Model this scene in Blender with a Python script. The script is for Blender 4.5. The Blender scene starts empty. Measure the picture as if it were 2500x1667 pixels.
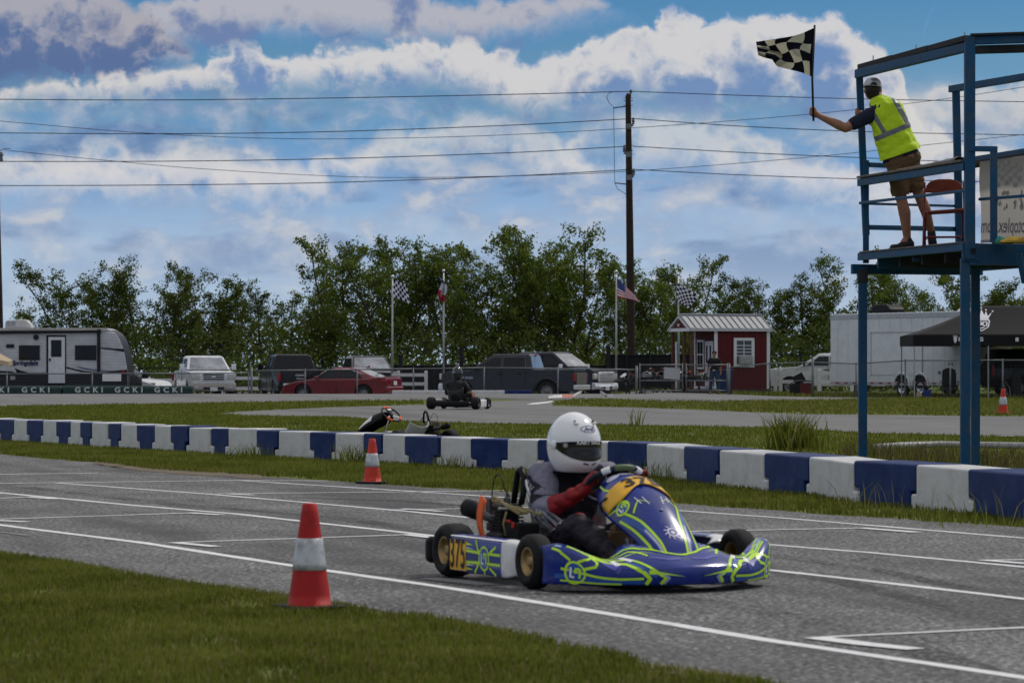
import bpy, bmesh, math, random
import numpy as np
from mathutils import Vector, Matrix, noise as mnoise

SC = bpy.context.scene
COL = SC.collection
random.seed(7)
RNG = np.random.default_rng(11)

# ------------------------------------------------------------------ camera
F, H, CX, HY = 7500.0, 1.04, 1250.0, 906.0        # focal length in photo pixels, eye height, principal column, horizon row
cd = bpy.data.cameras.new('camera')
cam = bpy.data.objects.new('camera', cd)
COL.objects.link(cam)
cam.location = (0, 0, H)
cam.rotation_euler = (math.radians(90), 0, 0)
cd.sensor_width = 36.0
cd.lens = 36.0 * F / 2500.0
cd.shift_y = (HY - 833.5) / 2500.0
cd.clip_start = 0.5
cd.clip_end = 6000.0
cd.dof.use_dof = True; cd.dof.focus_distance = 38.0; cd.dof.aperture_fstop = 8.5
SC.camera = cam

# ------------------------------------------------------------------ sky, sun, exposure
SUN_EL, SUN_AZ = math.radians(50), math.radians(52)     # azimuth measured from +Y towards +X
world = bpy.data.worlds.new('World')
SC.world = world
world.use_nodes = True
wn, wl = world.node_tree.nodes, world.node_tree.links
wn.clear()
def N(t, **kw):
    n = wn.new(t)
    for k, v in kw.items():
        setattr(n, k, v)
    return n
def wmath(op, a, b=None, c=None, clamp=False):
    n = N('ShaderNodeMath', operation=op); n.use_clamp = clamp
    for i, v in enumerate((a, b, c)):
        if v is None: continue
        if isinstance(v, (int, float)): n.inputs[i].default_value = v
        else: wl.new(v, n.inputs[i])
    return n.outputs[0]
def wnoise(vec, scale, detail=6, rough=0.55, dist=0.0):
    n = N('ShaderNodeTexNoise'); n.inputs['Scale'].default_value = scale; n.inputs['Detail'].default_value = detail
    n.inputs['Roughness'].default_value = rough; n.inputs['Distortion'].default_value = dist
    wl.new(vec, n.inputs['Vector']); return n.outputs['Fac']
def wramp(fac, stops, mode='EASE'):
    n = N('ShaderNodeValToRGB'); n.color_ramp.interpolation = mode
    els = n.color_ramp.elements
    while len(els) < len(stops): els.new(0.5)
    for e, (p, c) in zip(els, stops):
        e.position = p; e.color = (c, c, c, 1) if isinstance(c, (int, float)) else (*c, 1)
    wl.new(fac, n.inputs[0]); return n.outputs['Color']
def wmix(fac, a, b):
    n = N('ShaderNodeMix', data_type='RGBA')
    if isinstance(fac, (int, float)): n.inputs['Factor'].default_value = fac
    else: wl.new(fac, n.inputs['Factor'])
    for s, v in ((6, a), (7, b)):
        if isinstance(v, tuple): n.inputs[s].default_value = (*v, 1)
        else: wl.new(v, n.inputs[s])
    return n.outputs[2]
def wcomb(x, y, z=0.0):
    n = N('ShaderNodeCombineXYZ')
    for i, v in enumerate((x, y, z)):
        if isinstance(v, (int, float)): n.inputs[i].default_value = v
        else: wl.new(v, n.inputs[i])
    return n.outputs[0]
def wcurve(fac, pts):
    n = N('ShaderNodeFloatCurve'); c = n.mapping.curves[0]
    c.points[0].location = pts[0]; c.points[1].location = pts[-1]
    for p in pts[1:-1]: c.points.new(*p)
    n.mapping.update(); wl.new(fac, n.inputs['Value']); return n.outputs[0]

sky = N('ShaderNodeTexSky', sky_type='NISHITA')
sky.sun_disc = False
sky.sun_elevation = SUN_EL
sky.sun_rotation = SUN_AZ
sky.air_density = 1.0; sky.dust_density = 0.25; sky.ozone_density = 3.0
hs = N('ShaderNodeHueSaturation')
hs.inputs['Hue'].default_value = 0.515; hs.inputs['Saturation'].default_value = 1.75; hs.inputs['Value'].default_value = 1.0
wl.new(sky.outputs[0], hs.inputs['Color'])
bg_sky = N('ShaderNodeBackground'); bg_sky.inputs['Strength'].default_value = 0.06
wl.new(hs.outputs[0], bg_sky.inputs['Color'])
# clouds: a function of azimuth and elevation, so the low bands near the horizon stay where they stand
tc = N('ShaderNodeTexCoord')
sx = N('ShaderNodeSeparateXYZ'); wl.new(tc.outputs['Generated'], sx.inputs[0])
DX, DY, DZ = sx.outputs
AZ = wmath('ARCTAN2', DX, DY)                                   # radians, 0 = straight ahead
EL = wmath('ARCSINE', DZ)
U = wmath('MULTIPLY_ADD', AZ, 3.0, 0.5)                         # 0..1 across the view, goes on outside it
V = wmath('MULTIPLY', EL, 1/0.1208)                             # 0 at the horizon, 1 at the top of the view
UA = wmath('MULTIPLY', U, 2.76)                                 # same angular unit as V
PV = wcomb(UA, V, 0.0)
PF = wcomb(UA, wmath('MULTIPLY', V, 1.7), 3.7)
n_big = wnoise(PF, 2.1, 4, 0.5)
n_mid = wnoise(PV, 5.2, 5, 0.5, 0.2)
n_fine = wnoise(PV, 13.0, 7, 0.6, 0.3)
n_band = wnoise(wcomb(UA, wmath('MULTIPLY', V, 3.2), 1.3), 2.6, 5, 0.5, 0.2)
n_puff = wnoise(wcomb(UA, wmath('MULTIPLY', V, 1.8), 6.1), 4.6, 8, 0.58, 0.25)
def billow(x, k):                                               # rounded heads with sharp creases between them
    return wmath('SUBTRACT', wmath('MULTIPLY', wmath('ABSOLUTE', wmath('SUBTRACT', x, 0.5)), k), 0.25)
nb = wmath('SUBTRACT', n_big, 0.5)
nm = wmath('ADD', wmath('MULTIPLY', billow(n_mid, 2.6), 0.75), wmath('MULTIPLY', wmath('SUBTRACT', n_mid, 0.5), 0.5))
nf = wmath('ADD', wmath('MULTIPLY', billow(n_fine, 2.4), 0.6), wmath('MULTIPLY', wmath('SUBTRACT', n_fine, 0.5), 0.6))
edge_n = wmath('ADD', wmath('MULTIPLY', nm, 0.15), wmath('MULTIPLY', nf, 0.06))
UC = wmath('PINGPONG', U, 1.0)
def sm(x, a, b):
    n = N('ShaderNodeMapRange', interpolation_type='SMOOTHSTEP')
    wl.new(x, n.inputs['Value'])
    for i, v in ((1, a), (2, b)):
        if isinstance(v, (int, float)): n.inputs[i].default_value = v
        else: wl.new(v, n.inputs[i])
    return n.outputs[0]
# each bank: crest height across U, base height, softness -> (coverage, how deep below the crest)
def bank(crest_pts, thick_pts, amp=1.0, soft=0.032, foot=0.13):
    crest = wmath('ADD', wmath('MULTIPLY', wcurve(UC, [(a, b*0.5) for a, b in crest_pts]), 2.0), wmath('MULTIPLY', edge_n, amp))
    depth = wmath('SUBTRACT', crest, V)
    th = wcurve(UC, thick_pts)
    top = sm(depth, 0.0, soft)
    low = sm(wmath('SUBTRACT', th, wmath('ADD', depth, wmath('MULTIPLY', nm, -0.3))), 0.0, foot)
    return wmath('MULTIPLY', top, low), wmath('DIVIDE', depth, th)
# main cumulus rampart running across the view
c1, d1 = bank([(0, .74), (.02, .79), (.10, .81), (.16, .84), (.25, .875), (.33, .895), (.45, .915), (.485, .885), (.51, .865), (.56, .905), (.60, .945), (.68, .97), (.78, .985), (.83, .95), (.87, .86), (.90, .70), (1, .62)],
              [(0, .16), (.1, .18), (.2, .20), (.3, .22), (.5, .26), (.62, .31), (.75, .36), (.85, .34), (1, .3)], 0.9)
# upper left bank and the strip along the top
c2, d2 = bank([(0, 1.06), (.10, 1.06), (.14, 1.0), (.17, .93), (.21, .82), (.27, .72), (1, .6)],
              [(0, .40), (.12, .38), (.15, .28), (.2, .16), (1, .02)], 0.7, 0.05)
c3, d3 = bank([(0, .9), (.12, 1.0), (.2, 1.05), (.3, 1.07), (.4, 1.05), (.47, 1.03), (.58, 1.04), (.64, .96), (1, .6)],
              [(0, .06), (.12, .24), (.2, .25), (.33, .26), (.46, .24), (.56, .20), (.64, .10), (1, .02)], 0.8, 0.05)
# right hand banks
c4, d4 = bank([(0, .3), (.80, .7), (.86, .74), (.92, .79), (1, .79)],
              [(0, .02), (.78, .05), (.85, .2), (1, .24)], 0.7, 0.04)
c6, d6 = bank([(0, .5), (.87, .7), (.92, 1.06), (1, 1.1)], [(0, .02), (.88, .06), (.92, .12), (1, .16)], 0.7, 0.05)
# low banks, hazier towards the horizon
c5, d5 = bank([(0, .61), (.1, .615), (.2, .63), (.27, .60), (.32, .60), (.40, .69), (.5, .72), (.55, .66), (.62, .72), (.72, .69), (.80, .60), (1, .58)],
              [(0, .2), (.25, .24), (.4, .2), (.55, .25), (.7, .25), (1, .22)], 0.9, 0.05)
c7, d7 = bank([(0, .42), (.2, .40), (.35, .46), (.5, .43), (.63, .52), (.75, .47), (.85, .42), (1, .4)],
              [(0, .14), (1, .16)], 1.0, 0.09)
def shade(dep, lit_col, shade_col, a=0.1, b=0.75):
    k = wmath('ADD', dep, wmath('MULTIPLY', nm, 1.1))
    k = wmath('ADD', k, wmath('MULTIPLY', nf, 0.5))
    return wmix(sm(k, a, b), lit_col, shade_col)
# base: blue thinning to pale haze downwards, with long grey blue bands
col = wmix(sm(V, 0.80, 0.22), (.07, .26, .58), (.36, .50, .68))
fac = sm(V, 0.90, 0.50)
def over(cov, c, strength=1.0):
    global col, fac
    k = wmath('MULTIPLY', cov, strength) if strength != 1.0 else cov
    col = wmix(k, col, c)
    fac = wmath('MAXIMUM', fac, k)
below = wmath('MULTIPLY', sm(V, 0.84, 0.70), sm(V, 0.02, 0.30))
over(wmath('MULTIPLY', sm(n_band, 0.47, 0.60), below), (.13, .22, .42), 0.88)
pcol = wmix(sm(n_puff, 0.50, 0.66), (.29, .39, .57), (.58, .58, .60))
over(wmath('MULTIPLY', sm(n_puff, 0.40, 0.56), below), pcol, 0.80)
over(c7, shade(d7, (.60, .61, .66), (.32, .45, .64), 0.2, 0.9), 0.62)
over(c5, shade(d5, (.70, .68, .68), (.22, .36, .58)), 0.80)
over(c3, shade(d3, (.50, .48, .51), (.17, .22, .39), 0.15, 0.75), 0.92)
over(c2, shade(d2, (.42, .40, .44), (.10, .15, .31), 0.0, 0.38), 0.94)
over(c6, shade(d6, (.58, .54, .53), (.30, .35, .47)), 0.85)
over(c4, shade(d4, (.68, .64, .61), (.34, .41, .54)), 0.85)
over(c1, shade(d1, (.70, .67, .65), (.16, .26, .48), 0.05, 0.62), 0.93)
hz = sm(V, 0.55, 0.06)
col = wmix(wmath('MULTIPLY', hz, 0.66), col, (.45, .56, .69))
fac = wmath('MAXIMUM', fac, hz)
# overhead, out of the band of view, the same broken cloud goes on as seen from below
PL = wcomb(wmath('DIVIDE', DX, wmath('ADD', wmath('MAXIMUM', DZ, 0.0), 0.08)), wmath('DIVIDE', DY, wmath('ADD', wmath('MAXIMUM', DZ, 0.0), 0.08)), 0.0)
n_over = wnoise(PL, 0.55, 6, 0.55)
k_over = sm(V, 1.15, 1.7)
over_col = wmix(sm(n_over, 0.45, 0.8), (.66, .66, .68), (.34, .38, .46))
over_fac = sm(n_over, 0.30, 0.50)
CLOUD_COL = wmix(k_over, col, over_col)
CLOUD_FAC = wmath('ADD', wmath('MULTIPLY', fac, wmath('SUBTRACT', 1.0, k_over)), wmath('MULTIPLY', over_fac, k_over), clamp=True)

out = N('ShaderNodeOutputWorld')
mixs = N('ShaderNodeMixShader')
bg_cloud = N('ShaderNodeBackground'); bg_cloud.inputs['Strength'].default_value = 1.0
wl.new(CLOUD_COL, bg_cloud.inputs['Color'])
wl.new(CLOUD_FAC, mixs.inputs[0]); wl.new(bg_sky.outputs[0], mixs.inputs[1]); wl.new(bg_cloud.outputs[0], mixs.inputs[2])
wl.new(mixs.outputs[0], out.inputs['Surface'])

sl = bpy.data.lights.new('sun', 'SUN'); sun = bpy.data.objects.new('sun', sl); COL.objects.link(sun)
sl.energy = 2.0; sl.angle = math.radians(6.0); sl.color = (1.0, 0.95, 0.87)
sun.location = (20, 20, 60)
sd = Vector((math.sin(SUN_AZ)*math.cos(SUN_EL), math.cos(SUN_AZ)*math.cos(SUN_EL), math.sin(SUN_EL)))
sun.rotation_euler = sd.to_track_quat('Z', 'Y').to_euler()

vs = SC.view_settings
vs.view_transform = 'Standard'; vs.look = 'None'; vs.gamma = 1.0; vs.use_curve_mapping = False
vs.exposure = 0.0
SC.cycles.max_bounces = 6; SC.cycles.transparent_max_bounces = 12

# ------------------------------------------------------------------ helpers
def terrain(x, y):
    """ground height: flat, a low rise under the far road, a dip in the car park behind its left half"""
    def ss(a, b, v):
        t = min(1.0, max(0.0, (v-a)/(b-a))); return t*t*(3-2*t)
    left = 1.0 - ss(4.2, 6.0, x)
    rise = 0.12 * ss(92, 116, y) * (1.0 - ss(6.0, 13.0, x))
    dip = (0.34 * left) * ss(124.0, 126.5, y)
    return rise - dip
def G(px, py, dz=0.0):
    """point of the ground seen at photo pixel (px, py)"""
    z = 0.0
    for _ in range(30):
        d = F*(H - z)/max(py-HY, 1.0); x = (px-CX)*d/F
        z = 0.5*z + 0.5*terrain(x, d)
    return Vector((x, d, z+dz))
def P(px, py, d):
    return Vector(((px-CX)*d/F, d, H+(HY-py)*d/F))

class MB:
    """collects faces, then links them as ONE mesh object"""
    def __init__(self): self.v, self.f, self.m, self.M = [], [], [], None
    def add(self, vs, fs, mi=0):
        o = len(self.v)
        if self.M is not None: vs = [self.M @ Vector(p) for p in vs]
        self.v += [tuple(p) for p in vs]
        self.f += [tuple(i+o for i in f) for f in fs]
        self.m += [mi]*len(fs); return self
    def box(self, c, s, mi=0, rz=0.0, R=None):
        hx, hy, hz = s[0]/2, s[1]/2, s[2]/2
        R = R or Matrix.Rotation(rz, 3, 'Z')
        vs = [Vector(c)+R @ Vector((x*hx, y*hy, z*hz)) for x in (-1, 1) for y in (-1, 1) for z in (-1, 1)]
        return self.add(vs, [(0,1,3,2),(4,6,7,5),(0,4,5,1),(2,3,7,6),(0,2,6,4),(1,5,7,3)], mi)
    def bar(self, a, b, w, h=None, mi=0, up=(0,0,1)):
        a, b = Vector(a), Vector(b); h = h or w
        t = (b-a).normalized(); u = Vector(up)
        if abs(t.dot(u)) > 0.97: u = Vector((0,1,0))
        s = t.cross(u).normalized(); n = s.cross(t)
        vs = [p + s*sx*w/2 + n*sz*h/2 for p in (a, b) for sx, sz in ((-1,-1),(1,-1),(1,1),(-1,1))]
        return self.add(vs, [(0,1,2,3),(7,6,5,4),(0,4,5,1),(1,5,6,2),(2,6,7,3),(3,7,4,0)], mi)
    def tube(self, path, r, n=8, mi=0, caps=True):
        path = [Vector(p) for p in path]; k = len(path)
        rs = r if isinstance(r, (list, tuple)) else [r]*k
        vs, prev = [], None
        for i, p in enumerate(path):
            t = (path[min(i+1, k-1)]-path[max(i-1, 0)]).normalized()
            if prev is None:
                u = Vector((0,0,1)) if abs(t.z) < 0.9 else Vector((1,0,0))
                s = t.cross(u).normalized()
            else:
                s = (prev - t*prev.dot(t)).normalized()
            prev = s; q = t.cross(s)
            for j in range(n):
                a = 2*math.pi*j/n
                vs.append(p + (s*math.cos(a)+q*math.sin(a))*rs[i])
        fs = [(i*n+j, i*n+(j+1)%n, (i+1)*n+(j+1)%n, (i+1)*n+j) for i in range(k-1) for j in range(n)]
        if caps: fs += [tuple(range(n-1, -1, -1)), tuple((k-1)*n+j for j in range(n))]
        return self.add(vs, fs, mi)
    def lathe(self, prof, M=None, n=24, mi=0, caps=False):
        """profile of (radius, height) turned round local Z, placed by M"""
        M = M or Matrix.Identity(4); k = len(prof)
        vs = [M @ Vector((r*math.cos(2*math.pi*j/n), r*math.sin(2*math.pi*j/n), z)) for r, z in prof for j in range(n)]
        fs = [(i*n+j, i*n+(j+1)%n, (i+1)*n+(j+1)%n, (i+1)*n+j) for i in range(k-1) for j in range(n)]
        if caps: fs += [tuple(range(n-1, -1, -1)), tuple((k-1)*n+j for j in range(n))]
        return self.add(vs, fs, mi)
    def ball(self, c, r, mi=0, n=12, R=None):
        rx, ry, rz = (r, r, r) if isinstance(r, (int, float)) else r
        c = Vector(c); k = n//2+1; vs = []
        for i in range(k):
            th = math.pi*i/(k-1)
            for j in range(n):
                a = 2*math.pi*j/n
                p = Vector((rx*math.sin(th)*math.cos(a), ry*math.sin(th)*math.sin(a), rz*math.cos(th)))
                vs.append(c + (R @ p if R else p))
        return self.add(vs, [(i*n+j, (i+1)*n+j, (i+1)*n+(j+1)%n, i*n+(j+1)%n) for i in range(k-1) for j in range(n)], mi)
    def extrude(self, poly, y0, y1, mi=0, fn=None):
        """polygon in (x, z) extruded along y; fn(x, y, z) may bend it"""
        fn = fn or (lambda x, y, z: (x, y, z)); n = len(poly)
        vs = [fn(x, y, z) for y in (y0, y1) for x, z in poly]
        fs = [tuple(range(n)), tuple(range(2*n-1, n-1, -1))]
        fs += [(i, n+i, n+(i+1)%n, (i+1)%n) for i in range(n)]
        return self.add(vs, fs, mi)
    def grid(self, fn, nu, nv, mi=0, u=(0,1), v=(0,1), mfn=None):
        vs = [fn(u[0]+(u[1]-u[0])*i/nu, v[0]+(v[1]-v[0])*j/nv) for i in range(nu+1) for j in range(nv+1)]
        o = len(self.v)
        fs = [(i*(nv+1)+j, (i+1)*(nv+1)+j, (i+1)*(nv+1)+j+1, i*(nv+1)+j+1) for i in range(nu) for j in range(nv)]
        self.add(vs, fs, mi)
        if mfn:
            base = len(self.m)-len(fs)
            for i in range(nu):
                for j in range(nv): self.m[base+i*nv+j] = mfn(i, j)
        return self
    def poly(self, pts, mi=0): return self.add(pts, [tuple(range(len(pts)))], mi)
    def build(self, name, mats, parent=None, smooth=False, bevel=0.0, seg=2, solid=0.0, sub=0, loc=None, angle=None, recalc=True):
        me = bpy.data.meshes.new(name)
        me.from_pydata(self.v, [], self.f)
        for m in (mats if isinstance(mats, (list, tuple)) else [mats]): me.materials.append(m)
        if max(self.m or [0]) > 0: me.polygons.foreach_set('material_index', self.m)
        if recalc:
            bm = bmesh.new(); bm.from_mesh(me); bmesh.ops.recalc_face_normals(bm, faces=bm.faces[:]); bm.to_mesh(me); bm.free()
        me.update()
        o = bpy.data.objects.new(name, me); COL.objects.link(o)
        if loc is not None: o.location = loc
        if parent is not None: o.parent = parent
        if smooth:
            me.polygons.foreach_set('use_smooth', [True]*len(me.polygons))
        if bevel:
            md = o.modifiers.new('bevel', 'BEVEL'); md.width = bevel; md.segments = seg; md.limit_method = 'ANGLE'; md.angle_limit = math.radians(35)
            me.polygons.foreach_set('use_smooth', [True]*len(me.polygons))
            md.harden_normals = False
            w = o.modifiers.new('normals', 'WEIGHTED_NORMAL'); w.keep_sharp = False
        if solid:
            md = o.modifiers.new('solid', 'SOLIDIFY'); md.thickness = solid; md.offset = -1
        if sub:
            md = o.modifiers.new('sub', 'SUBSURF'); md.levels = md.render_levels = sub
        return o

def tag(o, label=None, cat=None, group=None, kind=None):
    for k, v in (('label', label), ('category', cat), ('group', group), ('kind', kind)):
        if v: o[k] = v
    return o
def thing(name, label, cat, loc=(0,0,0), rz=0.0, group=None):
    o = bpy.data.objects.new(name, None); COL.objects.link(o); o.empty_display_size = 0.1
    o.location = loc; o.rotation_euler = (0, 0, rz)
    return tag(o, label, cat, group)
def copy_tree(o, parent=None):
    c = o.copy(); COL.objects.link(c); c.parent = parent
    for ch in list(o.children): copy_tree(ch, c)
    return c

# ---- materials
MATS = {}
def nodes_of(m): return m.node_tree.nodes, m.node_tree.links
def mat(name, col, rough=0.6, metal=0.0, var=0.12, scale=8.0, bump=0.0, bscale=60.0, spec=0.28, coat=0.0, trans=0.0, dirt=None, coord='Object'):
    """principled paint with uneven tone (two noises), optional fine relief and dirt colour"""
    if name in MATS: return MATS[name]
    m = bpy.data.materials.new(name); m.use_nodes = True; MATS[name] = m
    ns, ls = nodes_of(m); b = ns['Principled BSDF']
    b.inputs['Roughness'].default_value = rough; b.inputs['Metallic'].default_value = metal
    b.inputs['Specular IOR Level'].default_value = spec
    if coat: b.inputs['Coat Weight'].default_value = coat; b.inputs['Coat Roughness'].default_value = 0.08
    if trans: b.inputs['Transmission Weight'].default_value = trans
    t = ns.new('ShaderNodeTexCoord')
    n = ns.new('ShaderNodeTexNoise'); n.inputs['Scale'].default_value = scale; n.inputs['Detail'].default_value = 6; n.inputs['Roughness'].default_value = 0.6
    ls.new(t.outputs[coord], n.inputs['Vector'])
    r = ns.new('ShaderNodeValToRGB'); e = r.color_ramp.elements
    e[0].position = 0.3; e[1].position = 0.7
    e[0].color = (*[max(0, c*(1-var)) for c in col], 1); e[1].color = (*[min(1, c*(1+var)) for c in col], 1)
    ls.new(n.outputs['Fac'], r.inputs[0]); src = r.outputs[0]
    if dirt:
        dcol, amount, dscale = dirt
        n2 = ns.new('ShaderNodeTexNoise'); n2.inputs['Scale'].default_value = dscale; n2.inputs['Detail'].default_value = 8; n2.inputs['Roughness'].default_value = 0.7
        ls.new(t.outputs[coord], n2.inputs['Vector'])
        mr = ns.new('ShaderNodeMapRange'); mr.inputs[1].default_value = 0.46; mr.inputs[2].default_value = 0.66; mr.inputs[4].default_value = amount
        ls.new(n2.outputs['Fac'], mr.inputs[0])
        mx = ns.new('ShaderNodeMix'); mx.data_type = 'RGBA'; mx.inputs[7].default_value = (*dcol, 1)
        ls.new(mr.outputs[0], mx.inputs[0]); ls.new(src, mx.inputs[6]); src = mx.outputs[2]
    ls.new(src, b.inputs['Base Color'])
    rr = ns.new('ShaderNodeMapRange'); rr.inputs[3].default_value = max(0.02, rough-0.08); rr.inputs[4].default_value = min(1, rough+0.08)
    ls.new(n.outputs['Fac'], rr.inputs[0]); ls.new(rr.outputs[0], b.inputs['Roughness'])
    if bump:
        n3 = ns.new('ShaderNodeTexNoise'); n3.inputs['Scale'].default_value = bscale; n3.inputs['Detail'].default_value = 4
        ls.new(t.outputs[coord], n3.inputs['Vector'])
        bp = ns.new('ShaderNodeBump'); bp.inputs['Strength'].default_value = bump; bp.inputs['Distance'].default_value = 0.02
        ls.new(n3.outputs['Fac'], bp.inputs['Height']); ls.new(bp.outputs[0], b.inputs['Normal'])
    return m

def leaf_mat(name, a, b_, trans=0.45):
    m = bpy.data.materials.new(name); m.use_nodes = True; MATS[name] = m
    ns, ls = nodes_of(m); ns.clear()
    o = ns.new('ShaderNodeOutputMaterial'); t = ns.new('ShaderNodeNewGeometry')
    n = ns.new('ShaderNodeTexNoise'); n.inputs['Scale'].default_value = 1.1; n.inputs['Detail'].default_value = 7; n.inputs['Roughness'].default_value = .65
    ls.new(t.outputs['Position'], n.inputs['Vector'])
    ad = ns.new('ShaderNodeMath'); ad.operation = 'MULTIPLY_ADD'; ad.inputs[1].default_value = 0.35
    ls.new(t.outputs['Random Per Island'], ad.inputs[0]); 
    sb = ns.new('ShaderNodeMath'); sb.operation = 'SUBTRACT'; sb.inputs[1].default_value = 0.175; ls.new(n.outputs['Fac'], sb.inputs[0])
    ls.new(sb.outputs[0], ad.inputs[2])
    r = ns.new('ShaderNodeValToRGB'); e = r.color_ramp.elements; e[0].position = 0.28; e[1].position = 0.72
    e[0].color = (*a, 1); e[1].color = (*b_, 1); ls.new(ad.outputs[0], r.inputs[0])
    d = ns.new('ShaderNodeBsdfDiffuse'); tr = ns.new('ShaderNodeBsdfTranslucent'); mx = ns.new('ShaderNodeMixShader')
    ls.new(r.outputs[0], d.inputs[0]); ls.new(r.outputs[0], tr.inputs[0])
    mx.inputs[0].default_value = trans; ls.new(d.outputs[0], mx.inputs[1]); ls.new(tr.outputs[0], mx.inputs[2])
    ls.new(mx.outputs[0], o.inputs[0]); return m

BLACK = mat('black_plastic', (.006, .006, .007), 0.55, var=.4, spec=.18)
RUBBER = mat('tyre_rubber', (.010, .010, .011), 0.8, var=.4, scale=30, bump=.15, bscale=200)
STEEL = mat('galvanised_steel', (.34, .35, .36), 0.45, 0.7, var=.2)
CHROME = mat('chrome', (.70, .71, .73), 0.22, .45, var=.12, scale=14, spec=.6)
ALU = mat('brushed_aluminium', (.55, .56, .58), 0.35, 0.9, var=.1)
WHITE = mat('white_paint', (.78, .78, .78), 0.4, var=.05)
GLASS = mat('dark_tinted_glass', (.006, .008, .012), 0.10, var=.3, spec=.25)
MIRRORGLASS = mat('reflecting_windscreen', (.36, .37, .38), 0.06, 0.6, var=.45, scale=1.6)  # part mirror; the mottled grey base paints in reflected cloud

# ---- text as flat mesh: list of (verts2d, faces)
_txt_cache = {}
def text_mesh(body, size=1.0, bold=0.0, shear=0.0, spacing=1.0, width=None, cut=0):
    key = (body, size, bold, shear, spacing)
    if key not in _txt_cache:
        cu = bpy.data.curves.new('lettering', 'FONT'); cu.body = body; cu.size = size; cu.offset = bold; cu.shear = shear
        cu.space_character = spacing; cu.align_x = 'CENTER'; cu.align_y = 'CENTER'; cu.resolution_u = 3
        o = bpy.data.objects.new('lettering', cu); COL.objects.link(o)
        bpy.context.view_layer.update()
        dg = bpy.context.evaluated_depsgraph_get()
        me = bpy.data.meshes.new_from_object(o.evaluated_get(dg))
        vs = [(v.co.x, v.co.y) for v in me.vertices]; fs = [tuple(p.vertices) for p in me.polygons]
        bpy.data.objects.remove(o); bpy.data.curves.remove(cu); bpy.data.meshes.remove(me)
        _txt_cache[key] = (vs, fs)
    vs, fs = _txt_cache[key]
    if width:
        w = max(v[0] for v in vs)-min(v[0] for v in vs); k = width/w
        vs = [(x*k, y) for x, y in vs]
    if cut:
        bm = bmesh.new(); bv = [bm.verts.new((x, y, 0)) for x, y in vs]
        for f in fs:
            try: bm.faces.new([bv[i] for i in f])
            except ValueError: pass
        for ax in (0, 1):
            lo, hi = min(v[ax] for v in vs), max(v[ax] for v in vs); n = max(1, int((hi-lo)/cut))
            for i in range(1, n+1):
                co = [0, 0, 0]; no = [0, 0, 0]; co[ax] = lo+(hi-lo)*i/(n+1); no[ax] = 1
                bmesh.ops.bisect_plane(bm, geom=bm.verts[:]+bm.edges[:]+bm.faces[:], plane_co=co, plane_no=no)
        bm.verts.index_update(); vs = [(v.co.x, v.co.y) for v in bm.verts]; fs = [tuple(v.index for v in f.verts) for f in bm.faces]; bm.free()
    return vs, fs
def add_text(mb, body, fn, size, mi=0, **kw):
    """fn maps flat (x, y) to a 3D point"""
    vs, fs = text_mesh(body, size, **kw)
    mb.add([fn(x, y) for x, y in vs], fs, mi); return mb

# ---- one closed smooth body grown from tapered capsules
def capsule_mesh(caps, n=14):
    mb = MB()
    for c in caps:
        if len(c) == 2: mb.ball(c[0], c[1], n=n)
        elif len(c) == 3: mb.ball(c[0], c[1], n=n, R=c[2])
        else:
            a, ra, b, rb = c; a, b = Vector(a), Vector(b)
            mb.ball(a, ra, n=n); mb.ball(b, rb, n=n)
            if (a-b).length > 1e-4: mb.tube([a, b], [ra, rb], n=n)
    return mb
def blob(name, caps, mats, parent=None, voxel=0.01, smooth=3, mfn=None, cut=None, wrinkle=0.0, wscale=11.0):
    tmp = capsule_mesh(caps).build('tmp', [mats[0]])
    md = tmp.modifiers.new('r', 'REMESH'); md.mode = 'VOXEL'; md.voxel_size = voxel; md.adaptivity = 0
    sm_ = tmp.modifiers.new('s', 'SMOOTH'); sm_.iterations = smooth; sm_.factor = 0.6
    bpy.context.view_layer.update()
    dg = bpy.context.evaluated_depsgraph_get()
    me = bpy.data.meshes.new_from_object(tmp.evaluated_get(dg)); me.name = name
    old = tmp.data; bpy.data.objects.remove(tmp); bpy.data.meshes.remove(old)
    if wrinkle:                                         # cloth folds: push the surface in and out along its normal
        nn = [v.normal.copy() for v in me.vertices]
        for v, n_ in zip(me.vertices, nn):
            c_ = v.co; q_ = Vector((c_.x*wscale+c_.z*wscale*.5, c_.y*wscale, c_.z*wscale*1.5-c_.x*wscale*.4))
            v.co = c_+n_*wrinkle*(abs(mnoise.noise(q_))*2.0-.55+.45*mnoise.noise(q_*2.3))
    if cut:                                             # open hems: drop the faces beyond the hem line
        bm = bmesh.new(); bm.from_mesh(me); bmesh.ops.delete(bm, geom=[f for f in bm.faces if cut(f.calc_center_median())], context='FACES'); bm.to_mesh(me); bm.free()
    me.materials.clear()
    for m in mats: me.materials.append(m)
    if mfn: me.polygons.foreach_set('material_index', [mfn(p.center) for p in me.polygons])
    else: me.polygons.foreach_set('material_index', [0]*len(me.polygons))
    me.polygons.foreach_set('use_smooth', [True]*len(me.polygons))
    o = bpy.data.objects.new(name, me); COL.objects.link(o)
    if parent is not None: o.parent = parent
    return o
def interp(x, pts):
    if x <= pts[0][0]: return pts[0][1]
    for (a, fa), (b, fb) in zip(pts, pts[1:]):
        if x <= b:
            t = (x-a)/(b-a); t = t*t*(3-2*t) if False else t
            return fa+(fb-fa)*t
    return pts[-1][1]
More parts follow.
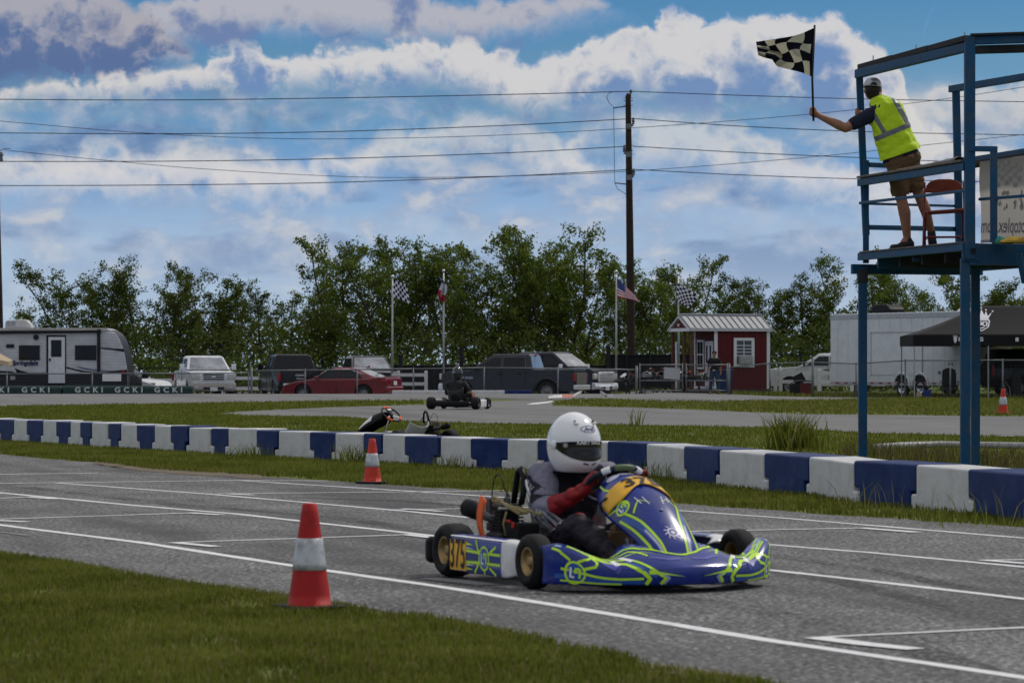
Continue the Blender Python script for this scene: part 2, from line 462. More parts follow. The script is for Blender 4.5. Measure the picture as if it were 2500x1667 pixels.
def smooth_interp(x, pts):
    """Catmull-Rom through the points"""
    n = len(pts)
    if x <= pts[0][0]: return pts[0][1]
    if x >= pts[-1][0]: return pts[-1][1]
    for i in range(n-1):
        if x <= pts[i+1][0]:
            x0, y0 = pts[i]; x1, y1 = pts[i+1]
            m0 = (pts[i+1][1]-pts[max(i-1,0)][1])/(pts[i+1][0]-pts[max(i-1,0)][0])
            m1 = (pts[min(i+2,n-1)][1]-y0)/(pts[min(i+2,n-1)][0]-x0)
            h = x1-x0; t = (x-x0)/h
            return (2*t**3-3*t*t+1)*y0+(t**3-2*t*t+t)*h*m0+(-2*t**3+3*t*t)*y1+(t**3-t*t)*h*m1
# ---- flat marks laid on a curved surface S(u, v)
class Surf:
    def __init__(self, fn, flip=1): self.fn, self.flip = fn, flip
    def p(self, u, v): return Vector(self.fn(u, v))
    def frame(self, u, v, e=1e-3):
        du = (self.p(u+e, v)-self.p(u-e, v))/(2*e); dv = (self.p(u, v+e)-self.p(u, v-e))/(2*e)
        n = du.cross(dv).normalized()*self.flip
        return du, dv, n
    def lift(self, u, v, h=0.002):
        return self.p(u, v)+self.frame(u, v)[2]*h
    def ribbon(self, mb, uv, w, mi=0, h=0.002, step=12, taper=False, closed=False):
        pts = []
        uv = list(uv)+([uv[0]] if closed else [])
        for (a, b), (c, d) in zip(uv, uv[1:]):
            for i in range(step): t = i/step; pts.append((a+(c-a)*t, b+(d-b)*t))
        pts.append(uv[-1])
        P3 = [self.p(*q) for q in pts]; vs = []; k = len(pts)
        for i, q in enumerate(pts):
            t = (P3[min(i+1, k-1)]-P3[max(i-1, 0)])
            t = t.normalized() if t.length > 1e-9 else Vector((1,0,0))
            n = self.frame(*q)[2]; s = n.cross(t).normalized()
            ww = w*(1-i/(k-1)) + 0.0005 if taper else w
            vs += [P3[i]+n*h-s*ww/2, P3[i]+n*h+s*ww/2]
        mb.add(vs, [(2*i, 2*i+1, 2*i+3, 2*i+2) for i in range(k-1)], mi); return mb
    def local(self, u0, v0, a, b, h, axis=None):
        """point at metric offset (a, b) from (u0, v0) along the surface"""
        du, dv, _ = self.frame(u0, v0)
        lu, lv = du.length, dv.length
        return self.lift(u0+a/lu, v0+b/lv, h)
    def disc(self, mb, u0, v0, r, mi=0, h=0.002, r0=0.0, n=28, rings=3):
        vs, fs = [], []
        for i in range(rings+1):
            rr = r0+(r-r0)*i/rings
            for j in range(n):
                a = 2*math.pi*j/n; vs.append(self.local(u0, v0, rr*math.cos(a), rr*math.sin(a), h))
        for i in range(rings):
            for j in range(n): fs.append((i*n+j, i*n+(j+1)%n, (i+1)*n+(j+1)%n, (i+1)*n+j))
        mb.add(vs, fs, mi); return mb
    def strokes(self, mb, u0, v0, lines, w, mi=0, h=0.003):
        """polylines in metric coordinates about (u0, v0)"""
        du, dv, _ = self.frame(u0, v0)
        for L in lines: self.ribbon(mb, [(u0+a/du.length, v0+b/dv.length) for a, b in L], w, mi, h, step=3)
        return mb

# ------------------------------------------------------------------ ground, roads, painted lines
def ground_mat(name, stops, scale, fine, bump, fine_amt=0.5, rough=0.95, worn=None):
    m = bpy.data.materials.new(name); m.use_nodes = True; MATS[name] = m
    ns, ls = nodes_of(m); b = ns['Principled BSDF']; b.inputs['Roughness'].default_value = rough; b.inputs['Specular IOR Level'].default_value = 0.25
    g = ns.new('ShaderNodeNewGeometry')
    def noi(s, d=6, r=.6):
        n = ns.new('ShaderNodeTexNoise'); n.inputs['Scale'].default_value = s; n.inputs['Detail'].default_value = d; n.inputs['Roughness'].default_value = r
        ls.new(g.outputs['Position'], n.inputs['Vector']); return n.outputs['Fac']
    a, f = noi(scale), noi(fine, 3, .7)
    mx = ns.new('ShaderNodeMix'); mx.inputs[0].default_value = fine_amt; ls.new(a, mx.inputs[2]); ls.new(f, mx.inputs[3])
    r = ns.new('ShaderNodeValToRGB'); e = r.color_ramp.elements
    while len(e) < len(stops): e.new(.5)
    for q, (p, c) in zip(e, stops): q.position = p; q.color = (*c, 1)
    ls.new(mx.outputs[0], r.inputs[0]); src = r.outputs[0]
    if worn:
        wc, wscale, lo, hi, amt = worn
        mp = ns.new('ShaderNodeMapping'); mp.vector_type = 'TEXTURE'; mp.inputs['Rotation'].default_value = (0, 0, math.radians(15.7)); mp.inputs['Scale'].default_value = (1.0, 11.0, 1)
        ls.new(g.outputs['Position'], mp.inputs['Vector'])
        n = ns.new('ShaderNodeTexNoise'); n.inputs['Scale'].default_value = wscale; n.inputs['Detail'].default_value = 4; ls.new(mp.outputs[0], n.inputs['Vector'])
        mr = ns.new('ShaderNodeMapRange'); mr.inputs[1].default_value = lo; mr.inputs[2].default_value = hi; mr.inputs[4].default_value = amt; ls.new(n.outputs['Fac'], mr.inputs[0])
        m2 = ns.new('ShaderNodeMix'); m2.data_type = 'RGBA'; m2.inputs[7].default_value = (*wc, 1); ls.new(mr.outputs[0], m2.inputs[0]); ls.new(src, m2.inputs[6]); src = m2.outputs[2]
    ls.new(src, b.inputs['Base Color'])
    bp = ns.new('ShaderNodeBump'); bp.inputs['Strength'].default_value = bump; bp.inputs['Distance'].default_value = 0.01; ls.new(f, bp.inputs['Height']); ls.new(bp.outputs[0], b.inputs['Normal'])
    return m
SOIL = ground_mat('turf', [(.25, (.045, .055, .012)), (.5, (.088, .110, .018)), (.8, (.15, .16, .032))], 0.5, 14, .6)
ASPHALT = ground_mat('old_asphalt', [(.36, (.030, .030, .032)), (.455, (.082, .081, .083)), (.545, (.155, .153, .150)), (.64, (.40, .39, .375))], 1.3, 36, .9, .84, worn=((.050, .049, .051), 1.5, .46, .66, .66))
ASPHALT_FAR = ground_mat('grey_asphalt', [(.25, (.08, .08, .082)), (.5, (.15, .149, .148)), (.75, (.25, .246, .24))], .8, 16, .5, .6, worn=((.07, .07, .072), .5, .5, .7, .5))
LINEPAINT = ground_mat('worn_white_line_paint', [(.28, (.20, .20, .20)), (.42, (.62, .62, .63)), (.75, (.80, .80, .80))], 3.0, 38, .5, .7)
OLDPAINT = ground_mat('faded_line_paint', [(.3, (.12, .12, .122)), (.55, (.24, .24, .245)), (.8, (.42, .42, .43))], 4.0, 38, .5, .6)
CONCRETE = ground_mat('kerb_concrete', [(.25, (.40, .40, .40)), (.6, (.62, .61, .60)), (.85, (.72, .72, .71))], 2.0, 20, .3, .4)
KERBRED = ground_mat('faded_kerb_red', [(.25, (.32, .10, .08)), (.6, (.45, .20, .17)), (.85, (.55, .34, .30))], 2.0, 20, .3, .4)
DIRT = ground_mat('dry_soil', [(.25, (.08, .065, .045)), (.6, (.15, .12, .085)), (.85, (.22, .19, .14))], 2.0, 25, .6, .5)

def sheet(name, pts, m, dz, cuts=True):
    """flat polygon of ground points draped on the terrain"""
    bm = bmesh.new()
    bm.faces.new([bm.verts.new((p.x, p.y, 0)) for p in pts])
    if cuts:
        lo, hi = min(p.y for p in pts), max(p.y for p in pts)
        for y in [92+i*2 for i in range(13)]+[119, 121, 123, 123.9, 124.6, 125.2, 125.8, 126.6]+list(range(128, 300, 12)):
            if lo < y < hi: bmesh.ops.bisect_plane(bm, geom=bm.verts[:]+bm.edges[:]+bm.faces[:], plane_co=(0, y, 0), plane_no=(0, 1, 0))
        if hi > 92:
            for x in (3.6, 4.2, 4.6, 5.1, 5.6, 6.0, 7.5, 9, 10.5, 12, 13):
                if min(p.x for p in pts) < x < max(p.x for p in pts): bmesh.ops.bisect_plane(bm, geom=bm.verts[:]+bm.edges[:]+bm.faces[:], plane_co=(x, 0, 0), plane_no=(1, 0, 0))
    bmesh.ops.triangulate(bm, faces=bm.faces[:])
    for v in bm.verts: v.co.z = terrain(v.co.x, v.co.y)+dz
    for f in bm.faces:
        f.normal_update()
        if f.normal.z < 0: f.normal_flip()
    me = bpy.data.meshes.new(name); bm.to_mesh(me); bm.free(); me.materials.append(m)
    o = bpy.data.objects.new(name, me); COL.objects.link(o); o['kind'] = 'structure'
    return o
def rough_edge(pts, amp, seed, step=0.35):
    """break a straight asphalt edge up with small irregularities"""
    out, r = [], random.Random(seed)
    for a, b in zip(pts, pts[1:]):
        n = max(1, int((b-a).length/step)); s = Vector((-(b-a).y, (b-a).x, 0)).normalized()
        for i in range(n):
            out.append(a.lerp(b, i/n)+s*r.uniform(-amp, amp)*(0 if i == 0 and not out else 1))
    out.append(pts[-1]); return out
def px(points): return [G(x, y) for x, y in points]

# ground as one sheet to the horizon
ys = [-40, 5, 40, 92]+[94+i*2 for i in range(12)]+[119, 121, 123]+[124+.5*i for i in range(7)]+[130, 150, 200, 400, 1500, 5000]
xs = [-3000, -400, -60, -20, -8, 0, 3.6, 4.2, 4.6, 5.1, 5.6, 6.0, 7.5, 9, 10.5, 12, 13, 20, 60, 400, 3000]
mb = MB()
vs = [(x, y, terrain(x, y)) for y in ys for x in xs]; nx = len(xs)
mb.add(vs, [(j*nx+i, j*nx+i+1, (j+1)*nx+i+1, (j+1)*nx+i) for j in range(len(ys)-1) for i in range(nx-1)])
tag(mb.build('ground', SOIL), kind='structure')

NEAR_EDGE = [(-420, 1300), (-120, 1338), (0, 1353), (173, 1376), (299, 1400), (468, 1428), (692, 1456), (823, 1479), (1094, 1516), (1400, 1578), (1500, 1597), (1598, 1631), (1738, 1650), (1861, 1668), (2300, 1735), (2700, 1800)]
FAR_EDGE = [(-420, 1086), (-100, 1102), (0, 1110), (251, 1132), (383, 1149), (638, 1163), (893, 1181), (1000, 1188), (1306, 1207), (1640, 1229), (1925, 1251), (2200, 1268), (2500, 1290), (2800, 1312)]
ne, fe = px(NEAR_EDGE), px(FAR_EDGE)
near_line = rough_edge(ne, .05, 3, .22); far_line = rough_edge(fe, .09, 5, .3)
left_far = [fe[0]+(fe[0]-fe[1])*6, ne[0]+(ne[0]-ne[1])*6]
right_far = [ne[-1]+(ne[-1]-ne[-2])*3, fe[-1]+(fe[-1]-fe[-2])*3]
sheet('race_track', near_line+right_far+far_line[::-1]+left_far, ASPHALT, 0.004, cuts=False)
# bare strip of pale crumbled edge
sheet('track_edge', rough_edge(px([(170, 1379), (299, 1403), (420, 1424)]), .03, 8, .12)+px([(420, 1419), (299, 1397), (210, 1383)]), OLDPAINT, 0.007, cuts=False)
sheet('bare_soil', rough_edge(px([(1560, 1628), (1640, 1652), (1738, 1664), (1840, 1690)]), .05, 9, .1)+px([(1840, 1660), (1738, 1641), (1598, 1625)]), DIRT, 0.0075, cuts=False)
sheet('bare_soil', rough_edge(px([(230, 1134), (383, 1153), (480, 1161), (640, 1170)]), .12, 19, .2)+px([(640, 1160), (480, 1149), (383, 1143), (230, 1126)]), DIRT, 0.0075, cuts=False)

def line(name, pts, w, m=LINEPAINT, dz=0.0065, seed=1):
    """painted line of constant width on the ground, edges slightly ragged"""
    r = random.Random(seed); p3 = [G(x, y) for x, y in pts]; L, R = [], []
    q = []
    for a, b in zip(p3, p3[1:]):
        n = max(1, int((b-a).length/0.25))
        q += [a.lerp(b, i/n) for i in range(n)]
    q.append(p3[-1])
    for i, p in enumerate(q):
        t = (q[min(i+1, len(q)-1)]-q[max(i-1, 0)]); s = Vector((-t.y, t.x, 0)).normalized()
        L.append(p+s*(w/2+r.uniform(-.006, .006))); R.append(p-s*(w/2+r.uniform(-.006, .006)))
    mb = MB()
    mb.add([(p.x, p.y, terrain(p.x, p.y)+dz) for p in L+R], [(i, i+1, len(q)+i+1, len(q)+i) for i in range(len(q)-1)])
    return tag(mb.build(name, m), kind='structure')
line('lane_line', [(-300, 1241), (0, 1283), (351, 1327), (716, 1383), (1100, 1438), (1500, 1503), (1883, 1567), (2155, 1606), (2500, 1657), (2650, 1680)], .075, seed=1)
line('lane_line', [(-300, 1168), (0, 1204), (340, 1236), (578, 1256), (1000, 1303), (1300, 1335), (1878, 1393), (2138, 1422), (2500, 1464), (2650, 1482)], .07, seed=2)
line('lane_line', [(128, 1179), (519, 1208), (1000, 1250), (1134, 1264), (1878, 1331), (2117, 1350), (2500, 1386), (2650, 1400)], .06, seed=3)
line('lane_line', [(587, 1174), (1000, 1200), (1314, 1221), (1650, 1247), (1900, 1265), (2500, 1315), (2650, 1327)], .06, seed=4)
GRID = [([(-60, 1160), (240, 1156)], .07), ([(-60, 1182), (587, 1174), (799, 1175)], .07), ([(531, 1207), (1000, 1202), (1240, 1199)], .06),
        ([(-60, 1220), (68, 1215)], .06), ([(0, 1269), (459, 1254)], .055), ([(417, 1327), (1000, 1307)], .055),
        ([(960, 1246), (1321, 1240)], .055), ([(1640, 1300), (2104, 1291)], .055), ([(1989, 1560), (2500, 1535), (2650, 1528)], .05),
        ([(2397, 1370), (2650, 1367)], .055)]
for i, (p, w) in enumerate(GRID): line('grid_line', p, w, dz=0.0080, seed=20+i)
TICKS = [[(553, 1207), (620, 1210.5)], [(66, 1215), (132, 1220)], [(459, 1254), (540, 1259)], [(-40, 1271), (64, 1276.5)], [(425, 1327), (530, 1337)],
         [(987, 1307), (1064, 1316)], [(985, 1244), (1080, 1250.5)], [(2100, 1291), (2236, 1302)], [(1989, 1560), (2110, 1576), (2238, 1589)], [(2397, 1370), (2510, 1379)]]
for i, p in enumerate(TICKS): line('grid_tick', p, .085 if i != 8 else .10, dz=0.0095, seed=60+i)
def rubber_mat():
    m = bpy.data.materials.new('rubber_mark'); m.use_nodes = True; ns, ls = nodes_of(m); b = ns['Principled BSDF']; b.inputs['Base Color'].default_value = (.035, .034, .036, 1); b.inputs['Roughness'].default_value = .8
    g = ns.new('ShaderNodeNewGeometry'); n = ns.new('ShaderNodeTexNoise'); n.inputs['Scale'].default_value = 26; n.inputs['Detail'].default_value = 6; ls.new(g.outputs['Position'], n.inputs['Vector'])
    n2 = ns.new('ShaderNodeTexNoise'); n2.inputs['Scale'].default_value = 1.3; ls.new(g.outputs['Position'], n2.inputs['Vector'])
    mu = ns.new('ShaderNodeMath'); mu.operation = 'MULTIPLY'; ls.new(n.outputs['Fac'], mu.inputs[0]); ls.new(n2.outputs['Fac'], mu.inputs[1])
    mr = ns.new('ShaderNodeMapRange'); mr.inputs[1].default_value = .20; mr.inputs[2].default_value = .36; mr.inputs[4].default_value = .6; ls.new(mu.outputs[0], mr.inputs[0]); ls.new(mr.outputs[0], b.inputs['Alpha']); return m
RUBMARK = rubber_mat()
for i, (p, w) in enumerate([([(1430, 1340), (1700, 1362), (2050, 1420), (2500, 1530)], .16), ([(1560, 1318), (1800, 1345), (2150, 1395), (2560, 1480)], .14), ([(60, 1190), (420, 1232), (800, 1262), (1000, 1290)], .20), ([(2080, 1372), (2130, 1362), (2180, 1380)], .10), ([(560, 1350), (840, 1400), (1020, 1410)], .15), ([(1500, 1440), (1800, 1480), (2150, 1560), (2400, 1640)], .18), ([(700, 1215), (1000, 1225), (1300, 1250)], .2)]):
    line('rubber_mark', p, w, RUBMARK, dz=.0052, seed=120+i)
line('old_line_patch', [(1040, 1414), (1110, 1420), (1200, 1430)], .14, OLDPAINT, dz=0.0075, seed=90)
line('old_line_patch', [(-20, 1299), (70, 1309)], .05, OLDPAINT, dz=0.0075, seed=91)

# far roads
sheet('far_road', px([(-500, 961.5), (0, 962), (640, 957.5), (1000, 957), (1240, 957), (1500, 964.5), (1900, 968), (2207, 970.5), (2240, 972)])
      + px([(2200, 973), (1950, 977), (1740, 979.5), (1600, 980), (1500, 974), (1346, 976.5), (1203, 973.5), (1034, 976.5), (813, 978.5), (600, 982), (300, 988), (0, 994), (-500, 998)]), ASPHALT_FAR, 0.008)
sheet('infield_road', rough_edge(px([(530, 1010.5), (600, 1005), (813, 995), (1034, 989), (1130, 983.5), (1203, 980.5), (1285, 976.5), (1346, 976)]), .05, 31, 1.0)
      + rough_edge(px([(1349, 992.5), (1550, 995.5), (1950, 1012), (2345, 1016), (2560, 1018.5), (2800, 1020)]), .05, 32, 1.0)
      + rough_edge(px([(2800, 1074), (2500, 1068), (2138, 1059), (1895, 1045), (1500, 1038), (1334, 1037), (1210, 1035), (1100, 1032), (961, 1028), (834, 1018), (600, 1015)]), .06, 33, 1.0), ASPHALT_FAR, 0.012)
sheet('painted_kerb', px([(1283, 989.5), (1300, 985), (1348, 980), (1352, 981.5), (1340, 985), (1310, 988.5)]), CONCRETE, 0.022)
line('track_border', [(2400, 1066.5), (2500, 1067.5), (2800, 1073)], .12, CONCRETE, dz=.022, seed=95)
# raised striped kerb on the inside of the bend
kp = [(1339, 976), (1352, 972.5), (1372, 970.5), (1400, 969), (1430, 967.6), (1458, 967.2), (1480, 968.5), (1497, 971)]
k3 = px(kp); kerb = thing('striped_kerb', 'low white and faded red kerb curving round the inside of the far bend', 'kerb', k3[3])
for i in range(len(k3)-1):
    a, b = k3[i]-k3[3], k3[i+1]-k3[3]; mb = MB(); w = 1.3
    for q0, q1 in ((a, b),):
        mb.add([(q0.x, q0.y-w/2, .0), (q1.x, q1.y-w/2, .0), (q1.x, q1.y-w*.1, .10), (q0.x, q0.y-w*.1, .10), (q1.x, q1.y+w/2, .06), (q0.x, q0.y+w/2, .06), (q0.x, q0.y+w/2, -.1), (q1.x, q1.y+w/2, -.1)],
               [(0,1,2,3),(3,2,4,5),(5,4,7,6),(0,3,5,6),(1,7,4,2)])
    mb.build('kerb_stripe', KERBRED if i in (2, 4) else CONCRETE, kerb)

# ------------------------------------------------------------------ grass
GRASS = leaf_mat('grass_blade', (.062, .082, .010), (.20, .22, .040), .4)
GRASS_DRY = leaf_mat('dry_grass_blade', (.13, .11, .04), (.30, .25, .11), .3)
def blades(name, xy, h, w, m, dry=0.0, lean=.35, seed=1, z0=None, mdry=None, tris=2):
    r = np.random.default_rng(seed); n = len(xy)
    hh = h*r.uniform(.45, 1.25, n); ww = w*r.uniform(.7, 1.3, n); a = r.uniform(0, 2*math.pi, n); l = lean*hh*r.uniform(.2, 1.3, n); la = r.uniform(0, 2*math.pi, n)
    z = np.array([terrain(x, y) for x, y in xy]) if z0 is None else np.full(n, z0)
    dx, dy = np.cos(a)*ww/2, np.sin(a)*ww/2; lx, ly = np.cos(la)*l, np.sin(la)*l
    V = np.empty((n, 5, 3)); x, y = xy[:,0], xy[:,1]
    V[:,0] = np.stack([x-dx, y-dy, z-.01], 1); V[:,1] = np.stack([x+dx, y+dy, z-.01], 1)
    V[:,2] = np.stack([x+dx*.75+lx*.35, y+dy*.75+ly*.35, z+hh*.6], 1); V[:,3] = np.stack([x-dx*.75+lx*.35, y-dy*.75+ly*.35, z+hh*.6], 1)
    V[:,4] = np.stack([x+lx, y+ly, z+hh], 1)
    me = bpy.data.meshes.new(name); me.vertices.add(n*5); me.vertices.foreach_set('co', V.reshape(-1))
    idx = np.array([0,1,2,3, 3,2,4]); loops = (np.arange(n)[:,None]*5+idx[None,:]).reshape(-1)
    me.loops.add(n*7); me.loops.foreach_set('vertex_index', loops.astype(np.int32))
    me.polygons.add(n*2)
    st = (np.arange(n)[:,None]*7+np.array([0,4])[None,:]).reshape(-1); me.polygons.foreach_set('loop_start', st.astype(np.int32))
    me.materials.append(m)
    if mdry: 
        me.materials.append(mdry); k = (r.random(n) < dry).astype(np.int32); me.polygons.foreach_set('material_index', np.repeat(k, 2))
    me.update(calc_edges=True); me.validate()
    o = bpy.data.objects.new(name, me); COL.objects.link(o); o['kind'] = 'stuff'
    return o
def scatter(poly_px, dens, seed, limit=400000, clump=None, dfun=None):
    """random points inside a ground polygon; density in blades per square metre"""
    pts = np.array([(p.x, p.y) for p in px(poly_px)]); r = np.random.default_rng(seed)
    lo, hi = pts.min(0), pts.max(0); area = np.prod(hi-lo); n = min(int(area*dens), limit*4)
    q = lo+(hi-lo)*r.random((n, 2))
    inside = np.zeros(n, bool); j = len(pts)-1
    for i in range(len(pts)):
        xi, yi = pts[i]; xj, yj = pts[j]
        c = ((yi > q[:,1]) != (yj > q[:,1])) & (q[:,0] < (xj-xi)*(q[:,1]-yi)/(yj-yi+1e-12)+xi)
        inside ^= c; j = i
    q = q[inside]
    if clump:
        k = np.array([mnoise.noise((x*clump, y*clump, seed)) for x, y in q]); q = q[(k+r.uniform(-.35, .35, len(q))) > -.28]
    if dfun is not None: q = q[r.random(len(q)) < dfun(q)]
    return q[:limit]
fg = scatter([(-60, 1348), (0, 1354), (173, 1377), (299, 1401), (468, 1429), (692, 1457), (823, 1480), (1094, 1517), (1400, 1579), (1500, 1598), (1598, 1632), (1738, 1651), (1861, 1668), (1980, 1700), (-60, 1700)], 7500, 21, clump=3.0)
tag(blades('foreground_grass', fg, .034, .0060, GRASS, dry=.16, seed=2, mdry=GRASS_DRY), 'rough mown grass in the near left corner beside the track', 'grass')
vg = scatter([(0, 1078), (425, 1105), (850, 1128), (1000, 1136), (1585, 1165), (1963, 1209), (2376, 1258), (2600, 1285), (2600, 1300), (2500, 1289), (1925, 1250), (1640, 1229), (1306, 1206), (1000, 1187), (638, 1162), (383, 1148), (251, 1131), (0, 1109), (-60, 1104), (-60, 1074)], 1400, 22, clump=1.6)
tag(blades('verge_grass', vg, .050, .009, GRASS, dry=.12, seed=3, mdry=GRASS_DRY), 'grass strip between the track and the blue and white barrier', 'grass')
fp = [(-40, 994), (300, 989), (600, 984), (530, 1011), (600, 1016), (834, 1019), (961, 1029), (1100, 1033), (1210, 1036), (1334, 1038), (1500, 1039), (1895, 1046), (2138, 1060), (2540, 1070), (2900, 1078), (2900, 1270), (2560, 1235), (2376, 1215), (1963, 1178), (1585, 1140), (1000, 1118), (425, 1090), (-40, 1066)]
ig = scatter(fp, 190, 23, clump=.9)
tag(blades('infield_grass', ig, .060, .017, GRASS, dry=.05, seed=4, mdry=GRASS_DRY), 'infield grass behind the blue and white barrier', 'grass')
ig = scatter([(0, 995), (300, 989), (600, 983), (813, 980), (1034, 978), (1034, 988), (813, 994), (600, 1004), (530, 1010)], 60, 24, clump=.5)
tag(blades('far_grass', ig, .09, .03, GRASS, dry=.12, seed=5, mdry=GRASS_DRY), 'grass strip along the far road', 'grass')
ig = scatter([(1350, 990), (1356, 984), (1400, 975), (1500, 976), (1740, 981), (1950, 978), (2207, 972), (2540, 975), (2900, 976), (2900, 1020), (2540, 1017), (2345, 1015), (1950, 1011), (1550, 994.5)], 60, 25, clump=.5)
tag(blades('bend_grass', ig, .09, .03, GRASS, dry=.22, seed=6, mdry=GRASS_DRY), 'grass island inside the far bend in front of the parked trailers', 'grass')
ig = scatter([(420, 956), (640, 957), (1000, 956.4), (1300, 956.4), (1500, 963.5), (1900, 967.5), (2240, 970), (2540, 973), (2540, 966), (2100, 963), (1500, 960), (1000, 954), (420, 953)], 40, 26)
tag(blades('fence_grass', ig, .16, .035, GRASS, dry=.2, seed=7, mdry=GRASS_DRY), 'longer grass along the foot of the chain link fence', 'grass')
# tufts against the barrier and dry weeds round the tower legs
def clump(name, label, c_px, n, rad, h, w, m, seed, dry=0.0, group=None):
    c = G(*c_px); r = np.random.default_rng(seed)
    xy = np.stack([c.x+r.normal(0, rad, n), c.y+r.normal(0, rad, n)], 1)
    o = blades(name, xy, h, w, m, dry=dry, lean=.55, seed=seed, mdry=GRASS_DRY)
    if n > 135: del o['kind']
    return tag(o, label, 'plant', group)
clump('grass_clump', 'tall dark green clump of wild grass behind the barrier left of the tower leg', (1938, 1101), 420, .16, .44, .020, GRASS, 41, .06)
clump('grass_clump', 'small grass tuft against the white block beside the second cone', (862, 1131), 110, .14, .22, .010, GRASS, 42)
clump('grass_clump', 'low grass tuft under the blue block left of the parked kart', (612, 1119), 100, .14, .17, .010, GRASS, 43)
clump('grass_clump', 'grass tuft growing under the white block left of the driver', (1085, 1146), 100, .14, .15, .010, GRASS, 44, .1)
clump('grass_clump', 'long grass tuft under the white block right of the steering wheel', (1590, 1173), 120, .20, .18, .010, GRASS, 45, .1)
clump('grass_clump', 'thin seeding grass in front of the second last blue block', (2150, 1252), 20, .22, .24, .007, GRASS, 46, .5)
clump('grass_clump', 'thin seeding grass in front of the rightmost blue block', (2440, 1283), 24, .22, .25, .007, GRASS, 47, .5)
clump('weed', 'slim dark weed standing alone at the edge of the infield road', (1550, 1039), 12, .10, .36, .03, GRASS, 48)
wd = scatter([(2050, 1110), (2160, 1112), (2280, 1118), (2420, 1128), (2560, 1136), (2560, 1165), (2380, 1152), (2200, 1134), (2050, 1120)], 150, 51)
tag(blades('dry_weeds', wd, .22, .012, leaf_mat('brown_weed', (.055, .045, .022), (.15, .12, .06), .3), dry=.3, lean=.6, seed=52, mdry=GRASS), 'brown dry weeds round the feet of the blue tower', 'grass')

# ------------------------------------------------------------------ blue and white barrier blocks
BLUEBLOCK = mat('blue_block_plastic', (.0010, .016, .110), .5, var=.25, scale=5, bump=.12, bscale=9, spec=.2, dirt=((.035, .055, .12), .6, 5))
WHITEBLOCK = mat('white_block_plastic', (.57, .57, .565), .45, var=.06, scale=4, bump=.12, bscale=9, dirt=((.30, .28, .24), .42, 5))
BASE = [(-160, 1066), (0, 1077), (212, 1090), (425, 1104), (638, 1116), (850, 1127), (1000, 1136), (1153, 1146), (1300, 1152), (1480, 1159), (1585, 1165), (1742, 1187), (1963, 1209), (2099, 1230), (2218, 1240), (2376, 1258), (2560, 1281)]
BOUND = [-38, 0 - 4, 33, 65, 105, 136, 171, 195, 224, 264, 295, 333, 377, 416, 461, 514, 557, 625, 679, 755, 818, 886, 933, 987, 1074, 1147, 1237, 1311, 1396, 1481, 1578, 1668, 1756, 1865, 1975, 2083, 2235, 2363, 2540]
def base_y(x): return interp(x, BASE)
def block(kind, p0, p1, seed):
    r = random.Random(seed); t = (p1-p0); L = t.length; t.normalize()
    ang = math.atan2(t.y, t.x)+r.uniform(-.03, .03)
    D, Hh, s, st = .42, .335, .10, .125            # depth, height, shoulder overhang, height of the step
    g = .006
    if kind == 'blue': poly = [(s+g, -.02), (L-s-g, -.02), (L-s-g, st), (L-g, st), (L-g, Hh), (g, Hh), (g, st), (s+g, st)]
    else: poly = [(-s+g, -.02), (L+s-g, -.02), (L+s-g, st-.012), (L-g, st-.012), (L-g, Hh), (g, Hh), (g, st-.012), (-s+g, st-.012)]
    mb = MB(); mb.extrude(poly, 0, D, fn=lambda x, y, z: (x, y, z+ .012*math.sin(x/L*math.pi)*(1 if z > .2 else 0)))
    o = mb.build('barrier_block', BLUEBLOCK if kind == 'blue' else WHITEBLOCK, bevel=.018, seg=3)
    o.location = (p0.x, p0.y, r.uniform(-.012, .008)); o.rotation_euler = (r.uniform(-.012, .012), r.uniform(-.008, .008), ang)
    return o
LBL = {0: 'first one cut by the left photo edge', 12: 'under the left end of the infield road', 20: 'just left of the second cone and below the parked kart nose',
       21: 'standing right behind the second cone', 22: 'just right of the second cone below the parked kart seat', 23: 'below the parked kart wheel',
       26: 'beside the driver helmet on its left', 27: 'mostly hidden by the driver helmet', 29: 'just right of the driver helmet'}
ORD = ['first', 'second', 'third', 'fourth', 'fifth', 'sixth', 'seventh', 'eighth', 'ninth', 'tenth']
nblk = len(BOUND)-1
seq = []
for i in range(nblk):
    a, b = BOUND[i], BOUND[i+1]
    seq.append(('white' if i % 2 == 0 else 'blue', a, b))
helm = 27; right_n = {'blue': 0, 'white': 0}
left_counts = {'blue': 0, 'white': 0}
for i, (k, a, b) in enumerate(seq):
    o = block(k, G(a, base_y(a)), G(b, base_y(b)), 100+i)
    mid = (a+b)/2
    if mid < 800:
        left_counts[k] += 1
        place = f'{ORD[left_counts[k]-1]} {k} one of the wall from the left photo edge'
    elif mid < 1250:
        near = {818: 'directly left of the second cone', 886: 'right behind the second cone', 933: 'just right of the second cone', 987: 'below the rear wheel of the parked kart', 1074: 'right of the parked kart with a grass tuft in front', 1147: 'left of the helmet with a white one between', 755: 'below the nose of the parked kart'}
        place = near.get(a, 'next to the driver helmet')
    elif mid < 1480:
        place = {1237: 'touching the left side of the white helmet', 1311: 'hidden behind the white helmet', 1396: 'between helmet and steering wheel'}[a]
    else:
        right_n[k] += 1
        place = f'{ORD[right_n[k]-1]} {k} one to the right of the driver helmet'
    tag(o, f'{k} plastic barrier block, {place}', 'barrier block', 'blue and white barrier blocks along the track')

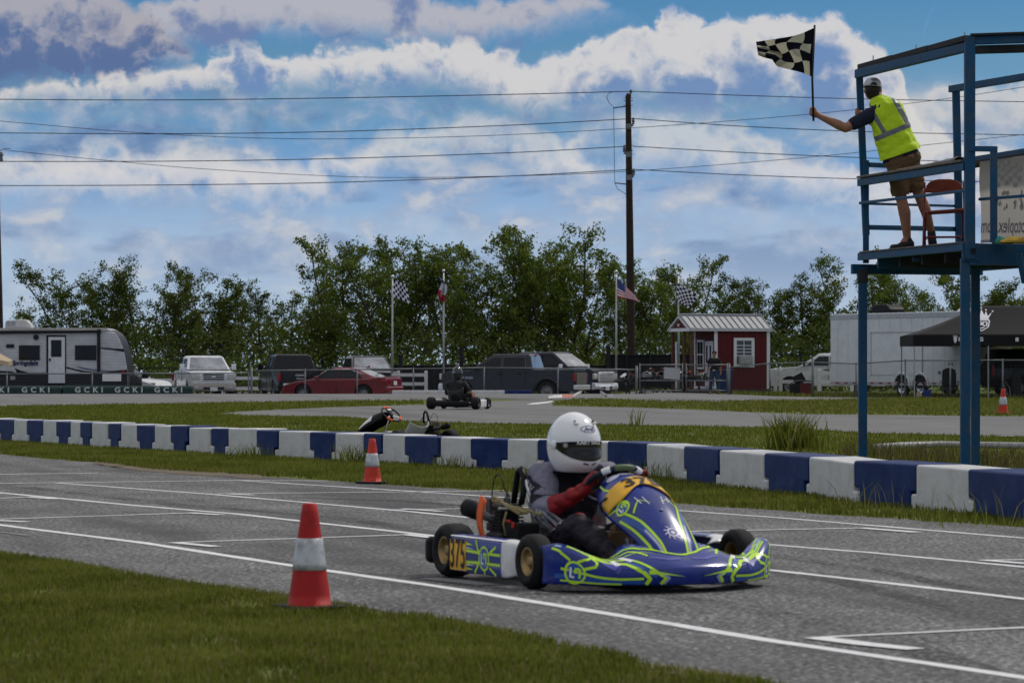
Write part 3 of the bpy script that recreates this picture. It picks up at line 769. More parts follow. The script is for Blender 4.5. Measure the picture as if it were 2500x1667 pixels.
# ------------------------------------------------------------------ cones
CONERED = mat('cone_red', (.40, .012, .012), .6, var=.14, scale=6, dirt=((.12, .02, .02), .5, 9))
CONEORANGE = mat('cone_orange_red', (.55, .045, .025), .6, var=.14, scale=6, dirt=((.2, .04, .03), .5, 9))
COLLAR = mat('reflective_collar', (.50, .52, .54), .3, .15, var=.1, scale=9, dirt=((.16, .16, .16), .8, 11))
def cone(loc, h, label, body, lean=0.0):
    t = thing('traffic_cone', label, 'traffic cone', loc, random.Random(h).uniform(0, 1), 'red and white traffic cones'); t.rotation_euler.y = lean
    s = h/.46; R0, R1 = .098*s, .032*s
    def rad(z): return R0+(R1-R0)*(z/h)
    def band(z0, z1, off): return [(rad(z0)+off, z0), (rad(z0)+off, z0)]+[(rad(z0+(z1-z0)*i/4)+off, z0+(z1-z0)*i/4) for i in range(5)]
    mb = MB(); a, b = .385*h, .68*h; prof = [(rad(.028)+.006, .020), (rad(.03), .03)]+[(rad(.03+(h-.03)*i/10), .03+(h-.03)*i/10) for i in range(11)]
    prof += [(R1-.004, h+.003), (R1-.014, h-.004), (R1-.016, h-.05)]
    mb.lathe(prof, n=28); mb.build('cone_body', body, t, smooth=True, angle=30)
    mb = MB(); mb.lathe([(rad(a)+.0005, a-.001)]+[(rad(a+(b-a)*i/5)+.0035, a+(b-a)*i/5) for i in range(6)]+[(rad(b)+.0005, b+.001)], n=28); mb.build('reflective_collar', COLLAR, t, smooth=True)
    mb = MB(); mb.box((0, 0, .012), (.25*s, .25*s, .026)); mb.build('base', BLACK, t, bevel=.006)
    return t
cone(G(756, 1489), .462, 'nearest red cone with grey white collar, standing in the grass at the track edge', CONERED)
cone(G(909, 1181), .415, 'orange red cone with white collar in front of the barrier', CONEORANGE)
cone(G(2449, 1012), .62, 'distant orange cone with a dirty white collar, in front of the black canopy tent', CONEORANGE)

# ------------------------------------------------------------------ flag tower
TBLUE = mat('tower_blue_steel', (.001, .058, .145), .5, .0, var=.18, scale=3, bump=.05, bscale=30, dirt=((.05, .06, .08), .6, 7))
TDARK = mat('weathered_dark_plank', (.030, .028, .035), .8, var=.35, scale=6, bump=.3, bscale=30)
PLANK = mat('weathered_shelf_plank', (.14, .12, .11), .8, var=.35, scale=6, bump=.3, bscale=40)
P1, P2 = Vector((3.56, 31.2, 0)), Vector((4.27, 28.7, 0))
fd = (P2-P1).normalized(); sdv = Vector((-fd.y, fd.x, 0))           # along the track, and away from it
if sdv.x < 0: sdv = -sdv
TW = 1.22
P3, P4 = P1+sdv*TW, P2+sdv*TW
P5, P6 = P2+fd*2.2, P4+fd*2.2                                     # the tower goes on out of the frame
def at(p, z): return Vector((p.x, p.y, z))
PZ, RZ, SZ = 2.235, 4.17, 2.97
tower = thing('flag_tower', 'tall blue steel marshal tower with open roof frame, on legs behind the barrier', 'tower', at(P2, 0))
def tp(name, fn, m=TBLUE, bev=.004):
    mb = MB(); fn(mb); o = mb.build(name, m, tower, bevel=bev); o.data.transform(Matrix.Translation(-at(P2, 0))); return o
gz = lambda p: terrain(p.x, p.y)-.1
L1, L2, L3, L4 = P1+fd*.02, P2-fd*.10, P3+fd*.05+sdv*.1, P4-fd*.02
Lf = Vector(((2356-CX)*28.75/F, 28.75, 0)); Lb = Vector(((2381-CX)*30.6/F, 30.6, 0)); Ll = Vector(((2106-CX)*31.2/F, 31.2, 0))
Be_ = Vector(((2318-CX)*31.9/F, 31.9, 0))+fd*4.15
for p in (Ll, Lf, Lb): tp('leg', lambda mb, p=p: mb.bar(at(p, gz(p)), at(p, PZ-.14), .085, .085, up=(1, 0, 0)))
for p in (P4+sdv*.33+fd*.08, Be_): tp('leg', lambda mb, p=p: mb.bar(at(p, gz(p)), at(p, PZ-.2 if p is not Be_ else 3.2), .085, .085, up=(1, 0, 0)))
tp('leg_sleeve', lambda mb: mb.bar(at(Ll, PZ-.30), at(Ll, PZ-.16), .10, .10, up=(1,0,0)), TDARK)
tp('leg_plate', lambda mb: mb.bar(at(Lf+Vector((.05, -.02, 0)), PZ-.17), at(Lf+Vector((.05, -.02, 0)), PZ-.02), .16, .09, up=(0,1,0)))
# upper posts
A = Vector(((2103-CX)*31.25/F, 31.25, 0)); B = Vector(((2114-CX)*31.2/F, 31.2, 0)); C3 = Vector(((2343-CX)*32.0/F, 32.0, 0))
def post(p, z0, z1, w=.075, top=None):
    q = top or p
    tp('post', lambda mb: mb.bar(at(p, z0), at(q, z1), w, w, up=(1, 0, 0)))
post(Vector((A.x+.045, 31.22, 0)), 2.42, RZ-.06, .068, Vector((A.x-.02, 31.28, 0)))
post(B, PZ-.10, 3.18, .058)
post(C3, PZ-.05, RZ-.16, .075, Vector((C3.x-.04, 32.0, 0)))
post(P2+Vector((.005, 0, 0)), PZ-.15, RZ, .095)
P2b = Vector(((2426-CX)*28.6/F, 28.6, 0))
post(P2b, PZ, 3.10, .062)
post(Vector(((2362-CX)*28.78/F, 28.78, 0)), 2.48, 3.13, .045)
tp('rail', lambda mb: mb.bar(at(P2+Vector((-.03, -.02, 0)), 3.115), at(P2b+Vector((.03, -.02, 0)), 3.105), .05, .05))
# deck
tp('deck_beam', lambda mb: mb.bar(at(P1+fd*.02-sdv*.04, PZ-.035), at(P2-sdv*.04, PZ-.035), .05, .075))
tp('deck_beam', lambda mb: mb.bar(at(P2-fd*.02, PZ-.105), at(P4+fd*.1+sdv*.4, PZ-.105), .06, .20))
tp('deck_beam', lambda mb: mb.bar(at(P1-sdv*.12, PZ-.16), at(P3+sdv*.1, PZ-.16), .05, .10))
tp('deck_beam', lambda mb: mb.bar(at(P3+sdv*.05, PZ-.11), at(P4+sdv*.05, PZ-.11), .05, .12))
for i in range(9):
    a = P1+fd*(.16+i*.29)
    tp('deck_board', lambda mb, a=a: mb.bar(at(a, PZ-.012), at(a+sdv*(TW-.02), PZ-.012), .27, .022), TDARK)
for i in range(4):
    a = P1+fd*(.35+i*.55)
    tp('joist', lambda mb, a=a: mb.bar(at(a+sdv*.02, PZ-.10), at(a+sdv*(TW-.02), PZ-.10), .04, .13), TDARK if i else TBLUE)
tp('deck_edge_plank', lambda mb: mb.bar(at(P1+fd*.1-sdv*.035, PZ+.008), at(P2-fd*.1-sdv*.035, PZ+.008), .09, .014), PLANK)
# rails: front shelf side, far end, near end
tp('shelf_board', lambda mb: mb.bar(at(P1+fd*.02, SZ+.035), at(P2-fd*.04, SZ+.035), .15, .022), PLANK)
tp('rail', lambda mb: mb.bar(at(P1-sdv*.04, SZ-.02), at(P2-sdv*.04, SZ-.02), .04, .07))
tp('rail', lambda mb: mb.bar(at(P1-sdv*.03, 2.745), at(P2-sdv*.03, 2.725), .022, .028))
for z, w in ((3.135, .05), (2.74, .025), (2.50, .05)):
    tp('rail', lambda mb, z=z, w=w: mb.bar(at(B+Vector((.03, .01, 0)), z), at(C3+Vector((-.03, .03, 0)), z+.02), .03, w))
# back side: shelf beam with the banner, and thin rail
Bb, Be = Vector(((2318-CX)*31.9/F, 31.9, 0)), Vector(((2318-CX)*31.9/F, 31.9, 0))+fd*4.2
tp('shelf_board', lambda mb: mb.bar(at(Bb, 3.145), at(Be, 3.145), .20, .045), TDARK)
tp('rail', lambda mb: mb.bar(at(Bb+fd*.4, 3.20), at(Be, 3.20), .04, .05))
NR = Vector(((2390-CX)*28.72/F, 28.72, 0))
tp('rail', lambda mb: mb.bar(at(NR, 2.645), at(NR+Vector((.55, -.6, 0)), 2.66), .022, .028))
# roof
tp('roof_beam', lambda mb: mb.bar(at(P1+Vector((-.05, 0, 0)), RZ-.115), at(P2, RZ-.10), .07, .085))
tp('roof_beam', lambda mb: mb.bar(at(P2-fd*.02, RZ-.045), at(P2+fd*.9+sdv*1.6, RZ-.03), .07, .075))
tp('roof_beam', lambda mb: mb.bar(at(C3+Vector((-.1, -.05, 0)), RZ-.20), at(P4+fd*1.6+sdv*.35, RZ-.22), .06, .07))
tp('roof_beam', lambda mb: mb.bar(at(P2+Vector((.02, .02, 0)), RZ-.13), at(P2+Vector((.60, .15, 0)), RZ-.10), .09, .075), TDARK)
for i in range(3):
    a = P1+fd*(-.02+i*.88)+sdv*.06; tp('roof_plank', lambda mb, a=a, i=i: mb.bar(at(a, RZ-.045+.006*i), at(a+fd*.87, RZ-.035+.006*i), .22, .055), TDARK)
tp('roof_plank', lambda mb: mb.bar(at(P2+fd*.0+sdv*.02, RZ+.005), at(P2+fd*.9+sdv*1.6, RZ+.02), .16, .02), TDARK)
for f in (.28, 1.36, 2.5): tp('roof_spike', lambda mb, f=f: mb.tube([at(P1+fd*f, RZ), at(P1+fd*f, RZ+.045)], .006, 6), STEEL, 0)
tp('brace', lambda mb: mb.bar(P(2488, 618, 28.4), P(2502, 690, 28.5), .05, .05))
tp('bracket', lambda mb: mb.box((P(2377, 612, 28.62)), (.035, .06, .05)), BLACK)
tp('bracket', lambda mb: mb.box((P(2237, 633, 30.0)), (.07, .05, .045)))
# maker's plate on the deck beam: Texas outline and lettering
PLATE = mat('white_sticker', (.55, .56, .58), .5, var=.08); INK = mat('black_print', (.02, .02, .025), .6, var=.1)
bn = (at(P4, 0)-at(P2, 0)).normalized()
def beamface(px_, py_): 
    # point on the near face of the end beam
    n = fd; o = at(P2-fd*.02, 0)+fd*.0325; ray = Vector(((px_-CX)/F, 1, 0)); d = o.dot(n)/ray.dot(n); return P(px_, py_, d)-Vector((0, .003, 0))
def quadpx(mb, x0, y0, x1, y1, mi=0, lift=0.0): mb.poly([beamface(x0, y1)-fd*-lift, beamface(x1, y1)-fd*-lift, beamface(x1, y0)-fd*-lift, beamface(x0, y0)-fd*-lift], mi)
mb = MB(); quadpx(mb, 2411, 625, 2445, 637); 
mb.poly([beamface(x, y)+fd*.002 for x, y in ((2414, 626), (2418, 626), (2418, 629), (2421, 630), (2421, 633), (2418, 636), (2416, 634), (2412, 631), (2414, 630))], 1)
add_text(mb, 'SHARP', lambda x, y: beamface(2433+x*8.2, 629-y*8.2)+fd*.002, .85, 1, bold=.02)
for k in range(3): quadpx(mb, 2423, 632.6+k*1.2, 2443-k*2, 633.1+k*1.2, 1, .002)
o = mb.build('maker_plate', [PLATE, INK], tower); o.data.transform(Matrix.Translation(-at(P2, 0)))

# banner seen from behind: pale cloth with the print showing through, mirrored
BANNER = leaf_mat('banner_cloth', (.40, .37, .35), (.47, .44, .42), .5)
BPRINT = mat('banner_print_through', (.31, .29, .28), .8, var=.1); BPRINT2 = mat('banner_print_dark', (.20, .19, .19), .8, var=.1)
bo = Vector(((2389-CX)*31.0/F, 30.9, 0)); bd = fd
def ban(s, z, lift=0.0):
    wv = .012*math.sin(s*5+z*3)+.008*math.sin(z*9)
    sag = .02*math.cos(s*2.6)
    return at(bo+bd*s-sdv*(lift+wv), z+sag*(1 if z < 2.8 else .3)) + Vector((.03*(3.1-z)*(1 if s < .05 else 0), 0, 0))
banner = thing('banner', 'pale banner hung on the back of the blue tower, its lettering seen mirrored from behind', 'banner', at(bo, 2.3))
def bpart(name, fn, m):
    mb = MB(); fn(mb); o = mb.build(name, m, banner); o.data.transform(Matrix.Translation(-at(bo, 2.3))); return o
bpart('cloth', lambda mb: mb.grid(lambda u, v: ban(u*4.0, 2.31+v*.83), 60, 14), BANNER)
bpart('hem', lambda mb: mb.grid(lambda u, v: ban(u*4.0, 2.305+v*.03, .004), 60, 1), BPRINT)
S0 = 1.20
def btext(mb, body, s, z, size, **kw): add_text(mb, body, lambda x, y: ban(s-x*1.0, z+y, .006), size, **kw)
bpart('lettering', lambda mb: btext(mb, 'GulfCoastMotoplex.com', 1.04, 2.47, .21, bold=.003, width=1.96), BPRINT2)
def chk(mb):
    r = random.Random(4)
    for i in range(6):
        for j in range(5):
            if (i+j) % 2 == 0:
                s = .36+i*.11; z = 2.86+j*.05+.02*math.sin(i*1.1)
                mb.poly([ban(s, z, .006), ban(s+.10, z+.004, .006), ban(s+.095, z+.05, .006), ban(s+.005, z+.045, .006)])
bpart('printed_flags', chk, BPRINT)
def smudge(mb):
    r = random.Random(9)
    for i in range(34):
        s = .3+r.random()*1.1; z = 2.62+r.random()*.16; w = .03+r.random()*.06
        mb.poly([ban(s, z, .006), ban(s+w, z+.01, .006), ban(s+w*.8, z+.04+r.random()*.03, .006), ban(s+.01, z+.03, .006)])
bpart('printed_picture', smudge, BPRINT)['kind'] = 'stuff'
def boxp(mb):
    for a, b, c, d in ((1.55, 2.86, 3.0, 2.868), (1.55, 3.08, 3.0, 3.088), (1.55, 2.86, 1.565, 3.088)):
        mb.poly([ban(a, b, .006), ban(c, b, .006), ban(c, d, .006), ban(a, d, .006)])
bpart('printed_box', boxp, BPRINT)
bpart('lettering', lambda mb: (btext(mb, 'Houston West', 2.15, 3.01, .10, bold=.002, width=1.0), btext(mb, 'RYNO EX', 2.0, 2.92, .07, width=.7)), BPRINT2)

# folded cloths at the right end of the deck, papers on the shelf
YEL = mat('mustard_cloth', (.34, .22, .03), .9, var=.3, scale=20); TEAL = mat('green_cloth', (.02, .16, .13), .9, var=.3, scale=20)
def cloth(name, label, c, s, m, seed):
    r = random.Random(seed); mb = MB()
    mb.grid(lambda u, v: Vector(c)+Vector(((u-.5)*s[0], (v-.5)*s[1], s[2]*(max(0, 1-(2*u-1)**4)*max(0, 1-(2*v-1)**4))*(.65+.5*mnoise.noise((u*5+seed, v*4, seed)))-.005)), 18, 10)
    return tag(mb.build(name, m, smooth=True, solid=.004), label, 'cloth')
q = P(2480, 606, 28.5); cloth('cloth', 'crumpled mustard yellow cloth lying at the right end of the tower deck', (q.x+.02, q.y, PZ), (.36, .3, .075), YEL, 3)
q = P(2450, 606, 28.6); cloth('cloth', 'crumpled green cloth lying left of the yellow one on the tower deck', (q.x-.01, q.y+.02, PZ), (.17, .2, .085), TEAL, 5)
def onshelf(px_, w):
    ray = Vector(((px_-CX)/F, 1, 0)); 
    n = sdv; d = P1.dot(n)/ray.dot(n); return Vector((ray.x*d, d, SZ+.047))
q = onshelf(2295, 0)
mb = MB(); mb.grid(lambda u, v: q+fd*((u-.5)*.95)+sdv*((v-.5)*.14)+Vector((0, 0, .04*math.sin(math.pi*v)**.5*(.35+.65*u)*(1+.3*mnoise.noise((u*9, v*4, 2))))), 20, 8)
tag(mb.build('rolled_flag', mat('grey_cloth', (.20, .19, .19), .9, var=.2, scale=15), smooth=True, solid=.004), 'grey rolled up cloth flag lying on the tower shelf', 'rolled flag')
q = onshelf(2232, 0); mb = MB(); mb.bar(q-fd*.42+Vector((0, 0, .008)), q+fd*.28+Vector((0, 0, .012)), .018, .014)
tag(mb.build('wooden_stick', mat('pale_wood', (.34, .22, .10), .6, var=.2)), 'pale wooden stick lying on the shelf beside the rolled flag', 'stick')

# folding chair on the deck
CHAIR = mat('rust_red_chair', (.20, .036, .016), .55, var=.2, scale=8, dirt=((.10, .03, .02), .5, 9))
CHAIRD = mat('dark_red_tube', (.16, .02, .02), .45, .2, var=.2)
ch = thing('folding_chair', 'rust red metal folding chair standing on the tower deck behind the flagman', 'chair', P(2305, 606, 29.75)+Vector((0, 0, 0)), math.radians(-8))
ch.location.z = PZ; ch.scale = (.92, .92, .86)
def cp(name, fn, m, **kw): mb = MB(); fn(mb); return mb.build(name, m, ch, **kw)
# local: x right, y away from the viewer, z up; back rest nearest the sky side
def backrest(mb):
    mb.grid(lambda u, v: ((u-.5)*.40*(1-.0*v), .02+.05*(1-(2*u-1)**2), .62+.155*v*(max(0.0, 1-abs(2*u-1)**3.2)**.45 if v > .01 else 1)), 24, 8)
cp('backrest', backrest, CHAIR, smooth=True, solid=.012)
cp('seat', lambda mb: mb.extrude([(-.17, .40), (.20, .425), (.22, .415), (.22, .395), (-.17, .372)], -.30, .06), CHAIR, bevel=.012, seg=3)
for s in (-1, 1):
    cp('frame_tube', lambda mb, s=s: mb.tube([(s*.20, .02, .74), (s*.205, 0, .55), (s*.21, -.12, .35), (s*.215, -.34, .0)], .011, 8), CHAIRD, smooth=True)
    cp('leg', lambda mb, s=s: mb.tube([(s*.19, -.20, .40), (s*.20, .0, .2), (s*.20, .20, .0)], .011, 8), CHAIRD, smooth=True)
cp('stretcher', lambda mb: mb.tube([(-.205, .12, .10), (-.15, .13, .12), (.15, .13, .12), (.205, .12, .10)], .008, 8), CHAIRD, smooth=True)
cp('stretcher', lambda mb: mb.tube([(-.21, -.26, .11), (.21, -.26, .11)], .008, 8), CHAIRD, smooth=True)

# ------------------------------------------------------------------ racing kart in the foreground
KBLUE = mat('kart_blue_gloss', (.002, .019, .20), .25, var=.3, scale=4, coat=.35, dirt=((.03, .045, .16), .5, 13))
LIME = mat('lime_stripe', (.50, .78, .035), .35, var=.08); PALEBLUE = mat('pale_blue_stripe', (.30, .38, .62), .35, var=.1); MIDBLUE = mat('mid_blue_print', (.01, .075, .34), .3, var=.15, coat=.4)
WHITEGLOSS = mat('white_bodywork', (.70, .70, .70), .25, var=.05, coat=.4, dirt=((.35, .34, .32), .4, 9))
YELLOWPL = mat('yellow_number_plate', (.74, .40, .03), .4, var=.08); NUMBER = mat('black_number', (.012, .012, .015), .5, var=.1)
GOLD = mat('gold_magnesium_rim', (.30, .21, .09), .4, .7, var=.15)
ENGBLK = mat('engine_black', (.009, .009, .010), .6, .0, var=.4, scale=30); ORANGE = mat('orange_strap', (.62, .10, .02), .6, var=.15); GREYSEAT = mat('grey_fibreglass_seat', (.27, .29, .30), .35, var=.15)
BROWNTANK = mat('brown_fuel_tank', (.20, .12, .055), .35, var=.25); TANCABLE = mat('tan_cable', (.24, .19, .08), .6, var=.2)
DARKSTEEL = mat('dark_steel', (.10, .10, .105), .4, .7, var=.3)
VIOLET = mat('violet_blue_glare', (.07, .07, .34), .3, var=.3, scale=9, coat=.3)  # colour of the painted glare on the blue gloss
LAVENDER = mat('pale_print', (.46, .45, .60), .35, var=.2, scale=20)
KX, KY, KANG = .406, 15.29, math.atan2(-.903, .43)

def wheel(parent, x, y, r, w, side, rim_m, rim_r, name='wheel', n=36, lift=0.0):
    """kart or car wheel: tyre and rim; axle along local y, side = +1/-1 is the outer face"""
    wh = bpy.data.objects.new(name, None); COL.objects.link(wh); wh.parent = parent; wh.location = (x, y, r+lift); wh.empty_display_size = .05
    M = Matrix.Rotation(math.radians(-90)*side, 4, 'X')
    h = w/2
    mb = MB(); mb.lathe([(rim_r-.006, -h*.55), (rim_r+.002, -h*.80), (rim_r+.3*(r-rim_r), -h*.97), (rim_r+.62*(r-rim_r), -h), (r-.022*r/.13, -h*.93), (r-.008*r/.13, -h*.80), (r, -h*.5), (r+.001, 0), (r, h*.5), (r-.008*r/.13, h*.80), (r-.022*r/.13, h*.93), (rim_r+.62*(r-rim_r), h), (rim_r+.3*(r-rim_r), h*.97), (rim_r+.002, h*.80), (rim_r-.006, h*.55)], M, n)
    mb.build('tyre', RUBBER, wh, smooth=True)
    mb = MB(); mb.lathe([(rim_r+.001, h*.78), (rim_r-.004, h*.80), (rim_r-.010, h*.74), (rim_r-.014, h*.45), (rim_r*.62, h*.30), (rim_r*.38, h*.42), (rim_r*.34, h*.62), (rim_r*.2, h*.64), (0.0005, h*.62)], M, 24)
    mb.lathe([(rim_r, -h*.78), (rim_r-.008, -h*.74), (rim_r-.014, -h*.3), (rim_r-.014, h*.45)], M, 24)
    for k in range(3):
        a = 2*math.pi*k/3+.4; mb.M = M; mb.ball((rim_r*.5*math.cos(a), rim_r*.5*math.sin(a), h*.42), .008, n=6); mb.M = None
    mb.build('rim', rim_m, wh, smooth=True)
    return wh

def XF(y): return smooth_interp(abs(y), [(-.15, 1.04), (0, 1.05), (.15, 1.035), (.3, .985), (.42, .915), (.52, .83), (.58, .755), (.612, .69)])
def XR(y): return smooth_interp(abs(y), [(-.1, .65), (0, .66), (.12, .635), (.2, .66), (.30, .755), (.38, .775), (.46, .725), (.55, .66), (.612, .645)])
def ZT(y): return smooth_interp(abs(y), [(-.1, .205), (0, .195), (.12, .215), (.2, .205), (.3, .155), (.38, .150), (.46, .185), (.54, .218), (.612, .205)])
def ZF(y): return smooth_interp(abs(y), [(-.2, .12), (0, .12), (.3, .115), (.42, .125), (.50, .165), (.56, .192), (.612, .19)])
def bumper_fn(u, v):
    y = .612*max(-1.0, min(1.0, u)); xf, xr, zt, zf = XF(y), XR(y), ZT(y), ZF(y)
    if v <= .45:
        t = v/.45; z = .038+(zf-.038)*t; x = xf-.022*(1-t)**2-.016*t*t
    else:
        t = (v-.45)/.55; x = (xf-.016)+(xr-xf+.016)*(t**1.15); z = zf+(zt-zf)*math.sin(t*math.pi/2)+.012*math.sin(t*math.pi)
    return (x, y, z)
def pan_c(v): return (smooth_interp(v, [(-.1, .94), (0, .91), (.15, .855), (.4, .70), (.65, .54), (.85, .415), (1, .325), (1.1, .28)]), smooth_interp(v, [(-.1, .13), (0, .172), (.15, .245), (.4, .375), (.65, .475), (.85, .525), (1, .535), (1.1, .53)]))
def panel_fn(u, v):
    x, z = pan_c(v); hw = smooth_interp(v, [(-.1, .13), (0, .135), (.25, .15), (.55, .175), (.8, .165), (1, .125), (1.1, .1)])
    k = smooth_interp(v, [(-.1, .02), (0, .035), (.5, .115), (.8, .135), (1, .09), (1.1, .08)]); s = abs(u)**2.3
    return (x-.045*s*(.4+.6*v), hw*math.sin(max(-1.15, min(1.15, u))*1.25)/math.sin(1.25), z-k*s)
def pod_fn(u, v):
    """u along, v up the outer face and over the top"""
    x = -.375+.735*u; fr = max(0.0, (u-.86)/.14); zt = .212-.012*u*0-.03*fr*fr; zb = .040+.03*fr*fr
    yb = -.612+.07*fr**2.2
    if v <= .72:
        t = v/.72; return (x, yb-.005*math.sin(t*math.pi), zb+(zt-zb)*t)
    t = (v-.72)/.28; return (x, yb+.10*t, zt+.012*math.sin(t*math.pi))

def logo(sf, mb_l, mb_w, mb_b, u, v, r, flipx=1, st=.010):
    sf.disc(mb_b, u, v, r, 0, .002); sf.disc(mb_l, u, v, r+.006, 0, .0028, r0=r-.004)
    f = flipx
    sf.strokes(mb_w, u, v, [[(-.5*r*f, .45*r), (-.5*r*f, -.42*r), (-.1*r*f, -.42*r)]], st, 0, .0035)
    sf.strokes(mb_l, u, v, [[(0, -.05*r), (0, .42*r), (.45*r*f, .42*r), (.45*r*f, -.5*r)]], st*1.1, 0, .0035)

def steering_wheel(parent, c, R, tilt, yaw, rim_m, grips=None, display=True):
    sw = bpy.data.objects.new('steering_wheel', None); COL.objects.link(sw); sw.parent = parent; sw.location = c
    sw.rotation_euler = (0, -tilt, yaw)              # local z = steering axis, pointing to the driver; local x = towards the nose
    def arc(a0, a1, k=24): return [(R*math.cos(math.radians(a0+(a1-a0)*i/k)), R*1.05*math.sin(math.radians(a0+(a1-a0)*i/k)), 0) for i in range(k+1)]
    mb = MB(); p = arc(0, 360, 40); mb.tube(p, .013, 10, caps=False); mb.build('rim_ring', rim_m, sw, smooth=True)
    for gm, lst in (grips or []):
        for a0, a1 in lst:
            mb = MB(); mb.tube(arc(a0, a1, 10), .0165, 10); mb.build('grip', gm, sw, smooth=True)
    for a in (90, 210, 330):
        mb = MB(); mb.bar((0, 0, -.012), (R*math.cos(math.radians(a+30)), R*math.sin(math.radians(a+30)), 0), .022, .006); mb.build('spoke', DARKSTEEL, sw)
    mb = MB(); mb.lathe([(.03, -.02), (.034, 0), (.03, .012), (.001, .014)], n=16); mb.build('hub', BLACK, sw, smooth=True)
    if display:
        mb = MB(); mb.box((.075, 0, .018), (.065, .105, .022)); mb.build('display_case', BLACK, sw, bevel=.006)
        mb = MB(); mb.box((.075, 0, .0305), (.042, .08, .003)); mb.build('display', mat('lcd_screen', (.30, .36, .37), .25, var=.1), sw)
    return sw

def seat(parent, m, x0=-.30, w=.20):
    def fn(u, v):
        s = 2*u-1
        if v < .45: t = v/.45; x = .06-.30*t+x0+.30; z = .055
        else: t = (v-.45)/.55; x = x0-.02-.17*t+.10*(1-t)**3; z = .055+.355*t
        side = abs(s)**3
        return (x+.10*side*(1 if v > .45 else 0)*min(1, (v-.45)*4), w*s*(1+.10*v), z+.13*side*(1-.5*max(0, v-.45)))
    mb = MB(); mb.grid(fn, 18, 18); return mb.build('seat', m, parent, smooth=True, solid=.006)
def frame(parent, m, wb=.95, tr=1.1):
    for s in (-1, 1):
        mb = MB(); mb.tube([(-.62, s*.24, .075), (-.2, s*.30, .06), (.15, s*.26, .06), (.48, s*.16, .06), (.72, s*.18, .07)], .015, 8); mb.build('chassis_rail', m, parent, smooth=True)
    for x, z in ((-.60, .075), (-.05, .06), (.42, .06), (.72, .07)):
        mb = MB(); mb.tube([(x, -.27, z), (x, .27, z)], .014, 8); mb.build('cross_tube', m, parent, smooth=True)
    mb = MB(); mb.tube([(-wb/2, -tr/2, .135), (-wb/2, tr/2, .135)], .02, 10); mb.build('rear_axle', DARKSTEEL, parent, smooth=True)
    for s in (-1, 1):
        mb = MB(); mb.tube([(wb/2, s*.22, .12), (wb/2, s*(tr/2-.03), .125)], .014, 8); mb.build('stub_axle', DARKSTEEL, parent, smooth=True)
        mb = MB(); mb.tube([(.28, 0, .12), (wb/2-.06, s*.36, .115)], .007, 6); mb.build('tie_rod', ALU, parent, smooth=True)
    mb = MB(); mb.box((.30, 0, .035), (.80, .46, .006)); mb.build('floor_tray', mat('floor_tray_grey', (.30, .30, .31), .4, .3, var=.2), parent)
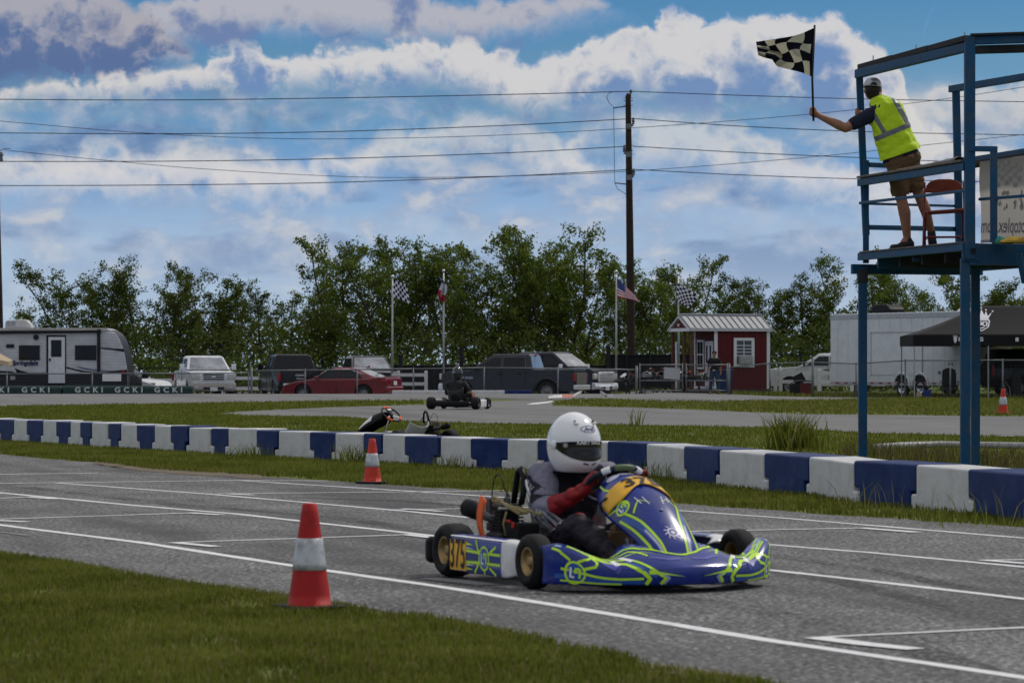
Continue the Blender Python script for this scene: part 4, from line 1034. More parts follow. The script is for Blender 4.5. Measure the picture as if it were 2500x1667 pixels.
def engine(parent, strap=True, sx=-.28, sy=-.34):
    e = bpy.data.objects.new('engine', None); COL.objects.link(e); e.parent = parent; e.location = (sx, sy, 0)
    def ep(name, fn, m, **kw): mb = MB(); fn(mb); return mb.build(name, m, e, **kw)
    ep('crankcase', lambda mb: (mb.box((0, 0, .155), (.19, .17, .15)), mb.box((.06, .01, .15), (.16, .13, .11))), ENGBLK, bevel=.02)
    def cyl(mb):
        for i in range(7): mb.box((-.01, 0, .235+i*.017), (.13-.002*i, .13, .008))
        mb.box((-.01, 0, .28), (.09, .09, .12))
    ep('cylinder_fins', cyl, ENGBLK)['kind'] = 'stuff'
    ep('cylinder_head', lambda mb: (mb.box((-.01, 0, .362), (.115, .115, .018)), mb.lathe([(.018, .37), (.018, .40), (.008, .405), (.008, .425)], Matrix.Translation((-.01, 0, 0)), 10)), DARKSTEEL, bevel=.004)
    ep('top_bracket', lambda mb: (mb.bar((-.10, -.03, .385), (.25, -.02, .335), .03, .016), mb.bar((.02, .02, .36), (.26, .06, .325), .02, .014)), TANCABLE, bevel=.004)
    ep('clutch_cover', lambda mb: mb.lathe([(.001, .102), (.045, .10), (.06, .085), (.062, .07)], Matrix.Translation((.06, 0, .15)) @ Matrix.Rotation(math.radians(90), 4, 'X'), 18), DARKSTEEL, smooth=True)
    ep('battery_box', lambda mb: mb.box((.19, -.01, .235), (.15, .12, .10)), BLACK, bevel=.01)
    ep('red_cap', lambda mb: (mb.box((.15, -.075, .292), (.08, .012, .014)), mb.box((.22, -.075, .275), (.02, .012, .03))), mat('red_part', (.45, .03, .02), .5), bevel=.003)
    if strap:
        ep('orange_strap', lambda mb: mb.grid(lambda u, v: (-.105+.13*u+.055*(v-.5)-.03*math.sin(u*3.1), -.09-.035*math.sin(u*math.pi), .40-.30*u+.01*math.cos(v*3)), 14, 4), ORANGE, smooth=True, solid=.012)
    ep('carburettor', lambda mb: (mb.tube([(-.10, 0, .29), (-.16, -.01, .30), (-.235, -.02, .31)], [.034, .034, .03], 12), mb.box((-.165, -.01, .35), (.05, .05, .09)), mb.tube([(-.165, -.01, .23), (-.165, -.01, .27)], .03, 12)), DARKSTEEL, smooth=False, bevel=.004)
    ep('air_filter', lambda mb: mb.tube([(-.235, -.02, .31), (-.26, -.03, .315), (-.30, -.05, .33), (-.345, -.07, .34), (-.36, -.075, .343)], [.03, .042, .047, .046, .030], 14), BLACK, smooth=True)
    ep('throttle_cable', lambda mb: mb.tube([(-.165, -.01, .39)]+[(-.165+.075*(1-math.cos(a)), -.01, .40+.115*math.sin(a)) for a in [i*math.pi/14 for i in range(13)]]+[(-.01, .02, .40)], .0035, 6), BLACK, smooth=True)
    ep('water_hose', lambda mb: mb.tube([(-.035, .05, .37), (-.03, .06, .46), (-.005, .06, .53), (.035, .06, .545), (.065, .06, .50), (.075, .05, .42), (.07, .04, .37)], .0165, 10), BLACK, smooth=True)
    ep('radiator_stay', lambda mb: mb.tube([(.045, .06, .535), (.10, .07, .44), (.155, .08, .345)], .012, 8), ALU, smooth=True)
    ep('exhaust', lambda mb: mb.tube([(.0, .08, .26), (.10, .14, .22), (.16, .17, .20), (.02, .19, .17), (-.22, .17, .16)], [.025, .03, .045, .05, .035], 12), DARKSTEEL, smooth=True)
    ep('wiring', lambda mb: (mb.tube([(-.12, -.02, .40), (0, -.06, .40), (.12, -.07, .37), (.26, -.06, .33)], .008, 6), mb.tube([(.155, -.08, .34), (.15, -.095, .28), (.165, -.09, .22)], .006, 6), mb.tube([(-.16, -.03, .22), (-.20, -.04, .18), (-.19, -.04, .14)], .004, 5)), TANCABLE, smooth=True)
    return e

kart = thing('racing_kart', 'blue racing kart with lime stripes and yellow 375 plates, crossing the track in the foreground', 'kart', (KX, KY, .006), KANG)
frame(kart, DARKSTEEL)
wheel(kart, .475, -.555, .130, .108, -1, GOLD, .068); wheel(kart, .475, .555, .130, .108, 1, GOLD, .068)
wheel(kart, -.475, -.545, .134, .150, -1, GOLD, .070); wheel(kart, -.475, .545, .134, .150, 1, GOLD, .070)
BS = Surf(bumper_fn, 1); 
if BS.frame(0, .25)[2].x < 0: BS.flip = -1
mb = MB(); mb.grid(lambda u, v: bumper_fn(u, v), 90, 26, u=(-1, 1)); bumper = mb.build('front_bumper', KBLUE, kart, smooth=True, solid=.006)
mb = MB(); mb.grid(lambda u, v: (XF(.612*u)-.03-.25*v, .60*u, .036), 30, 2, u=(-.95, .95)); mb.build('bumper_skid', BLACK, bumper)
mbl, mbw, mbb, mbp, mbp2 = MB(), MB(), MB(), MB(), MB()
for s in (-1, 1):
    q = lambda pts: [(s*a, b) for a, b in pts]
    # collar line round the foot of the panel
    BS.ribbon(mbl, q([(.50, .965), (.385, .86), (.30, .74), (.13, .66), (0, .645)]), .017)
    BS.ribbon(mbp, q([(.36, .86), (.28, .77), (.13, .69), (0, .675)]), .008, h=.0022)
    # upper line running out to the shoulder
    BS.ribbon(mbl, q([(.60, .97), (.52, .87), (.40, .79), (.30, .62)]), .012, taper=False)
    BS.ribbon(mbl, q([(.66, .93), (.62, .80), (.34, .70), (.22, .64)]), .014, taper=True)
    # stepped lines dropping to the lower lip
    BS.ribbon(mbl, q([(.80, .80), (.60, .70), (.46, .66), (.33, .44), (.28, .30)]), .014)
    BS.ribbon(mbl, q([(.36, .36), (.28, .33), (.08, .22)]), .020, taper=True)
    BS.ribbon(mbl, q([(.28, .30), (.23, .22), (.27, .04)]), .016)
    BS.ribbon(mbp, q([(.255, .28), (.205, .20), (.245, .03)]), .008, h=.0022)
    BS.ribbon(mbl, q([(.86, .70), (.62, .60), (.50, .56), (.40, .36), (.355, .18), (.38, .03)]), .019)
    BS.ribbon(mbl, q([(.92, .22), (.70, .19), (.56, .17), (.40, .19)]), .011)
    BS.ribbon(mbl, q([(.92, .06), (.70, .045), (.55, .04)]), .008)
    # shoulder hexagon
    BS.ribbon(mbl, q([(.955, .56), (.915, .43), (.87, .36)]), .012)
    BS.ribbon(mbl, q([(.83, .36), (.76, .50), (.73, .60), (.70, .53), (.72, .40), (.80, .26)]), .013)
    BS.ribbon(mbl, q([(.93, .92), (.82, .86), (.74, .78), (.68, .66), (.60, .60)]), .012)
    BS.ribbon(mbp, q([(.94, .85), (.84, .80), (.76, .70)]), .008, h=.0022)
    for pts_, w_ in (([(.95, .12), (.60, .10), (.40, .10)], .022), ([(.90, .80), (.72, .70), (.60, .80)], .030), ([(.48, .62), (.38, .42), (.30, .24)], .022), ([(.42, .93), (.30, .84), (.16, .76)], .030)): BS.ribbon(mbb, q(pts_), w_, h=.0012)
    for pts_, w_ in (([(.66, .62), (.56, .40)], .035), ([(.30, .60), (.16, .56), (.05, .58)], .020), ([(.78, .92), (.68, .84)], .030)): BS.ribbon(mbp2, q(pts_), w_, h=.0014)  # broad violet ribbons: glare on the bodywork, painted in
    logo(BS, mbl, mbw, mbb, s*.84, .19, .048)
    BS.ribbon(mbw, q([(.585, .66), (.56, .52)]), .026, h=.0024); BS.ribbon(mbw, q([(.50, .76), (.44, .60)]), .022, h=.0024)
    BS.ribbon(mbp, q([(.93, .66), (.90, .62)]), .014, h=.0024)
for mbx, nm, m in ((mbl, 'lime_stripes', LIME), (mbw, 'white_marks', WHITE), (mbb, 'logo_ground', MIDBLUE), (mbp, 'pale_stripes', PALEBLUE), (mbp2, 'violet_glare', VIOLET)):
    o = mbx.build(nm, m, bumper, recalc=False); o['kind'] = 'stuff'
PS = Surf(panel_fn, 1)
if PS.frame(0, .5)[2].z < 0: PS.flip = -1
mb = MB(); mb.grid(panel_fn, 36, 40, u=(-1.05, 1.05), v=(-.05, 1.02)); panel = mb.build('front_panel', KBLUE, kart, smooth=True, solid=.005)
mbl, mbw, mbb, mbp = MB(), MB(), MB(), MB()
for s in (-1, 1):
    q = lambda pts: [(s*a, b) for a, b in pts]
    k_ = lambda pts: [(s*a-(.20 if s > 0 else .0), b) for a, b in pts]
    PS.ribbon(mbl, k_([(.42, .0), (.46, .14), (.60, .34), (.80, .52)]), .013)
    PS.ribbon(mbl, k_([(.82, .02), (.82, .16), (.88, .34), (.95, .50)]), .013)
    PS.ribbon(mbp, k_([(.51, .0), (.55, .12), (.66, .28)]), .012, h=.0022)
    PS.ribbon(mbl, q([(.62, .44), (.35, .52), (.10, .47)]), .009, taper=True)
    PS.ribbon(mbl, q([(.98, .74), (.70, .62), (.58, .54)]), .010)
    PS.ribbon(mbl, q([(1.0, .64), (.80, .57)]), .010)
    PS.ribbon(mbl, q([(.84, .98), (.78, .86), (.70, .80)]), .010)
    PS.ribbon(mbb, k_([(.50, .02), (.56, .16), (.72, .34), (.90, .50)]), .030, h=.0012); PS.ribbon(mbb, q([(.95, .72), (.80, .60)]), .04, h=.0012)
    logo(PS, mbl, mbw, mbb, s*.72, .545, .036, st=.008)
    PS.disc(mbp, s*.45, .93, .035, h=.002); PS.disc(mbp, s*.10, .955, .03, h=.002)
    PS.ribbon(mbw, q([(.22, .54), (.17, .46)]), .004); PS.ribbon(mbw, q([(.38, .56), (.33, .48)]), .004)
# pale sun emblem low on the panel
PS.disc(mbp, 0, .20, .030, h=.0024, r0=.020); PS.disc(mbp, 0, .20, .012, h=.0024)
for k in range(10):
    a = 2*math.pi*k/10; PS.strokes(mbp, 0, .20, [[(.033*math.cos(a), .033*math.sin(a)), (.046*math.cos(a+.25), .046*math.sin(a+.25))]], .006, 0, .0024)
for mbx, nm, m in ((mbl, 'lime_stripes', LIME), (mbw, 'white_marks', WHITE), (mbb, 'logo_ground', MIDBLUE), (mbp, 'pale_print', LAVENDER)):
    o = mbx.build(nm, m, panel, recalc=False); o['kind'] = 'stuff'
def plate_fn(a, b):
    lo = .645+.035*math.cos(a*5.2)-.02*abs(a)+.04*(abs(a) > .8)*0; hi = .795-.045*abs(a)**2+.01*math.cos(a*7)
    return PS.lift(a, lo+(hi-lo)*b, .011)
mb = MB(); mb.grid(plate_fn, 30, 8, u=(-.98, .90)); pl = mb.build('number_plate', YELLOWPL, kart, smooth=True, solid=.006)
PL2 = Surf(lambda a, b: PS.lift(a, b, .0115), PS.flip)
mb = MB(); add_text(mb, '375', lambda x, y: PL2.local(.02+0, .715, -x*-1.0, y, .0025), .105, bold=.003, width=.20, cut=.02); mb.build('number', NUMBER, pl, recalc=False)['kind'] = 'stuff'
mb = MB(); mb.tube([PS.lift(-.80, .74, .012), PS.lift(-.92, .74, .03), PS.lift(-1.0, .70, .02)], .006, 8); mb.build('plate_strap', BLACK, kart, smooth=True)
mb = MB(); mb.ball(PS.lift(.02, .395, .002), (.010, .010, .005), n=10); mb.build('bolt', STEEL, panel, smooth=True)
# side pods
pods = []
for s in (1, -1):
    SP = Surf((lambda u, v: pod_fn(u, v)) if s == 1 else (lambda u, v: (pod_fn(u, v)[0], -pod_fn(u, v)[1], pod_fn(u, v)[2])))
    if SP.frame(.5, .3)[2].y*s > 0: SP.flip = -1
    mb = MB(); mb.grid(lambda u, v: SP.p(u, v), 44, 20, mfn=lambda i, j: 1 if i >= 36 else 0); pod = mb.build('side_pod', [KBLUE, WHITEGLOSS], kart, smooth=True, solid=.006)
    mb = MB(); mb.grid(lambda u, v: SP.p(1, .9*v)+Vector((-.002, .06*s*(1 if v else 1)*0, 0)), 1, 6); 
    mbl, mbw, mbb, mby, mbn = MB(), MB(), MB(), MB(), MB()
    mby.grid(lambda u, v: SP.lift(.005+.265*u, .03+.63*v, .0022), 8, 6)
    SPn = Surf(lambda a, b: SP.lift(a, b, .0022), SP.flip)
    add_text(mbn, '375', lambda x, y: SPn.local(.138, .345, x*(1 if s == 1 else -1), y, .0028), .205, bold=.002, width=.175, cut=.03)
    for y0, a in ((.46, .44), (.22, .24)): SP.ribbon(mbl, [(.275, y0), (.50, a)], .014); SP.ribbon(mbl, [(.61, a), (.81, a)], .013)
    for c in ([(.42, .70), (.455, .52), (.485, .46)], [(.40, .02), (.44, .12), (.47, .22)], [(.645, .46), (.74, .60)], [(.64, .16), (.74, .02)], [(.56, .10), (.56, .01)]): SP.ribbon(mbl, c, .013)
    SP.ribbon(mbl, [(.275, .60), (.38, .585)], .014, taper=True); SP.ribbon(mbl, [(.275, .09), (.38, .08)], .012, taper=True)
    SP.ribbon(mbw, [(.275, .52), (.40, .50)], .006, taper=True); SP.ribbon(mbw, [(.275, .165), (.40, .175)], .006, taper=True)
    logo(SP, mbl, mbw, mbb, .56, .335, .055, flipx=1 if s == 1 else -1, st=.011)
    SP.ribbon(mbw, [(.0, .735), (.86, .735)], .012)
    for mbx, nm, m in ((mbl, 'lime_stripes', LIME), (mbw, 'white_marks', WHITE), (mbb, 'logo_ground', MIDBLUE)):
        o = mbx.build(nm, m, pod, recalc=False); o['kind'] = 'stuff'
    npl = mby.build('number_plate', YELLOWPL, pod, recalc=False); mbn.build('number', NUMBER, pod, recalc=False)['kind'] = 'stuff'
mb = MB(); mb.box((-.70, 0, .125), (.075, 1.20, .135)); mb.build('rear_bumper', BLACK, kart, bevel=.03, seg=4)
seat(kart, GREYSEAT)
engine(kart)
mb = MB(); mb.tube([(.40, 0, .10), (.22, 0, .49)], .011, 10); mb.build('steering_column', ALU, kart, smooth=True)
mb = MB(); mb.box((.30, -.03, .175), (.11, .14, .16)); mb.lathe([(.03, .25), (.03, .285), (.001, .287)], Matrix.Translation((.30, -.03, 0)), 14); mb.build('fuel_tank', BROWNTANK, kart, bevel=.02, seg=3)
mb = MB(); mb.tube([(.33, -.11, .27), (.26, -.12, .275), (.18, -.115, .25)], .009, 8); mb.build('shift_rod', STEEL, kart, smooth=True)
steering_wheel(kart, (.215, 0, .478), .142, math.radians(38), 0, mat('wheel_suede', (.02, .02, .05), .7, var=.2), [(WHITE, [(28, 44), (316, 332)]), (NUMBER, [(55, 75), (285, 305)]), (mat('lime_grey', (.09, .13, .06), .5), [(-20, 20)])])

# ------------------------------------------------------------------ its driver
SUITW = mat('suit_white_lilac', (.17, .165, .22), .7, var=.25, scale=10, bump=.5, bscale=14); SUITB = mat('suit_dark_plum', (.012, .010, .018), .7, var=.3, bump=.5, bscale=14)
SUITR = mat('suit_red', (.24, .008, .014), .6, var=.2, bump=.5, bscale=14); SUITY = mat('neck_roll_black_yellow', (.10, .10, .015), .7, var=.6, scale=9)
GLOVE = mat('red_glove', (.24, .010, .012), .6, var=.25, scale=20); BOOT = mat('black_boot', (.015, .015, .018), .5)
HELMETW = mat('white_helmet_shell', (.78, .78, .80), .16, var=.02, coat=.8); SKIN = mat('tanned_skin', (.30, .14, .085), .5, var=.15, scale=12)
dr = thing('person', 'kart driver in white helmet, plum and white suit and red gloves, in the blue kart', 'person', (KX, KY, .006), KANG)
SH = [(-.205, -.165, .505), (-.19, .165, .50)]; ELB = [(-.075, -.235, .335), (-.05, .25, .34)]; HND = [(.165, -.132, .452), (.195, .145, .458)]
HIP = [(-.22, -.10, .14), (-.22, .10, .14)]; KNE = [(.20, -.185, .275), (.20, .185, .275)]; ANK = [(.55, -.13, .115), (.55, .13, .115)]; TOE = [(.66, -.13, .16), (.66, .13, .16)]
caps = [((-.25, 0, .16), .115, (-.29, 0, .30), .125), ((-.29, -.03, .32), .115, (-.245, -.06, .46), .105), ((-.29, .03, .32), .115, (-.245, .06, .46), .105),
        ((-.24, -.09, .48), .085, (-.24, .09, .48), .085), ((-.21, -.02, .50), .085, (-.16, -.04, .60), .065), ((-.14, -.05, .66), .085)]
for i in (0, 1):
    caps += [((-.23, (-.09, .09)[i], .475), .080, SH[i], .078), ((SH[i][0]-.005, SH[i][1]*1.08, SH[i][2]-.01), .088, ELB[i], .062), (ELB[i], .056, HND[i], .036), (HIP[i], .095, KNE[i], .068), (KNE[i], .066, ANK[i], .045), (ANK[i], .045, TOE[i], .033)]
    # palm, fingers closed round the rim, thumb
    hx, hy, hz = HND[i]; sgn = -1 if i == 0 else 1
    caps += [((hx, hy, hz), .034, (hx+.045, hy+.005*sgn, hz+.028), .030)]
    for k in range(4):
        a = Vector((hx+.03+.017*k, hy+sgn*.012, hz+.048+.006*k)); b_ = a+Vector((.012, -.018*sgn, .026)); c_ = b_+Vector((.012, -.024*sgn, -.014)); d_ = c_+Vector((-.004, .006*sgn, -.02))
        ln = (1, 1.08, 1.0, .85)[k]
        caps += [(a, .0105, b_, .010), (b_, .010, c_, .0095), (c_, .0095, d_, .0085)]
    caps += [((hx+.01, hy-.02*sgn, hz+.02), .013, (hx+.04, hy-.046*sgn, hz+.035), .011), ((hx+.04, hy-.046*sgn, hz+.035), .011, (hx+.062, hy-.04*sgn, hz+.044), .009)]
def suit_zone(c):
    x, y, z = c; side = 0 if y < 0 else 1
    def near(a, b):
        a, b = Vector(a), Vector(b); t = max(0, min(1, (Vector(c)-a).dot(b-a)/(b-a).length_squared)); return (Vector(c)-a.lerp(b, t)).length, t
    df, tf = near(ELB[side], HND[side]); du, tu = near(SH[side], ELB[side])
    if (Vector(c)-Vector(HND[side])).length < .14 and x > HND[side][0]-.05: return 3
    if df < .075 and df <= du+.01 and (x > -.11): 
        if tf > .74: return 3
        if .30 < tf: return 2
        if tf > .24: return 4 if y > 0 else 2
        return 0
    if du < .10 and abs(y) > .13 and z > .26: 
        return 1 if (abs(z-.40) < .022 and x > -.2) else 0
    if z > .565: return 4
    if z > .46 and abs(y) > .14 and x < -.17: return 0
    if z > .16 and x < .02 and abs(y) > .10 and x < -.14 and z < .30: return 2
    if x > .60: return 1
    return 1
drv = blob('body', caps, [SUITW, SUITB, SUITR, GLOVE, SUITY], dr, voxel=.0075, smooth=3, mfn=suit_zone, wrinkle=.0075, wscale=13.0)
# helmet
hel = bpy.data.objects.new('helmet', None); COL.objects.link(hel); hel.parent = dr; hel.location = (-.12, -.05, .672); hel.rotation_euler = (0, math.radians(3), math.radians(6))
def hel_r(az, el):
    """distance from the helmet centre; az 0 = forward, el up"""
    c = math.cos(el); x = math.cos(az)*c; y = math.sin(az)*c; z = math.sin(el)
    a = .152 if x > 0 else .148
    r = 1/math.sqrt((x/a)**2+(y/.130)**2+(z/(.158 if z > 0 else .190))**2)
    chin = max(0.0, x)**2*math.exp(-((el+.62)/.32)**2)*.030
    brow = max(0.0, x)**2*math.exp(-((el+.05)/.30)**2)*(-.004)
    return r+chin+brow
def hel_fn(az, el, lift=0.0):
    r = hel_r(az, el)+lift; c = math.cos(el); return Vector((r*math.cos(az)*c, r*math.sin(az)*c, r*math.sin(el)))
HS = Surf(lambda a, e: hel_fn(a, e), 1)
if HS.frame(0, .3)[2].x < 0: HS.flip = -1
mb = MB(); mb.grid(lambda a, e: hel_fn(a, e), 56, 40, u=(-math.pi, math.pi), v=(-.98, math.pi/2-.0005)); mb.build('shell', HELMETW, hel, smooth=True)
mb = MB(); mb.lathe([(.075, -.155), (.11, -.148), (.112, -.135)], Matrix.Translation((.005, 0, 0)), 28); mb.build('neck_trim', BLACK, hel, smooth=True)
def vis_top(a): return .15-.12*(abs(a)/1.55)**2.2
def vis_bot(a): return -.44+.44*(abs(a)/1.55)**2.4
VIS = mat('smoked_visor', (.020, .017, .013), .12, var=.4, spec=.35)
mb = MB(); mb.grid(lambda a, t: hel_fn(a, vis_bot(a)+(vis_top(a)-vis_bot(a))*t, .0035), 44, 12, u=(-1.5, 1.5)); mb.build('visor', VIS, hel, smooth=True)
mb = MB(); mb.grid(lambda a, t: hel_fn(a, vis_top(a)-.105*(1-t)*(1-(abs(a)/1.6)**2), .0048), 44, 4, u=(-1.35, 1.35)); mb.build('visor_strip', BLACK, hel, smooth=True)
HLOGO = mat('navy_print', (.03, .03, .16), .4, var=.1)
mb = MB(); add_text(mb, 'KART RACE', lambda x, y: HS.local(.0, .098, x, y, .0062), .026, bold=.0006); mb.build('visor_lettering', WHITE, hel, recalc=False)['kind'] = 'stuff'
mb = MB(); HS.disc(mb, -.86, .0, .012, h=.006); mb.build('visor_badge', mat('grey_badge', (.3, .32, .33), .5), hel, recalc=False)
mb = MB()
ov = [(.045*math.cos(2*math.pi*k/28), .020*math.sin(2*math.pi*k/28)) for k in range(29)]
def hlp(x, y): return HS.local(.02, .56, x, y, .0016)
vs = []; 
for k in range(29):
    x, y = ov[k]; vs += [hlp(x, y), hlp(x*.90, y*.84)]
mb.add(vs, [(2*k, 2*k+1, 2*k+3, 2*k+2) for k in range(28)])
add_text(mb, 'Arai', hlp, .030, bold=.0008, shear=.35, width=.062); mb.build('brand_mark', HLOGO, hel, recalc=False)['kind'] = 'stuff'
for sgn in (-1, 1):
    mb = MB(); p = hel_fn(sgn*.50, .78, .004); mb.ball(p, (.020, .012, .007), n=10); mb.build('vent_scoop', HELMETW, hel, smooth=True)
    mb = MB(); mb.box(hel_fn(sgn*.50-.05, .83, .006), (.012, .006, .012)); mb.build('vent_slot', BLACK, hel)
    mb = MB(); HS.ribbon(mb, [(sgn*.06, -.545), (sgn*.24, -.515)], .007, h=.002); mb.build('chin_vent', BLACK, hel, recalc=False)
    mb = MB(); M = Matrix.Translation(hel_fn(sgn*1.45, -.02, -.004)) @ Matrix.Rotation(math.radians(-90)*sgn, 4, 'X'); mb.lathe([(.001, .011), (.020, .010), (.024, .004), (.024, 0)], M, 16); mb.build('visor_pivot', HELMETW, hel, smooth=True)
# prints on the suit: arm patch, chest and thigh lettering laid just above the body by ray
def on_body(o, p, d):
    hit, loc, nrm, _ = o.ray_cast(Vector(p), Vector(d).normalized()); return (loc, nrm) if hit else (None, None)
bpy.context.view_layer.update()
def print_on(o, name, body, c, right, up, size, m, parent, width=None, bold=.002, box=None, bm=None):
    """project lettering along -(right x up) onto the body"""
    right, up = Vector(right).normalized(), Vector(up).normalized(); n = right.cross(up).normalized(); c = Vector(c)
    def pr(x, y, h=.003):
        loc, nr = on_body(o, c+right*x+up*y+n*.25, -n)
        return (loc+nr*h) if loc is not None else c+right*x+up*y
    if box:
        mb = MB(); mb.grid(lambda u, v: pr((u-.5)*box[0], (v-.5)*box[1], .002), 10, 8); mb.build(name+'_patch', bm, parent, recalc=False)
    mb = MB(); vs, fs = text_mesh(body, size, bold=bold, width=width, cut=.012); mb.add([pr(x, y, .004) for x, y in vs], fs); mb.build(name, m, parent, recalc=False)['kind'] = 'stuff'
armd = Vector(ELB[0])-Vector(SH[0])
print_on(drv, 'sleeve_lettering', 'BULL', Vector(SH[0])+armd*.32+Vector((.01, -.03, 0)), (.80, -.25, -.5), (.52, -.05, .85), .050, mat('grey_print', (.32, .32, .36), .6), dr, width=.075, box=(.115, .075), bm=SUITB)
print_on(drv, 'chest_lettering', 'OTK', (-.10, -.04, .42), (0, 1, 0), (-.25, 0, 1), .05, WHITE, dr, width=.12)
print_on(drv, 'thigh_lettering', 'MINUS', Vector(HIP[0])*.42+Vector(KNE[0])*.58+Vector((0, -.02, .02)), (.92, .05, .30), (-.2, .55, .6), .060, mat('pale_print_suit', (.42, .42, .46), .6), dr, width=.16)

# ------------------------------------------------------------------ the flagman on the tower
HIVIS = mat('lime_yellow_vest', (.46, .66, .012), .65, var=.08, scale=9, bump=.6, bscale=9); REFL = mat('grey_reflective_tape', (.13, .14, .15), .4, .2, var=.12)
NAVY = mat('navy_cotton', (.010, .014, .032), .8, var=.3, bump=.4, bscale=14); KHAKI = mat('brown_khaki', (.115, .068, .034), .85, var=.2, bump=.5, bscale=12); SHOE = mat('black_shoe', (.014, .014, .016), .6, var=.3)
CAPC = mat('light_grey_cap', (.46, .46, .48), .75, var=.1); HAIR = mat('dark_hair', (.018, .013, .010), .6, var=.4, scale=60)
D0 = 30.72
fm_o = Vector((P(2235, 600, D0).x, D0, PZ))
fm = thing('person', 'flagman seen from behind in lime vest, shorts and grey cap, leaning left on the tower', 'person', fm_o)
def Q(x, y, d=0.0): return P(x, y, D0+d)-fm_o
zs = PZ - (H+(HY-606)*D0/F)
Lank, Lkne, Lhip = Q(2215, 582), Q(2200, 484, -.03), Q(2190, 400, -.02)
Rank, Rkne, Rhip = Q(2274, 566, .16), Q(2243, 474, .05), Q(2218, 392, .02)
spine = [Q(2200, 385), Q(2180, 330, .02), Q(2163, 275, .05), Q(2147, 248, .09)]
head = Q(2131, 219, .13); Lsh, Rsh = Q(2124, 282, .02), Q(2180, 262, .10)
Lel, Lwr, Lha = Q(2064, 313, -.03), Q(2001, 284, -.06), Q(1987, 274, -.07)
Rel, Rwr, Rha = Q(2150, 310, .42), Q(2108, 288, .52), Q(2101, 277, .50)
legs = lambda g=0: [(Lhip, .085+g, Lkne, .062+g), (Rhip, .085+g, Rkne, .060+g)]
torso = lambda g: [(spine[0]+Vector((-.045, 0, 0)), .120+g, spine[1]+Vector((-.04, 0, 0)), .125+g), (spine[0]+Vector((.05, 0, .01)), .115+g, spine[1]+Vector((.045, 0, 0)), .122+g), (spine[1]+Vector((-.04, 0, 0)), .125+g, spine[2]+Vector((-.05, 0, 0)), .118+g), (spine[1]+Vector((.045, 0, 0)), .122+g, spine[2]+Vector((.055, 0, .0)), .112+g), (Lsh, .070+g, Rsh, .068+g), (spine[2], .10+g, spine[3], .062+g)]
def fingers(o, ax, across, curl, r=.0095, L=(.032, .026, .02)):
    """four bent fingers and a thumb from palm point o"""
    out = []
    ax, across, curl = Vector(ax).normalized(), Vector(across).normalized(), Vector(curl).normalized()
    for k in range(4):
        f = (1, 1.1, 1.03, .82)[k]; a = o+across*(.021*(k-1.5)); b = a+(ax*.6+curl*.6)*L[0]*f; c = b+(curl-ax*.25).normalized()*L[1]*f; d = c+(-ax*.8+curl*.2).normalized()*L[2]*f
        out += [(a, r, b, r*.95), (b, r*.95, c, r*.88), (c, r*.88, d, r*.8)]
    t0 = o-ax*.05-across*.035; t1 = t0+(ax*.5-across*.4+curl*.4)*.04; t2 = t1+(ax*.6+curl*.7)*.03
    return out+[(t0, .012, t1, .0105), (t1, .0105, t2, .009)]
caps = [(Lhip, .085, Lkne, .058), (Lkne, .055, Lank.lerp(Lkne, .62)+Vector((.01, -.02, 0)), .062), (Lank.lerp(Lkne, .62)+Vector((.01, -.02, 0)), .060, Lank, .038), (Lank, .04, Lank+Vector((-.04, -.02, -.05)), .038),
        (Rhip, .085, Rkne, .056), (Rkne, .053, Rank.lerp(Rkne, .60)+Vector((.01, -.02, 0)), .058), (Rank.lerp(Rkne, .60)+Vector((.01, -.02, 0)), .056, Rank, .036), (Rank, .038, Rank+Vector((.01, .03, -.05)), .036)]
caps += torso(0)+[(spine[3], .058, head+Vector((.02, -.02, -.04)), .056), (head, (.078, .098, .112)), (head+Vector((-.02, .075, -.035)), (.05, .035, .06)), (head+Vector((-.03, .105, -.02)), .016),
        (Lsh, .062, Lel, .047), (Lel, .046, Lel.lerp(Lwr, .3), .049), (Lel.lerp(Lwr, .3), .048, Lwr, .030), (Lwr, .030, Lha, .032), (Lha+Vector((0, 0, -.025)), .027, Lha+Vector((0, 0, .03)), .026),
        (Rsh, .062, Rel, .046), (Rel, .046, Rwr, .030), (Rwr, .030, Rha, .032)]
caps += [(head+Vector((.082, .0, -.015)), (.012, .022, .032)), (head+Vector((-.080, .0, -.015)), (.012, .022, .032))]
caps += fingers(Lha+Vector((-.012, -.02, .005)), (-.8, -.2, .1), (0, .0, 1), (-.3, .9, 0)) + fingers(Rha+Vector((-.02, .02, .01)), (-.8, .1, .3), (0, 0, 1), (-.4, -.8, 0))
blob('body', caps, [SKIN], fm, voxel=.009, smooth=3)
blob('hair', [(head+Vector((0, -.012, -.005)), (.081, .092, .10)), (head+Vector((.01, -.05, -.055)), (.06, .045, .04))], [HAIR], fm, voxel=.009, smooth=2)
cz = head+Vector((-.002, -.004, .040)); Rt = Matrix.Rotation(math.radians(-6), 3, 'X') @ Matrix.Rotation(math.radians(5), 3, 'Y')
cap_o = bpy.data.objects.new('cap', None); COL.objects.link(cap_o); cap_o.parent = fm; cap_o.location = cz; cap_o.rotation_euler = Rt.to_euler()
mb = MB(); mb.grid(lambda a, t: Vector((.092*math.cos(a)*math.cos(t*math.pi/2)**.62, .108*math.sin(a)*math.cos(t*math.pi/2)**.62, -.022+.098*math.sin(t*math.pi/2))), 36, 10, u=(0, 2*math.pi), v=(0, .999)); mb.build('crown', CAPC, cap_o, smooth=True, solid=.004)
mb = MB(); mb.grid(lambda u, v: Vector(((u-.5)*.155, .095+v*.075*(1-(2*u-1)**2)**.5, -.018-.018*(2*u-1)**2)), 12, 5); mb.build('brim', CAPC, cap_o, smooth=True, solid=.005)
